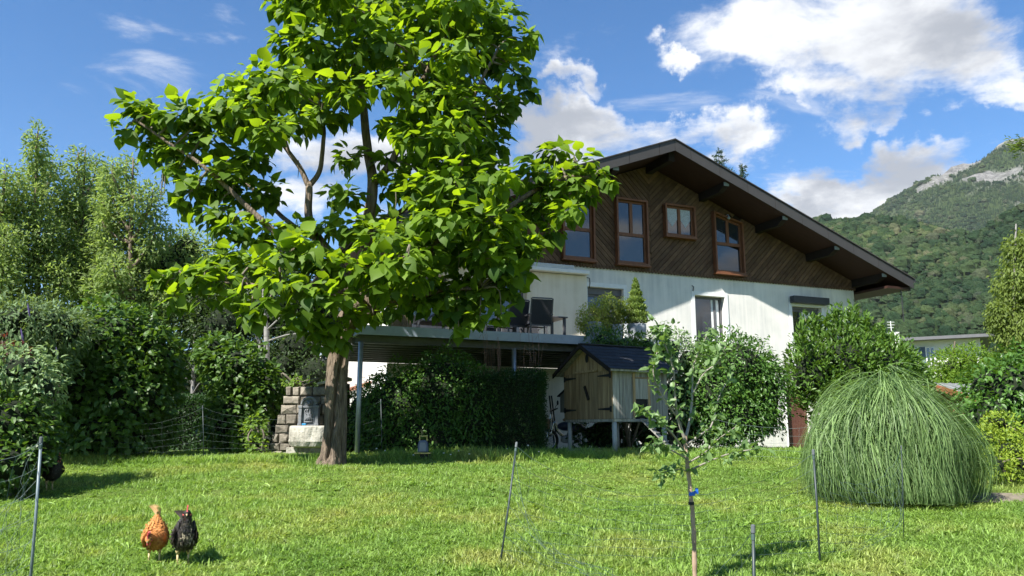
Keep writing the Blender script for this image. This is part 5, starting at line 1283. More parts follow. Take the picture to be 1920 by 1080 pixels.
# bare earth beside the silver grass
eb = MB(); k = 24; an = np.arange(k) * 2 * math.pi / k
cx, cy = 5.75, 9.55
V = [(cx + math.cos(a_) * 0.75 * (1 + .15 * math.sin(3 * a_)), cy + math.sin(a_) * 0.4 * (1 + .2 * math.cos(2 * a_)), 0) for a_ in an]
V = np.array([(p[0], p[1], gz1(p[0], p[1]) + 0.012) for p in V] + [(cx, cy, gz1(cx, cy) + 0.03)])
eb.raw(V, [(i, (i + 1) % k, k) for i in range(k)])
tag(eb.build('bare_ground', mk('dry_earth', (0.10, 0.085, 0.055), 0.95, scale=9, bump=0.02, col2=(0.24, 0.205, 0.15)), None), 'dry bare earth beside the silver grass', None, None, 'structure')

# ------------------------------------------------------------------ hen house
def woodmat(name, c1, c2, sc=(9, 9, 0.5)):
    return mk(name, c1, 0.8, scale=2.2, bump=0.004, bscale=5, col2=c2, stretch=sc, pervar=0.22)
M['coop_wood'] = woodmat('coop_wood', (0.150, 0.095, 0.048), (0.40, 0.285, 0.155))
M['coop_grey'] = woodmat('coop_grey_wood', (0.12, 0.112, 0.095), (0.36, 0.345, 0.305))
M['shingle'] = mk('bitumen', (0.030, 0.032, 0.038), 0.8, 0.3, 30, 0.004, 60, pervar=0.2)
CM = (1.86, 14.4); CRZ = math.radians(29); CW, CL = 1.63, 1.29; ZF, ZW, ZA = 1.80, 2.79, 3.235
coop = thing('hen_house', 'weathered wooden hen house on posts with dark shingle roof', 'hen house', (*CM, 0.0), CRZ)
def coop_top(y): return ZA - 0.045 - abs(y - CW / 2) * (ZA - ZW) / (CW / 2)
# body behind the planks
MB().prism([(0.03, ZF), (CW - 0.03, ZF), (CW - 0.03, ZW - 0.05), (CW / 2, ZA - 0.1), (0.03, ZW - 0.05)], 0.03, CL - 0.03, lambda V: np.stack([V[:, 1], V[:, 0], V[:, 2]], 1)).build('body', M['interior'], coop)
MB().b2(0.0, CL, 0.0, CW, ZF - 0.05, ZF - 0.002).build('floor_frame', M['coop_grey'], coop)
nP = 11; pw = CW / nP
for i in range(nP):
    y0, y1 = i * pw + 0.004, (i + 1) * pw - 0.004
    top = 2.69
    MB().b2(-0.012 - 0.004 * random.random(), 0.02, y0, y1, ZF + 0.002, top - 0.006).build('plank', M['coop_wood'], coop)
    MB().prism([(y0, top), (y1, top), (y1, coop_top(y1)), (min(max(CW / 2, y0), y1), coop_top(min(max(CW / 2, y0), y1))), (y0, coop_top(y0))], -0.008, 0.02, lambda V: np.stack([V[:, 1], V[:, 0], V[:, 2]], 1)).build('gable_plank', M['coop_wood'], coop)
MB().b2(-0.03, -0.012, 0.45, 1.2, 2.70, 2.735).build('door_rail', M['coop_wood'], coop)
nS = 9; sw = CL / nS
DX0, DX1 = 0.50, 0.80
for i in range(nS):
    x0, x1 = i * sw + 0.004, (i + 1) * sw - 0.004
    if x1 > DX0 and x0 < DX1:
        MB().b2(x0, x1, -0.012, 0.02, 2.58, ZW).build('plank', M['coop_grey'], coop)
        if x0 < DX0 - 0.02: MB().b2(x0, DX0, -0.0115, 0.02, ZF + .002, 2.577).build('plank', M['coop_grey'], coop)
        if x1 > DX1 + 0.02: MB().b2(DX1, x1, -0.0115, 0.02, ZF + .002, 2.577).build('plank', M['coop_grey'], coop)
        continue
    MB().b2(x0, x1, -0.012 - 0.004 * random.random(), 0.02, ZF + 0.002, ZW).build('plank', M['coop_grey'], coop)
for i in range(nP):
    MB().b2(CL - 0.02, CL + 0.012, i * pw + .004, (i + 1) * pw - .004, ZF, coop_top((i + .5) * pw) - 0.03).build('plank', M['coop_grey'], coop)
for i in range(nS): MB().b2(i * sw + .004, (i + 1) * sw - .004, CW - 0.02, CW + 0.012, ZF, ZW).build('plank', M['coop_grey'], coop)
for x0 in (DX0 - 0.05, DX1): MB().b2(x0, x0 + 0.05, -0.04, -0.017, ZF + 0.03, 2.66).build('door_guide', M['coop_wood'], coop)
MB().b2(DX0, DX1, -0.03, -0.018, 2.17, 2.55).build('sliding_door', M['coop_grey'], coop)
MB().b2(DX0, DX1, -0.036, -0.03, 2.555, 2.575).build('door_rail', M['coop_wood'], coop)
MB().b2(DX0 + .002, DX1 - .002, 0.005, 0.02, ZF + 0.04, 2.168).build('opening', M['black'], coop)
dv = MB().b2(DX0 + 0.06, DX1 - 0.04, -0.075, -0.018, 2.665, 2.755).build('door_opener', mk('opener_case', (0.5, 0.55, 0.5), 0.5, 0.05, 8), coop, bevel=0.008)
MB().b2(DX0 + 0.13, DX1 - 0.07, -0.078, -0.0755, 2.69, 2.73).build('display', mk('lcd', (0.55, 0.58, 0.55), 0.3, 0.05), dv)
for i in range(3): MB().b2(DX0 + 0.145 + i * 0.024, DX0 + 0.160 + i * 0.024, -0.0795, -0.0782, 2.698, 2.722).build('digit', M['black'], dv)
# round vent, latch, hinges
mb = MB(); a = np.arange(20) * 2 * math.pi / 20; mb.raw(np.vstack([np.stack([np.full(20, -0.016), 0.80 + 0.055 * np.cos(a), 2.97 + 0.085 * np.sin(a)], 1), [[-0.016, 0.80, 2.97]]]), [((i + 1) % 20, i, 20) for i in range(20)]); mb.build('vent_hole', M['black'], coop)
mb = MB(); mb.box((-0.036, 0.80, 2.30), (0.03, 0.06, 0.30), rotx(math.radians(-26))); mb.build('turn_latch', M['backing'], coop, bevel=0.008)
for y0, sg in ((0.015, 1), (CW - 0.015, -1)):
    for z in (1.98, 2.60):
        mb = MB(); mb.prism([(y0, z - 0.055), (y0 + sg * 0.05, z - 0.05), (y0 + sg * 0.05, z - 0.028), (y0 + sg * 0.42, z - 0.008), (y0 + sg * 0.42, z + 0.012), (y0 + sg * 0.05, z + 0.028), (y0 + sg * 0.05, z + 0.05), (y0, z + 0.055)], -0.030, -0.018, lambda V: np.stack([V[:, 1], V[:, 0], V[:, 2]], 1)); mb.build('hinge', M['black'], coop)
# roof: two slabs laid with rows of shingles
for sg in (-1, 1):
    sl = (ZA - ZW) / (CW / 2); th = math.atan(sl); Ls = (CW / 2 + 0.16) / math.cos(th)
    yA = CW / 2; ye = yA + sg * (CW / 2 + 0.16); ze = ZA - sl * (CW / 2 + 0.16)
    rf = MB().prism([(yA, ZA), (ye, ze), (ye, ze - 0.035), (yA, ZA - 0.035)], -0.16, CL + 0.14, lambda V: np.stack([V[:, 1], V[:, 0], V[:, 2]], 1)).build('roof', M['coop_grey'], coop)
    MB().prism([(yA, ZA + 0.012), (ye + sg * .012, ze + 0.012), (ye + sg * .012, ze - 0.075), (yA, ZA - 0.075)], -0.185, -0.162, lambda V: np.stack([V[:, 1], V[:, 0], V[:, 2]], 1)).build('barge_board', M['backing'], rf)
    rows = 7; cols = 9
    for r_i in range(rows):
        f0, f1 = r_i / rows, (r_i + 1.25) / rows
        f1 = min(f1, 1.02)
        for c_i in range(cols + 1):
            w = (CL + 0.31) / cols; xa = -0.16 + (c_i - 0.5 * (r_i % 2)) * w; xb = xa + w - 0.006; xa = max(xa, -0.16); xb = min(xb, CL + 0.15)
            if xb - xa < 0.03: continue
            q0 = np.array([0, yA + (ye - yA) * f0, ZA + (ze - ZA) * f0 + 0.004]); q1 = np.array([0, yA + (ye - yA) * f1, ZA + (ze - ZA) * f1 + 0.016 + 0.003 * random.random()])
            V = [(xa, q0[1], q0[2]), (xb, q0[1], q0[2]), (xb, q1[1], q1[2]), (xa, q1[1], q1[2])]; V += [(p[0], p[1], p[2] - 0.006) for p in V]
            MB().raw(V, [(0, 1, 2, 3), (7, 6, 5, 4), (3, 2, 6, 7), (0, 3, 7, 4), (1, 5, 6, 2)]).build('shingle', M['shingle'], rf)
MB().b2(-0.17, CL + 0.15, CW / 2 - 0.05, CW / 2 + 0.05, ZA + 0.012, ZA + 0.03).build('ridge_cap', M['shingle'], coop)
for lx, ly in ((0.06, 0.05), (0.06, CW - 0.08), (CL - 0.06, 0.05), (CL - 0.06, CW - 0.08)):
    wx = CM[0] + math.cos(CRZ) * lx - math.sin(CRZ) * ly; wy = CM[1] + math.sin(CRZ) * lx + math.cos(CRZ) * ly
    MB().tube([(lx, ly, gz1(wx, wy) - 0.06), (lx, ly, ZF - 0.052)], 0.045, 12).build('leg', mk('coop_post', (0.30, 0.31, 0.29), 0.7, 0.15, 6) if 'coop_post' not in bpy.data.materials else bpy.data.materials['coop_post'], coop, smooth=True)
# nest box on the far side
nb = MB().prism([(CW + 0.013, 1.95), (CW + 0.30, 1.95), (CW + 0.30, 2.30), (CW + 0.013, 2.42)], 0.08, CL - 0.1, lambda V: np.stack([V[:, 1], V[:, 0], V[:, 2]], 1)).build('nest_box', M['coop_grey'], coop)
MB().prism([(CW + 0.013, 2.45), (CW + 0.36, 2.29), (CW + 0.36, 2.27), (CW + 0.013, 2.43)], 0.04, CL - 0.06, lambda V: np.stack([V[:, 1], V[:, 0], V[:, 2]], 1)).build('lid', M['shingle'], nb)
# ramp
ramp = thing('hen_ramp', 'slatted wooden hen ramp leaning on the hen house door', 'ramp', (2.43, 14.68, 1.0))
p0 = np.array([2.43, 14.64, 1.80]); p1 = np.array([2.98, 14.35, gz1(2.98, 14.35) + 0.02]); d = p1 - p0; sdv = unit(np.cross(d, [0, 0, 1.0]))
up = unit(np.cross(sdv, d))
MB().bar(p0, p1, 0.24, 0.02, up).build('board', M['coop_grey'], ramp, world=True)
for i in range(8):
    c = p0 + d * (i + 0.5) / 8 + up * 0.022; MB().bar(c - sdv * 0.12, c + sdv * 0.12, 0.03, 0.022, up).build('tread', M['coop_grey'], ramp, world=True)
pl = thing('plank', 'grey plank lying on the ground beneath the hen house', 'plank', (*at(1090, 845, 14.9)[:2], 1.15))
c = at(1090, 845, 14.9); c[2] = gz1(c[0], c[1]) + 0.05
MB().box(c, (0.56, 0.14, 0.06), rotz(0.05)).build('board', M['coop_grey'], pl, world=True)

# ------------------------------------------------------------------ moped parked behind the hen house
M['moped_blue'] = mk('moped_blue', (0.035, 0.045, 0.085), 0.35, 0.1, 6, spec=0.5)
M['chrome'] = mk('chrome', (0.55, 0.56, 0.58), 0.25, 0.1, 10, metal=0.9)
M['tan'] = mk('tan_leather', (0.32, 0.19, 0.10), 0.6, 0.2, 8)
mp_ = at(1062, 838, 17.3); mp_[2] = gz1(mp_[0], mp_[1])
mop = thing('moped', 'small dark blue moped parked in shade behind the hen house', 'moped', tuple(mp_), math.radians(8))
def wheel(x, z, r, parent):
    w = thing_part('wheel', parent)
    mb = MB(); k = 28; a = np.linspace(0, 2 * math.pi, k + 1); mb.tube(np.stack([x + np.cos(a) * r, 0 * a, z + np.sin(a) * r], 1), 0.032, 8, False)
    t_ = mb.build('tyre', M['black'], parent, smooth=True)
    mb = MB(); mb.tube(np.stack([x + np.cos(a) * (r - .04), 0 * a, z + np.sin(a) * (r - .04)], 1), 0.014, 6, False); mb.build('rim', M['chrome'], t_, smooth=True)
    mb = MB(); [mb.tube([(x, 0.02 * (-1) ** i, z), (x + math.cos(q) * (r - .04), 0, z + math.sin(q) * (r - .04))], 0.003, 4) for i, q in enumerate(np.arange(14) * 2 * math.pi / 14)]; mb.ball((x, 0, z), (0.035, 0.045, 0.035), 10, 8); mb.build('spokes', M['chrome'], t_)
def thing_part(n, p): return None
wheel(0.30, 0.22, 0.22, mop); wheel(-0.42, 0.22, 0.22, mop)
mb = MB(); mb.tube(spline([(-0.36, 0, 0.30), (-0.26, 0, 0.62), (-0.18, 0, 0.40), (0.02, 0, 0.27), (0.30, 0, 0.22)], 24), 0.03, 8); mb.tube([(0.02, 0, 0.27), (0.10, 0, 0.60)], 0.022, 8); mb.build('frame', M['chrome'], mop, smooth=True)
mb = MB(); mb.ball((0.0, 0, 0.52), (0.20, 0.09, 0.10), 16, 10); mb.ball((0.24, 0, 0.48), (0.17, 0.10, 0.10), 16, 10); mb.build('body', M['moped_blue'], mop, smooth=True)
mb = MB(); mb.ball((-0.02, 0, 0.24), (0.11, 0.08, 0.09), 12, 8); [mb.box((-0.02, 0, 0.19 + i * 0.03), (0.18, 0.17, 0.012)) for i in range(4)]; mb.build('engine', M['steel'], mop)
mb = MB(); mb.ball((0.14, 0, 0.66), (0.22, 0.11, 0.06), 16, 8); mb.build('saddle', M['tan'], mop, smooth=True)
mb = MB(); mb.box((-0.46, 0, 0.58), (0.14, 0.22, 0.22)); mb.build('leg_shield', M['tan'], mop, bevel=0.03)
mb = MB(); mb.tube([(-0.42, 0.03, 0.22), (-0.33, 0.03, 0.78)], 0.018, 8); mb.tube([(-0.42, -0.03, 0.22), (-0.33, -0.03, 0.78)], 0.018, 8); mb.build('fork', M['chrome'], mop)
mb = MB(); mb.tube([(-0.25, -0.3, 0.9), (-0.34, -0.1, 0.85), (-0.34, 0.1, 0.85), (-0.25, 0.3, 0.9)], 0.014, 8); mb.build('handlebar', M['dark_metal'], mop)
mb = MB(); mb.tube([(-0.3, -0.2, 0.88), (-0.26, -0.26, 0.98)], 0.006, 6); mb.ball((-0.24, -0.28, 1.02), (0.02, 0.055, 0.055), 12, 8); mb.build('mirror', M['black'], mop)
mb = MB(); a = np.linspace(math.pi * 0.15, math.pi * 0.95, 12); mb.tube(np.stack([0.30 + np.cos(a) * .27, 0 * a, .22 + np.sin(a) * .27], 1), 0.03, 6); mb.build('mudguard', M['moped_blue'], mop)
tl_ = thing('tool_handles', 'pair of tall black tool handles leaning beside the moped', 'tool', (*at(1034, 840, 17.5)[:2], 1.0))
for i in range(2):
    a0 = at(1040 + i * 5, 842, 17.5); a0[2] = gz1(a0[0], a0[1]); b0 = at(1030 + i * 4, 742, 17.7); MB().tube([a0, (a0 + b0) / 2 + [0.01, 0, 0], b0], 0.018, 8).build('handle', M['black'], tl_, world=True)

# ------------------------------------------------------------------ stone wall with fountain
M['stone'] = mk('wall_stone', (0.10, 0.088, 0.07), 0.9, scale=7, bump=0.012, bscale=20, col2=(0.29, 0.255, 0.205), pervar=0.3)
M['stone_pale'] = mk('basin_stone', (0.22, 0.205, 0.17), 0.9, scale=6, bump=0.02, bscale=16, col2=(0.46, 0.44, 0.38))
M['mortar'] = mk('mortar', (0.09, 0.08, 0.065), 0.95, 0.25, 10)
M['lead'] = mk('grey_cast', (0.10, 0.105, 0.115), 0.55, scale=10, bump=0.004, col2=(0.20, 0.21, 0.22), spec=0.4)
FY = 15.7; kf = FY / FOC
fw0 = at(570, 862, FY); fz0 = gz1(fw0[0], FY) - 0.08
fwall = thing('stone_wall', 'low stepped wall of rough squared stones behind the catalpa trunk', 'stone wall', (fw0[0], FY, fz0))
rowsP = [(725, 742, 535), (743, 758, 530), (759, 776, 525), (777, 796, 519), (797, 812, 515), (813, 830, 509), (831, 845, 504), (846, 864, 498)]
poly = []
def fwx(px, py): p = at(px, py, FY); return p[0] - fw0[0], p[2] - fz0
poly = [fwx(502, 866), fwx(648, 866), fwx(648, 718), fwx(598, 722), fwx(590, 729), fwx(540, 729)]
MB().prism(poly, 0.045, 0.42).build('mortar_core', M['mortar'], fwall)
def stone(x0, x1, z0, z1, parent):
    g = 0.008; x0 += g; x1 -= g; z0 += g; z1 -= g; b_ = min(x1 - x0, z1 - z0) * 0.13
    def j(s_): return rng.normal(0, s_)
    o_ = [(x0 + j(.006), .05, z0 + j(.006)), (x1 + j(.006), .05, z0 + j(.006)), (x1 + j(.006), .05, z1 + j(.006)), (x0 + j(.006), .05, z1 + j(.006))]
    m_ = [(p[0], 0.012 + j(.005), p[2]) for p in o_]
    i_ = [(x0 + b_, -.018 + j(.012), z0 + b_), (x1 - b_, -.018 + j(.012), z0 + b_), (x1 - b_, -.018 + j(.012), z1 - b_), (x0 + b_, -.018 + j(.012), z1 - b_)]
    c_ = [((x0 + x1) / 2 + j(.03), -.020 + j(.012), (z0 + z1) / 2 + j(.02))]
    fs = [(k, (k + 1) % 4, 4 + (k + 1) % 4, 4 + k) for k in range(4)] + [(4 + k, 4 + (k + 1) % 4, 8 + (k + 1) % 4, 8 + k) for k in range(4)] + [(8 + k, 8 + (k + 1) % 4, 12) for k in range(4)]
    MB().raw(o_ + m_ + i_ + c_, fs).build('stone', M['stone'], parent)
for (ya, yb, xl) in rowsP:
    x = xl; first = True
    while x < 646:
        w = rng.uniform(12, 34); x2 = x + w
        if x2 > 636: x2 = 648
        a0 = fwx(x, yb + .5); a1 = fwx(x2, ya - .5); stone(a0[0], a1[0], a0[1], a1[1], fwall); x = x2
capm = MB(); a0 = fwx(596, 722); a1 = fwx(652, 712); capm.prism([a0, a1, (a1[0], a1[1] + 0.06), (a0[0], a0[1] + 0.05)], -0.06, 0.44); capm.build('cap_stone', M['stone_pale'], fwall, bevel=0.01)
# basin
bx = at(588, 800, 15.25); bz = gz1(bx[0], 15.2)
basin = thing('fountain_basin', 'pale rough half round stone basin under the wall fountain', 'basin', (bx[0], 15.62, bz - 0.05))
zt = at(588, 798, 15.1)[2] - (bz - 0.05); zb = at(588, 840, 15.1)[2] - (bz - 0.05)
prof = [(0.40, zb), (0.50, zb + .03), (0.55, zb + .12), (0.555, (zb + zt) / 2), (0.55, zt - .03), (0.53, zt), (0.44, zt), (0.43, zt - .12), (0.0, zt - .13)]
mb = MB(); mb.lathe(prof, (0, 0, 0), 40, math.pi, 2 * math.pi); V, f = mb.arrays()
V = V * np.array([1.0, 1.0, 1.0]) + unit(V * [1, 1, 0]) * np.array([[mnoise.noise(Vector(v * 6)) * 0.03 + mnoise.noise(Vector(v * 17)) * 0.012] for v in V]); mb.v = [V]
mb.build('trough', M['stone_pale'], basin)
MB().lathe([(0.38, 0), (0.38, zb + .02)], (0, 0, 0), 24, math.pi, 2 * math.pi).build('pedestal', M['stone'], basin)
MB().b2(-0.6, -0.36, -0.06, 0.0, 0, zb).build('side_stone', M['stone_pale'], basin, bevel=0.01)
# wall fountain plate
pf = at(577, 798, 15.45)
pla = thing('wall_fountain', 'grey arched wall fountain plate with lion mask and relief', 'fountain', (pf[0], 15.5, bz + zt - 0.05))
hw = 0.165; hh = at(577, 745, 15.45)[2] - (bz + zt - 0.05); ar = 0.15
arch = [(-hw, 0), (hw, 0), (hw, hh - ar - .03)] + [(ar * math.cos(q), hh - ar + ar * math.sin(q)) for q in np.linspace(0, math.pi, 14)] + [(-hw, hh - ar - .03)]
MB().prism(arch, 0.0, 0.10).build('back_plate', M['lead'], pla)
for s_ in (-1, 1):
    mb = MB(); mb.b2(s_ * hw - .03, s_ * hw + .03, -0.05, 0.09, 0.04, hh - ar - .06); mb.b2(s_ * hw - .04, s_ * hw + .04, -0.06, 0.09, hh - ar - .06, hh - ar - .01); mb.b2(s_ * hw - .042, s_ * hw + .042, -0.06, 0.09, 0, .04); mb.build('pilaster', M['lead'], pla, bevel=0.005)
mb = MB(); a = np.linspace(0, math.pi, 18); mb.tube(np.stack([np.cos(a) * ar, 0 * a - .02, hh - ar + np.sin(a) * ar], 1), 0.022, 8); mb.build('arch_moulding', M['lead'], pla, smooth=True)
MB().b2(-hw + .03, hw - .03, -0.035, -0.002, hh - ar - .05, hh - ar - .015).build('lintel', M['lead'], pla)
mb = MB(); cz = hh - ar + .035; mb.ball((0, -.03, cz), (.042, .035, .048), 12, 8); [mb.ball((math.cos(q) * .058, -.012, cz + math.sin(q) * .058), (.02, .018, .02), 8, 6) for q in np.arange(11) * 2 * math.pi / 11]; mb.ball((0, -.068, cz - .016), (.018, .016, .014), 8, 6); [mb.ball((s_ * .018, -.058, cz + .012), .008, 6, 5) for s_ in (-1, 1)]; mb.build('lion_mask', M['lead'], pla, smooth=True)
mb = MB(); [mb.tube(spline([(x0, -.012, .10), (x0 * .4 + .02, -.02, .2), (x0 * 1.2, -.014, .27), (x0 * .6, -.01, .33)], 8), .012, 6) for x0 in (-.07, -.03, .03, .07)]; mb.ball((0, -.015, .16), (.03, .02, .05), 8, 6); mb.b2(-.08, .08, -.025, -.002, .06, .085); mb.build('relief', M['lead'], pla, smooth=True)
MB().b2(-0.10, -0.02, -0.12, -0.06, 0.005, 0.045).build('blue_sponge', mk('blue_plastic', (0.03, 0.22, 0.42), 0.5, 0.1), pla, bevel=0.008)

# ------------------------------------------------------------------ fence energiser by the hedge
ec = at(793, 858, 13.6); ez = gz1(ec[0], ec[1])
en = thing('fence_energiser', 'blue grey fence box with yellow handle on low stand by hedge', 'fence energiser', (ec[0], ec[1], ez))
M['yellow'] = mk('yellow_plastic', (0.50, 0.40, 0.13), 0.55, 0.1, 6); M['slate_blue'] = mk('slate_blue', (0.075, 0.10, 0.16), 0.4, 0.1, 6, spec=0.5)
MB().b2(-0.14, 0.14, -0.1, 0.1, 0.10, 0.125).build('board', M['yellow'], en, bevel=0.004)
for s_ in (-1, 1): MB().b2(s_ * .12 - .008, s_ * .12 + .008, -0.05, 0.05, -0.05, 0.098).build('leg', M['dark_metal'], en)
MB().b2(-0.08, 0.08, -0.06, 0.08, 0.0, 0.095).build('dark_block', M['black'], en)  # black block fills the dark space under the board
MB().prism([(-.092, .128), (.092, .128), (.085, .26), (.06, .33), (-.06, .33), (-.085, .26)], -.07, .07).build('case', M['slate_blue'], en, bevel=0.02)
MB().prism([(-.06, .14), (.06, .14), (.055, .25), (.04, .29), (-.04, .29), (-.055, .25)], -.078, -.071).build('face_plate', M['grey_plastic'], en, bevel=0.003)
MB().tube([(-.062, 0, .32), (-.062, 0, .40), (.062, 0, .40), (.062, 0, .32)], 0.014, 8).build('handle', M['yellow'], en)

# ------------------------------------------------------------------ poultry netting
M['twine'] = mk('net_twine', (0.045, 0.075, 0.065), 0.7, 0.2, 20)
M['twine_pale'] = mk('net_twine_pale', (0.13, 0.17, 0.155), 0.7, 0.15, 20)  # paler copy of the twine; sunlight on the far nets put into its colour
M['post_cap'] = mk('post_cap', (0.09, 0.10, 0.105), 0.5, 0.1)
M['post_dark'] = mk('net_post', (0.022, 0.034, 0.034), 0.5, 0.2, 10, spec=0.5)
M['post_pale'] = mk('net_post_pale', (0.12, 0.155, 0.17), 0.45, 0.15, 10, spec=0.5)
def post(top, base, r, m, label):
    t = thing('net_post', label, 'fence post', tuple(base), 0, 'poultry net posts')
    top = np.array(top); base = np.array(base); d = top - base
    MB().tube([base - d * 0.06, base + d * 0.5 + [0.004, 0, 0], top], r, 10).build('stake', m, t, world=True, smooth=True)
    mb = MB(); u_ = unit(d); mb.tube([top - u_ * .012, top + u_ * .028, top + u_ * .034], [r * 1.35, r * 1.35, r * .7], 10); mb.build('cap', M['post_cap'], t, world=True)
    mb = MB(); mb.tube([top - u_ * .05, top - u_ * .02], r * 1.3, 8); mb.build('clip', M['twine'], t, world=True)
    return t
def base_of(px, py, Y, g=True):
    p = at(px, py, Y); p[2] = gz1(p[0], p[1]); return p
pA = (at(968, 836, 6.75), base_of(938, 1040, 6.5)); pB = (at(1525, 850, 6.7), base_of(1536, 1035, 6.6)); pC = (at(1412, 995, 4.5), base_of(1408, 1130, 4.45)); pD = (at(77, 828, 5.5), base_of(58, 1090, 5.45))
pE = (at(380, 764, 13.6), base_of(382, 866, 13.6)); pF = (at(714, 752, 14.2), base_of(716, 860, 14.2)); pH = (at(1690, 842, 7.4), base_of(1694, 1005, 7.4)); pI = (at(1522, 800, 12.6), base_of(1524, 870, 12.6)); pJ = (at(1340, 786, 13.4), base_of(1340, 860, 13.4)); pK = (at(150, 785, 13.2), base_of(150, 866, 13.2)); pL = (at(-190, 850, 4.6), base_of(-200, 1150, 4.6))
post(*pA, 0.0085, M['post_dark'], 'dark leaning net post in mid lawn with netting to the sapling')
post(*pB, 0.009, M['post_dark'], 'slightly bent net post left of the silver grass')
post(*pC, 0.0095, M['post_dark'], 'thick dark net post nearest the camera by the sapling')
post(*pD, 0.010, M['post_pale'], 'pale net post with gathered netting at left edge')
post(*pE, 0.007, M['post_dark'], 'thin far net post in front of the clipped far hedge')
post(*pF, 0.008, M['post_dark'], 'thin net post against the dark laurel hedge')
post(*pH, 0.004, M['post_dark'], 'very thin dark net post in front of the silver grass')
post(*pI, 0.006, M['post_dark'], 'far net post left of the silver grass by the brown door')
def net(label, pa, pb, sag, m, rows=8, step=0.13, lean=0.0, r=0.0012, squash=None, loose=0.02, bulge=0.0):
    """rows of twine between two posts, with upright stays; sag = drop of the top twine at mid span as share of height"""
    (ta, ba), (tb, bb) = [(np.array(p[0]), np.array(p[1])) for p in (pa, pb)]
    L_ = np.linalg.norm((tb - ta)[:2]); k = max(8, int(L_ / step)); u_ = np.linspace(0, 1, k + 1)
    t = thing('poultry_net', label, 'netting', tuple((ba + bb) / 2), 0, 'electric poultry netting')
    mb = MB(); rowsP = []
    B = ba[None] * (1 - u_)[:, None] + bb[None] * u_[:, None]; B[:, 2] = gz(B[:, 0], B[:, 1]) + 0.015
    T = ta[None] * (1 - u_)[:, None] + tb[None] * u_[:, None]
    S = 1 - sag * (4 * u_ * (1 - u_)) ** 0.85
    if squash is not None: S = S * np.interp(u_, [q[0] for q in squash], [q[1] for q in squash])
    nv = np.array([-(tb - ta)[1], (tb - ta)[0], 0]); nv /= np.linalg.norm(nv)
    for i in range(rows + 1):
        h = (i / rows) ** 1.15
        P_ = B + (T - B) * (h * S)[:, None] + nv * (bulge * np.sin(math.pi * u_) * math.sin(math.pi * h))[:, None]
        P_ = P_ + np.stack([rng.normal(0, loose * .5, k + 1), rng.normal(0, loose * .5, k + 1), rng.normal(0, loose * 0.35, k + 1)], 1) * (u_ * (1 - u_) * 4)[:, None]
        rowsP.append(P_); mb.tube(P_, r * (1.25 if i == rows else 1.0), 4, False)
    w = mb.build('twine', m, t, world=True); mb = MB()
    for q in range(1, k):
        mb.tube(np.array([rowsP[i][q] for i in range(rows + 1)]), r * 0.75, 3, False)
    mb.build('stay', m, t, world=True)
    return t
net('sagging poultry net across mid lawn behind the sapling', pA, pB, 0.42, M['twine'], 8, 0.14, loose=0.03)
net('collapsed poultry net lying on grass near the thick dark post', pA, pC, 0.25, M['twine'], 7, 0.1, loose=0.05, squash=[(0, .9), (.15, .35), (.5, .18), (.8, .25), (1, 1)], bulge=0.35)
net('gathered poultry net hanging left of the pale edge post', pD, pL, 0.10, M['twine_pale'], 7, 0.10, loose=0.03, r=0.0014)
pD2 = (pD[0] + [-0.02, 0, 0], pD[1] + [0.0, 0.0, 0]); pD3 = (pD[1] + [-0.35, -0.1, 0.32], pD[1] + [-0.3, -0.05, 0])
net('slack fold of netting bunched at the pale edge post', pD2, pD3, 0.1, M['twine_pale'], 9, 0.05, loose=0.05, r=0.0012)
net('far poultry net in front of the dark hazel shrub', pK, pE, 0.22, M['twine_pale'], 7, 0.16, r=0.0008, loose=0.03)
net('far poultry net before the stone fountain and catalpa trunk', pE, pF, 0.30, M['twine_pale'], 7, 0.16, r=0.0008, loose=0.03)
net('poultry net draped in front of the silver grass', pB, pH, 0.35, M['twine'], 9, 0.08, loose=0.04, bulge=-0.2)
net('far poultry net beside the privet shrub and brown door', pJ, pI, 0.12, M['twine_pale'], 5, 0.3, r=0.0015, loose=0.02)

# ------------------------------------------------------------------ young apple tree
ab = base_of(1303, 1074, 5.9)
apple = thing('apple_sapling', 'young apple tree with sparse leaves and blue tie in lawn', 'tree', tuple(ab))
def A_(px, py, dy=0): return at(px, py, 5.9 + dy)
stem = spline([ab - [0, 0, .05], A_(1300, 1000), A_(1296, 930), A_(1290, 880), A_(1286, 845), A_(1285, 815)], 40)
stem = stem + np.stack([fbm2(stem[:, 2] * 9, 0 * stem[:, 0], 3, 2) * .006, 0 * stem[:, 0], 0 * stem[:, 0]], 1)
M['sap_bark'] = mk('sapling_bark', (0.20, 0.13, 0.085), 0.8, scale=10, bump=0.004, col2=(0.42, 0.31, 0.22), stretch=(1, 1, .5)); M['sap_grey'] = mk('sapling_branch', (0.17, 0.15, 0.125), 0.8, scale=10, col2=(0.33, 0.30, 0.25))
MB().tube(stem, np.linspace(0.018, 0.013, 40) * (1 + 0.12 * np.sin(np.arange(40) * 1.9)), 12).build('trunk', M['sap_bark'], apple, world=True, smooth=True)
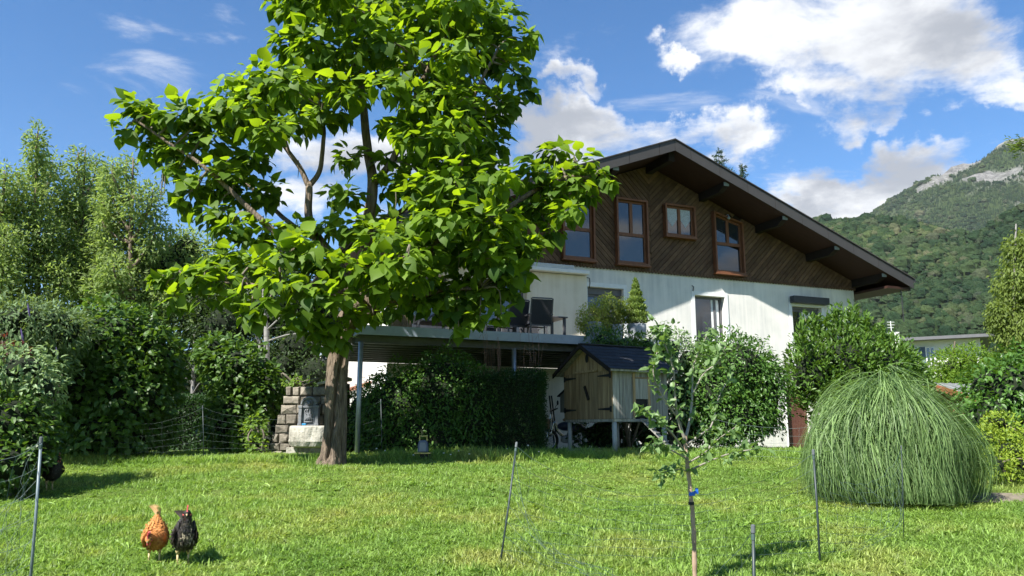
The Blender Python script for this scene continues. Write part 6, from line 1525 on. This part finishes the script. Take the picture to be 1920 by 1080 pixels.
brs = [([(1286, 830, 0), (1270, 780, -.05), (1266, 745, -.1), (1262, 690, -.12), (1250, 650, -.1), (1255, 612, -.1)], .013), ([(1286, 820, 0), (1295, 780, .1), (1298, 740, .15), (1300, 690, .2), (1310, 660, .2), (1330, 620, .2)], .012),
       ([(1285, 835, 0), (1320, 810, .1), (1335, 795, .15), (1350, 740, .25), (1375, 700, .3)], .010), ([(1290, 868, 0), (1320, 850, -.1), (1345, 825, -.2), (1380, 800, -.2)], .008), ([(1293, 882, 0), (1330, 865, -.15), (1370, 850, -.3), (1415, 842, -.35)], .008),
       ([(1286, 850, 0), (1262, 815, -.2), (1235, 790, -.3), (1205, 765, -.35)], .009), ([(1290, 862, 0), (1260, 845, -.25), (1230, 835, -.35), (1215, 840, -.4)], .007), ([(1268, 780, -.05), (1240, 740, -.15), (1225, 700, -.2), (1232, 660, -.2)], .008), ([(1294, 885, 0), (1270, 880, -.2), (1235, 888, -.35)], .006), ([(1298, 740, .15), (1320, 700, .1), (1345, 680, .1), (1360, 650, .1)], .008), ([(1262, 690, -.12), (1245, 640, -.2), (1232, 610, -.2)], .006)]
bm_ = MB(); P = []; Dr = []
for pts, r0 in brs:
    p = spline([A_(*q) for q in pts], 7 * len(pts)); bm_.tube(p, np.linspace(r0, .003, len(p)), 7)
    nL = int(len(p) * 2.1); ii = np.clip((rng.beta(1.8, 1.0, nL) * len(p)).astype(int), 2, len(p) - 1)
    P.append(p[ii] + rng.normal(0, .022, (nL, 3))); tg = unit(p[ii] - p[ii - 2]); Dr.append(tg * .4 + rng.normal(0, .7, (nL, 3)) + [0, 0, -.1])
bm_.build('branches', M['sap_grey'], apple, world=True, smooth=True)
P = np.vstack(P); Dr = np.vstack(Dr); n = len(P)
Nr = rng.normal(0, .5, (n, 3)) + [-.1, -.3, 1]; Ln = rng.uniform(.042, .082, n); ti = np.clip(rng.normal(.5, .25, n), 0, 1)
ap_kinds = []
for k in range(4):
    V, F = LEAF; V = V.copy(); V[:, 1] *= .62; V[:, 2] += (.1 * k - .15) * V[:, 0] ** 2
    me = mesh_np('leaf', V, [np.array(F)], np.full(len(V), .15 + .25 * k)); me.materials.append(M['lf_apple']); ap_kinds.append(me)
sel = np.argsort(P[:, 1])[:280]; mask = np.zeros(n, bool); mask[sel] = True
for i in sel:
    d = unit(Dr[i]); s_ = unit(np.cross(Nr[i], d)); nn = np.cross(d, s_)
    o = bpy.data.objects.new('leaf', ap_kinds[int(np.clip(ti[i] * 4, 0, 3))]); scene.collection.objects.link(o); o.parent = apple
    mm = np.eye(4); mm[:3, 0] = d * Ln[i]; mm[:3, 1] = s_ * Ln[i]; mm[:3, 2] = nn * Ln[i]; mm[:3, 3] = P[i] - np.array(ab); o.matrix_basis = Matrix(mm.tolist())
if (~mask).any(): tag(foliage('crown', (P[~mask], Dr[~mask], Nr[~mask], Ln[~mask], ti[~mask]), .62, LEAF, M['lf_apple'], apple), kind='stuff')
M['blue_tie'] = mk('blue_tie', (0.02, 0.12, 0.55), 0.5, 0.1)
c = A_(1297, 926); mb = MB(); mb.tube([c - [0, 0, .012], c + [0, 0, .014]], .024, 10); mb.box(c + [.03, -.01, .012], (.035, .01, .02), rotz(.3)); mb.box(c + [.035, -.01, .03], (.02, .008, .025)); mb.build('tie', M['blue_tie'], apple, world=True)
c = A_(1296, 944); MB().tube([c - [0, 0, .01], c + [0, 0, .012]], .022, 8).build('lower_tie', M['black'], apple, world=True)

# ------------------------------------------------------------------ hens
def loft(cent, rx, ry, n=20, m=40, sidev=(1, 0, 0)):
    C = spline(cent, m); RX = spline(np.stack([rx, rx], 1), m)[:, 0]; RY = spline(np.stack([ry, ry], 1), m)[:, 0]
    RX = np.maximum(RX, .002); RY = np.maximum(RY, .002)
    T = unit(np.gradient(C, axis=0)); sv = np.array(sidev, float); X = unit(sv - T * (T @ sv)[:, None]); Yv = np.cross(T, X)
    a = np.arange(n) * 2 * math.pi / n
    G = C[:, None] + (np.cos(a)[None] * RX[:, None])[..., None] * X[:, None] + (np.sin(a)[None] * RY[:, None])[..., None] * Yv[:, None]
    Nn = unit((np.cos(a)[None] / RX[:, None])[..., None] * X[:, None] + (np.sin(a)[None] / RY[:, None])[..., None] * Yv[:, None])
    return G, Nn, T
def feathermat(name, c1, c2, scale=30, c3=None):
    m_ = mk(name, c1, 0.65, scale=scale, col2=c2, det=4, spec=0.25, bump=0.003, bscale=70); return m_
M['comb'] = mk('comb_red', (0.46, 0.085, 0.08), 0.5, 0.15, 20); M['leg_yellow'] = mk('hen_leg', (0.50, 0.40, 0.20), 0.6, 0.15, 30); M['beak'] = mk('beak', (0.35, 0.26, 0.14), 0.5, 0.1); M['eye'] = mk('eye', (0.01, 0.008, 0.005), 0.1, 0.1)
def hen(label, loc, rz, cent, rx, ry, head_i, m_body, m_feather, tail_m, legs, scale=1.0, facing=None, cover=900, neck_m=None):
    t = thing('hen', label, 'hen', tuple(loc), rz, 'hens on the lawn'); t.scale = (scale,) * 3
    G, Nn, T = loft(cent, rx, ry, 20, 44); m, n = G.shape[:2]
    V = np.vstack([G.reshape(-1, 3), G[0].mean(0)[None], G[-1].mean(0)[None]])
    V[:m * n] += Nn.reshape(-1, 3) * np.array([[mnoise.noise(Vector(v * 45)) * .004] for v in V[:m * n]])
    fs = [(i * n + j, i * n + (j + 1) % n, (i + 1) * n + (j + 1) % n, (i + 1) * n + j) for i in range(m - 1) for j in range(n)] + [((j + 1) % n, j, m * n) for j in range(n)] + [((m - 1) * n + j, (m - 1) * n + (j + 1) % n, m * n + 1) for j in range(n)]
    MB().raw(V, fs).build('body', m_body, t, smooth=True)
    # overlapping feathers
    hi = int(m * 0.80); ii = rng.integers(2, hi, cover); jj = rng.integers(0, n, cover)
    P = G[ii, jj] + rng.normal(0, .003, (cover, 3)); nr = Nn[ii, jj]; dr = -T[ii] + nr * .10 + [0, 0, -.25] + rng.normal(0, .18, (cover, 3))
    Ln = np.where(ii > m * .62, .018, .028) * rng.uniform(.7, 1.25, cover)
    foliage_local('feathers', (P - T[ii] * 0 + nr * .001, dr, nr, Ln, rng.random(cover)), .55, LEAF, m_feather, t)
    # tail fan
    tp_ = G[0].mean(0); td = -T[1]; k = 11; P = np.repeat(G[3].mean(0)[None], k, 0); a = np.linspace(-.35, .35, k)
    dr = td[None] + np.stack([np.sin(a), 0 * a, 0 * a], 1) + [0, 0, .12]
    foliage_local('tail', (P, dr, np.stack([np.cos(a), 0 * a, np.sin(a)], 1), .15 + .02 * np.cos(a * 3), rng.random(k)), .22, LANCE, tail_m, t)
    # wings
    for s_ in (-1, 1):
        i0 = int(m * .48); c = G[i0].mean(0); kx = np.interp(i0, np.linspace(0, m, len(rx)), rx)
        mb = MB(); R = np.stack([np.array([1, 0, 0]), T[i0], np.cross([1, 0, 0], T[i0])], 1); mb.ball(c + [s_ * kx * .76, .03, .0], (.022, .10, .058), 14, 10, R); mb.build('wing', m_body, t, smooth=True)
        nw = 60; ph = rand_unit(nw); P = c + [s_ * kx * .9, .03, 0] + (ph * [.02, .09, .05]); P[:, 0] = c[0] + s_ * (kx * .76 + .02)
        foliage_local('wing_feathers', (P, -T[i0] + [s_ * .12, 0, -.15] + rng.normal(0, .15, (nw, 3)), np.tile([s_, 0, .2], (nw, 1)), .05 * rng.uniform(.7, 1.3, nw), rng.random(nw)), .45, LEAF, m_feather, t)
    # head furniture
    hc = np.array(cent[head_i], float); f = unit(np.array(cent[-1], float) - hc) if facing is None else unit(np.array(facing, float)); upv = unit(np.array([0, 0, 1.0]) - f * f[2]); sd_ = np.cross(f, upv)
    Rm = np.stack([f, sd_, upv], 1)
    mb = MB(); pr = [(-.035, .012), (-.038, .038), (-.026, .030), (-.020, .052), (-.008, .036), (.004, .056), (.010, .034), (.020, .042), (.024, .018), (.030, .006)]
    k = len(pr); Vc = np.array([(a_, w_, b_) for w_ in (-.005, .005) for a_, b_ in pr]) @ Rm.T + hc + upv * .014
    mb.raw(Vc, [tuple(range(k)), tuple(range(2 * k - 1, k - 1, -1))] + [((i + 1) % k, i, i + k, (i + 1) % k + k) for i in range(k)]); mb.build('comb', M['comb'], t)
    mb = MB(); [mb.ball(hc + f * .018 + sd_ * s_ * .011 - upv * .036, (.008, .009, .02), 10, 8) for s_ in (-1, 1)]; [mb.ball(hc + f * .008 + sd_ * s_ * .021 - upv * .004, (.013, .008, .015), 10, 8) for s_ in (-1, 1)]; mb.build('wattles', M['comb'], t, smooth=True)
    mb = MB(); mb.tube([hc + f * .018, hc + f * .036 - upv * .002, hc + f * .05 - upv * .010], [.011, .008, .001], 8); mb.build('beak', M['beak'], t, smooth=True)
    mb = MB(); [mb.ball(hc + f * .012 + sd_ * s_ * .026 + upv * .006, .005, 8, 6) for s_ in (-1, 1)]; mb.build('eyes', M['eye'], t)
    for (x, y, z0) in legs:
        mb = MB(); mb.tube([(x, y + .01, .13), (x, y + .018, .085)], [.026, .013], 10); mb.tube([(x, y + .018, .09), (x, y, .012)], [.009, .007], 8)
        for q in (-.6, 0, .6): mb.tube([(x, y, .012), (x + math.sin(q) * .03, y - math.cos(q) * .03, .008), (x + math.sin(q) * .055, y - math.cos(q) * .055, .003)], [.006, .005, .002], 6)
        mb.tube([(x, y, .012), (x, y + .028, .004)], [.005, .002], 6); mb.build('leg', M['leg_yellow'], t, smooth=True)
    return t
def foliage_local(name, arr, ratio, tmpl, m, parent):
    P, Dr, Nr, Ln, tint = arr; V, F, T = leaf_arrays(np.asarray(P), np.asarray(Dr), np.asarray(Nr), Ln, ratio, tmpl, np.asarray(tint)); return add(name, mesh_np(name, V, [F], T, True), m, parent)
M['buff'] = feathermat('buff_feathers', (0.30, 0.115, 0.030), (0.52, 0.24, 0.075)); M['buff_f'] = leafmat('buff_plumes', (0.34, 0.13, 0.034), (0.54, 0.24, 0.075), .1, .6, .2, tcol=(1, 1, 1), red=1); M['buff_tail'] = leafmat('buff_tail', (0.40, 0.22, 0.09), (0.70, 0.50, 0.28), .15, .6, .2, tcol=(1, 1, 1), red=1)
M['jet'] = feathermat('black_feathers', (0.010, 0.009, 0.009), (0.040, 0.034, 0.030)); M['jet_f'] = leafmat('black_plumes', (0.008, 0.007, 0.007), (0.060, 0.048, 0.040), .05, .45, .45, tcol=(1, 1, 1), red=1)
M['hackle'] = leafmat('hackle_plumes', (0.02, 0.018, 0.015), (0.42, 0.34, 0.24), .05, .5, .3, tcol=(1, 1, 1), red=1)
hb = base_of(288, 1048, 6.55)
hen('buff brown hen with lowered head walking on lawn', hb, math.radians(24),
    [(0, .20, .385), (0, .16, .345), (.0, .10, .28), (0, .02, .225), (0, -.05, .205), (-.018, -.10, .215), (-.038, -.14, .225), (-.05, -.165, .225), (-.055, -.18, .215), (-.058, -.195, .205)],
    [.006, .034, .082, .108, .100, .072, .046, .032, .028, .010], [.006, .03, .075, .10, .098, .07, .044, .032, .026, .010], 7, M['buff'], M['buff_f'], M['buff_tail'], [(-.04, 0.0, 0), (.045, -.03, 0)], 0.9, facing=(-.35, -.8, -.5), cover=2400)
bb_ = base_of(343, 1046, 6.5)
hen('black hen with red comb standing upright facing the camera', bb_, math.radians(26),
    [(0, .19, .33), (0, .15, .31), (0, .08, .255), (0, .01, .215), (0, -.05, .215), (0, -.085, .265), (0.002, -.095, .325), (0.002, -.10, .375), (0, -.108, .405), (0, -.125, .412), (0, -.14, .408)],
    [.006, .036, .078, .098, .094, .070, .044, .032, .030, .024, .008], [.006, .03, .07, .095, .098, .072, .046, .034, .030, .024, .008], 8, M['jet'], M['jet_f'], M['jet_f'], [(-.04, -.01, 0), (.04, -.0, 0)], 1.0, facing=(-.12, -1, -.05), cover=2400)
# pale laced hackle feathers on the black hen's breast and neck
bh = [o for o in bpy.data.objects if o.name.startswith('hen') and o.get('label', '').startswith('black hen with red')][0]
nh = 150; zz = rng.uniform(.20, .36, nh); xx = rng.normal(0, .30, nh) * np.interp(zz, [.2, .27, .36], [.085, .065, .034]); yy = -np.interp(zz, [.2, .265, .325, .36], [.145, .150, .140, .130]) + xx ** 2 * 6
foliage_local('hackle', (np.stack([xx, yy, zz], 1), np.stack([xx * 2, -.15 + 0 * xx, -1 + 0 * xx], 1), np.stack([xx * 6, -1 + 0 * xx, .25 + 0 * xx], 1), .035 * rng.uniform(.7, 1.3, nh), rng.random(nh) ** 1.6), .28, LANCE, M['hackle'], bh)
h3 = base_of(93, 912, 10.3)
hen('dark hen standing in shade by the shrub at left edge', h3, math.radians(62),
    [(0, .19, .36), (0, .15, .33), (0, .08, .26), (0, .01, .215), (0, -.05, .225), (0, -.085, .275), (0.002, -.10, .325), (0.002, -.11, .365), (0, -.12, .39), (0, -.135, .395), (0, -.15, .39)],
    [.006, .036, .078, .098, .094, .070, .044, .032, .030, .024, .008], [.006, .03, .07, .095, .098, .072, .046, .034, .030, .024, .008], 8, M['jet'], M['jet_f'], M['jet_f'], [(-.04, -.01, 0), (.04, -.0, 0)], 1.05, facing=(0, -1, -.05), cover=700)

# ------------------------------------------------------------------ on the terrace
ZD = 3.599
def on_terrace(px, py, o): s_, z_ = fac(px, py, o); return house_world(s_, o, ZD), z_ - ZD
M['sling'] = mk('sling_fabric', (0.035, 0.036, 0.04), 0.8, 0.2, 60); M['chair_frame'] = mk('chair_frame', (0.075, 0.075, 0.08), 0.45, 0.1, 8, spec=0.5); M['pale_cushion'] = mk('pale_cushion', (0.5, 0.5, 0.52), 0.85, 0.1, 8)
def make_chair(label, loc, rz):
    t = thing('garden_chair', label, 'chair', tuple(loc), rz, 'chairs on the terrace')
    for sx in (-.26, .26):
        MB().bar((sx, -.26, 0), (sx, -.26, .63), .03).build('leg', M['chair_frame'], t); MB().bar((sx, .24, 0), (sx, .30, .44), .03).build('leg', M['chair_frame'], t)
        MB().bar((sx, -.28, .64), (sx, .30, .64), .045, .025).build('armrest', M['chair_frame'], t)
        MB().bar((sx, .22, .40), (sx, .36, 1.0), .028).build('back_post', M['chair_frame'], t)
    MB().box((0, 0, .43), (.49, .50, .022), rotx(-.05)).build('seat', M['sling'], t)
    MB().box((0, .295, .70), (.49, .016, .56), rotx(-.23)).build('backrest', M['sling'], t)
    [MB().bar((-.244, y_, z_), (.244, y_, z_), .03).build('cross_rail', M['chair_frame'], t) for y_, z_ in ((.36, 1.0), (-.26, .40), (.24, .38))]; return t
c1, _ = on_terrace(1008, 600, 3.4); make_chair('dark sling chair nearest the cream wall on the terrace', c1, HRZ + math.pi - 0.1)
c2, _ = on_terrace(960, 600, 3.0); make_chair('dark sling chair half hidden by catalpa leaves on the terrace', c2, HRZ + math.pi + 0.15)
c3, _ = on_terrace(1000, 600, 1.4); make_chair('dark sling chair on far side of the terrace table', c3, HRZ)
ct, _ = on_terrace(1000, 600, 2.35)
tbl = thing('terrace_table', 'dark rectangular table among the sling chairs on terrace', 'table', tuple(ct), HRZ)
MB().box((0, 0, .74), (1.5, .85, .035)).build('tabletop', M['chair_frame'], tbl, bevel=.005)
for sx in (-.68, .68):
    for sy in (-.36, .36): MB().box((sx, sy, .36), (.06, .06, .72)).build('leg', M['chair_frame'], tbl)
cl, _ = on_terrace(815, 600, 3.6)
lg = thing('sun_lounger', 'grey sun lounger with raised back near the terrace edge', 'sun lounger', tuple(cl), HRZ + .1)
MB().box((.2, 0, .30), (1.15, .6, .03)).build('seat', M['sling'], lg); MB().box((-.62, 0, .42), (.62, .6, .03), roty(.38)).build('backrest', M['pale_cushion'], lg)
for sx in (-.55, .55):
    for sy in (-.28, .28): MB().bar((sx, sy, 0), (sx + .08, sy, .29), .03).build('leg', M['chair_frame'], lg)
for sy in (-.3, .3): MB().tube(spline([(-.3, sy, .3), (-.1, sy, .48), (.2, sy, .48), (.4, sy, .3)], 10), .018, 8).build('armrest', M['chair_frame'], lg)
cb, _ = on_terrace(750, 600, 4.0)
bk_ = thing('storage_basket', 'tan basket standing on the terrace edge', 'basket', tuple(cb), HRZ)
mb = MB(); mb.lathe([(.20, 0), (.22, .05), (.235, .2), (.24, .36), (.225, .38), (.21, .36), (.2, .1), (0, .08)], (0, 0, 0), 20); mb.build('wall', mk('wicker', (0.24, 0.17, 0.10), 0.85, 0.3, 40, 0.006, 60), bk_, smooth=True); mb = MB(); [mb.tube([( .243 * math.cos(q), .243 * math.sin(q), .02), (.25 * math.cos(q), .25 * math.sin(q), .37)], .008, 5) for q in np.arange(16) * 2 * math.pi / 16]; mb.build('ribs', bpy.data.materials['wicker'], bk_)
cw, _ = on_terrace(729, 600, 4.2)
wb = thing('white_bundle', 'crumpled white cloth hanging on a short stand at terrace edge', 'cloth', tuple(cw), HRZ)
mb = MB(); mb.ball((0, 0, .52), (.09, .08, .17), 18, 14); V, f = mb.arrays(); V += np.array([[mnoise.noise(Vector(v * 11)) * .05, mnoise.noise(Vector(v * 11 + Vector((5, 5, 5)))) * .05, 0] for v in map(Vector, V)]); mb.v = [V]; mb.build('cloth', M['white_paint'], wb); MB().tube([(0, 0, 0), (0, 0, .5)], .015, 8).build('stand', M['chair_frame'], wb)
def potted(name, label, pot_px, o, pot_h, pot_r, cat='potted plant'):
    loc, _ = on_terrace(pot_px, 615, o); t = thing(name, label, cat, tuple(loc), 0)
    MB().lathe([(pot_r * .7, 0), (pot_r * .95, pot_h * .4), (pot_r, pot_h * .8), (pot_r * .97, pot_h), (pot_r * .85, pot_h), (pot_r * .82, pot_h * .85), (0, pot_h * .84)], (0, 0, 0), 28).build('pot', M['pot'], t, smooth=True); return t, np.array(loc)
M['pot'] = mk('grey_pot', (0.28, 0.30, 0.33), 0.6, 0.1, 6)
t, lc = potted('potted_thuja', 'slim conical thuja in a round grey pot on the terrace', 1194, 4.3, 0.43, 0.22)
n = 5200; z = rng.beta(1.0, 1.35, n); R = .24 * np.minimum(1, (1 - z) * 1.25 + .02) * (1 + .18 * np.sin(z * 40)); a = rng.uniform(0, 6.28, n); rr = R * np.sqrt(rng.uniform(.35, 1.1, n))
P = np.stack([np.cos(a) * rr, np.sin(a) * rr, pot_z := (.45 + z * 1.06)], 1) + lc; d = np.stack([np.cos(a) * .5, np.sin(a) * .5, np.full(n, .9)], 1) + rng.normal(0, .35, (n, 3))
foliage('foliage', (P, d, np.stack([np.cos(a), np.sin(a), 0 * a + .3], 1) + rng.normal(0, .4, (n, 3)), rng.uniform(.035, .075, n), np.clip(rng.normal(.5, .25, n), 0, 1)), .42, LANCE, M['lf_conif'], t)
MB().tube([lc + [0, 0, .35], lc + [0, 0, 1.4]], [.025, .005], 8).build('stem', M['twig'], t, world=True)
for nm, lab, px, o, bl, mm_ in (('potted_shrub', 'golden yellow leaved potted shrub at terrace corner', 1112, 4.4, [(1105, 595, 24, 27, .3), (1125, 575, 20, 20, .25), (1118, 612, 26, 20, .3), (1093, 610, 14, 16, .2)], 'lf_gold'), ('potted_shrub', 'green potted shrub between golden shrub and potted thuja', 1152, 4.2, [(1150, 590, 26, 34, .3), (1168, 580, 16, 24, .25), (1140, 565, 16, 16, .2), (1135, 605, 26, 26, .3)], 'lf_birch')):
    t, lc = potted(nm, lab, px, o, .4, .2); Yc = lc[1]
    arr = blob_leaves([pxblob(a_, b_, c_, d_, Yc, e_) for a_, b_, c_, d_, e_ in bl], 900, .05, .5, LEAF, shell=.7, ragged=.25); foliage('foliage', arr, .5, LEAF, M[mm_], t)
    stems(t, lc + [0, 0, .3], [pxblob(a_, b_, c_, d_, Yc, e_)[0] for a_, b_, c_, d_, e_ in bl], .015, M['twig'])
# dry flower stalks above the hedges
ds = thing('dry_stalks', 'thin reddish dry stalks rising above the clipped hedge', 'dry stalks', (-.4, 15.4, 1.1)); mb = MB()
M['dry'] = mk('dry_stalk', (0.22, 0.13, 0.11), 0.8, 0.3, 10)
for i in range(26):
    px = rng.choice([rng.uniform(898, 945), rng.uniform(968, 1010)]); b0 = at(px, 720, 15.45); tp2 = at(px + rng.normal(0, 4), rng.uniform(612, 665), 15.4); mb.tube(spline([b0, (b0 + tp2) / 2 + [rng.normal(0, .01), 0, 0], tp2, tp2 + [rng.uniform(-.08, .08), 0, -.08]], 8), .003, 4)
mb.build('stalks', M['dry'], ds, world=True)

# ------------------------------------------------------------------ neighbours on the right
bL = at(1560, 640, 50); bR = at(1838, 640, 46); rzN = math.atan2(bR[1] - bL[1], bR[0] - bL[0]); Wn = np.linalg.norm((bR - bL)[:2])
nbh = thing('neighbour_house', 'pale neighbouring house with flat grey eaves behind the acacia', 'house', (bL[0], bL[1], 0.6), rzN)
hz = at(1760, 634, 47)[2] - 0.6
MB().b2(0, Wn, 0, 8, 0, hz - .12).build('wall', M['plaster_plain'], nbh); MB().b2(-.8, Wn + .7, -.9, 9, hz - .118, hz + .05).build('roof', mk('eave_grey', (0.10, 0.10, 0.095), 0.7, 0.1), nbh); MB().b2(-.85, Wn + .75, -.98, -.902, hz - .14, hz + .03).build('gutter', M['alu'], nbh)
def nwin(px0, px1, py0, py1):
    f_ = []
    for px, py in ((px0, py1), (px1, py0)):
        r = ray(px, py); nn = np.array([math.sin(rzN), -math.cos(rzN)]); tt_ = (bL[:2] @ nn) / (r[:2] @ nn); p = np.array([0, 0, CAM_Z]) + r * tt_; f_.append((float((p[:2] - bL[:2]) @ [math.cos(rzN), math.sin(rzN)]), p[2] - .6))
    (a0, z0), (a1, z1) = f_
    w = MB().b2(a0, a1, -.05, -.003, z0, z1).build('window', M['white_paint'], nbh); MB().b2(a0 + .06, (a0 + a1) / 2 - .03, -.056, -.051, z0 + .06, z1 - .06).build('pane', M['glass'], w); MB().b2((a0 + a1) / 2 + .03, a1 - .06, -.056, -.051, z0 + .06, z1 - .06).build('pane', M['glass'], w)
    MB().b2(a0 - .35, a0 - .02, -.06, -.004, z0, z1).build('shutter', mk('shutter_blue', (0.07, 0.10, 0.15), 0.6, 0.1) if 'shutter_blue' not in bpy.data.materials else bpy.data.materials['shutter_blue'], w)
nwin(1738, 1752, 650, 686); nwin(1716, 1724, 650, 664); nwin(1650, 1672, 650, 680)
MB().b2(Wn * .45, Wn * .78, -1.2, -.004, hz * .46, hz * .49).build('balcony', M['plaster_plain'], nbh)
mast = thing('antenna', 'thin white antenna on a pale chimney above the shrubs', 'antenna', (*at(1676, 630, 47)[:2], hz + .6)); a0 = at(1672, 628, 47); mb = MB(); mb.tube([a0 - [0, 0, .3], a0 + [0, 0, .85]], .02, 6); [mb.bar(a0 + [-.22, 0, .45 + i * .17], a0 + [.22, 0, .45 + i * .17], .02) for i in range(3)]; mb.build('mast', M['white_paint'], mast, world=True); MB().box(a0 + [.3, .4, -.2], (.5, .5, .8)).build('chimney', M['plaster_plain'], mast, world=True)
sa = at(1750, 718, 21.0); rzS = math.radians(20)
shed = thing('garden_shed', 'small shed with grey roof and red scalloped gable trim', 'shed', (sa[0], sa[1], 0.8), rzS)
za = sa[2] - .8; M['shed_red'] = mk('red_trim', (0.20, 0.065, 0.035), 0.6, 0.15, 8); M['shed_wood'] = mk('shed_wood', (0.18, 0.08, 0.045), 0.75, 0.2, 5); M['shed_roof'] = mk('shed_roof', (0.20, 0.205, 0.21), 0.6, 0.12, 5)
hwS, drp = 1.6, .50
swp = lambda V: np.stack([V[:, 1], V[:, 0], V[:, 2]], 1)
MB().prism([(-1.4, -.3), (1.4, -.3), (1.4, za - drp - .02), (0, za - .08), (-1.4, za - drp - .02)], .25, 3.2, swp).build('wall', M['shed_wood'], shed)
for s_ in (-1, 1):
    rf = MB().prism([(0, za), (s_ * hwS, za - drp), (s_ * hwS, za - drp - .04), (0, za - .04)], -.05, 3.4, swp).build('roof', M['shed_roof'], shed)
    for i in range(12): MB().prism([(s_ * .02, za + .012), (s_ * hwS, za - drp + .012), (s_ * hwS, za - drp + .002), (s_ * .02, za + .002)], i * .28, i * .28 + .03, swp).build('roof_seam', M['shed_roof'], rf)
    mb = MB(); mb.prism([(0, za - .01), (s_ * hwS, za - drp - .01), (s_ * hwS, za - drp - .09), (0, za - .09)], -.10, -.055, swp); mb.build('barge_board', M['shed_red'], rf)
    mb = MB(); k = 12
    for i in range(k):
        f0 = i / k; c_y = s_ * hwS * (f0 + .5 / k); c_z = za - .09 - drp * (f0 + .5 / k); w = hwS / k * .46
        mb.prism([(c_y - w, c_z + .02), (c_y + w, c_z + .02), (c_y + w * .8, c_z - .05), (c_y, c_z - .08), (c_y - w * .8, c_z - .05)], -.09, -.065, swp)
    mb.build('scalloped_trim', M['shed_red'], rf)

# ------------------------------------------------------------------ air
HAZE = 2.6e-5
if HAZE:
    hz_ = MB().b2(-5200, 6200, -3100, 7200, -12, 1250).build('haze', None, None)
    hm2 = bpy.data.materials.new('haze'); hm2.use_nodes = True; ht = hm2.node_tree; ht.nodes.clear()
    pv = ht.nodes.new('ShaderNodeVolumePrincipled'); pv.inputs['Color'].default_value = (0.86, 0.92, 1.0, 1); pv.inputs['Density'].default_value = HAZE
    oo = ht.nodes.new('ShaderNodeOutputMaterial'); ht.links.new(pv.outputs[0], oo.inputs['Volume']); hz_.data.materials.append(hm2)
    tag(hz_, 'thin pale valley haze', None, None, 'stuff')
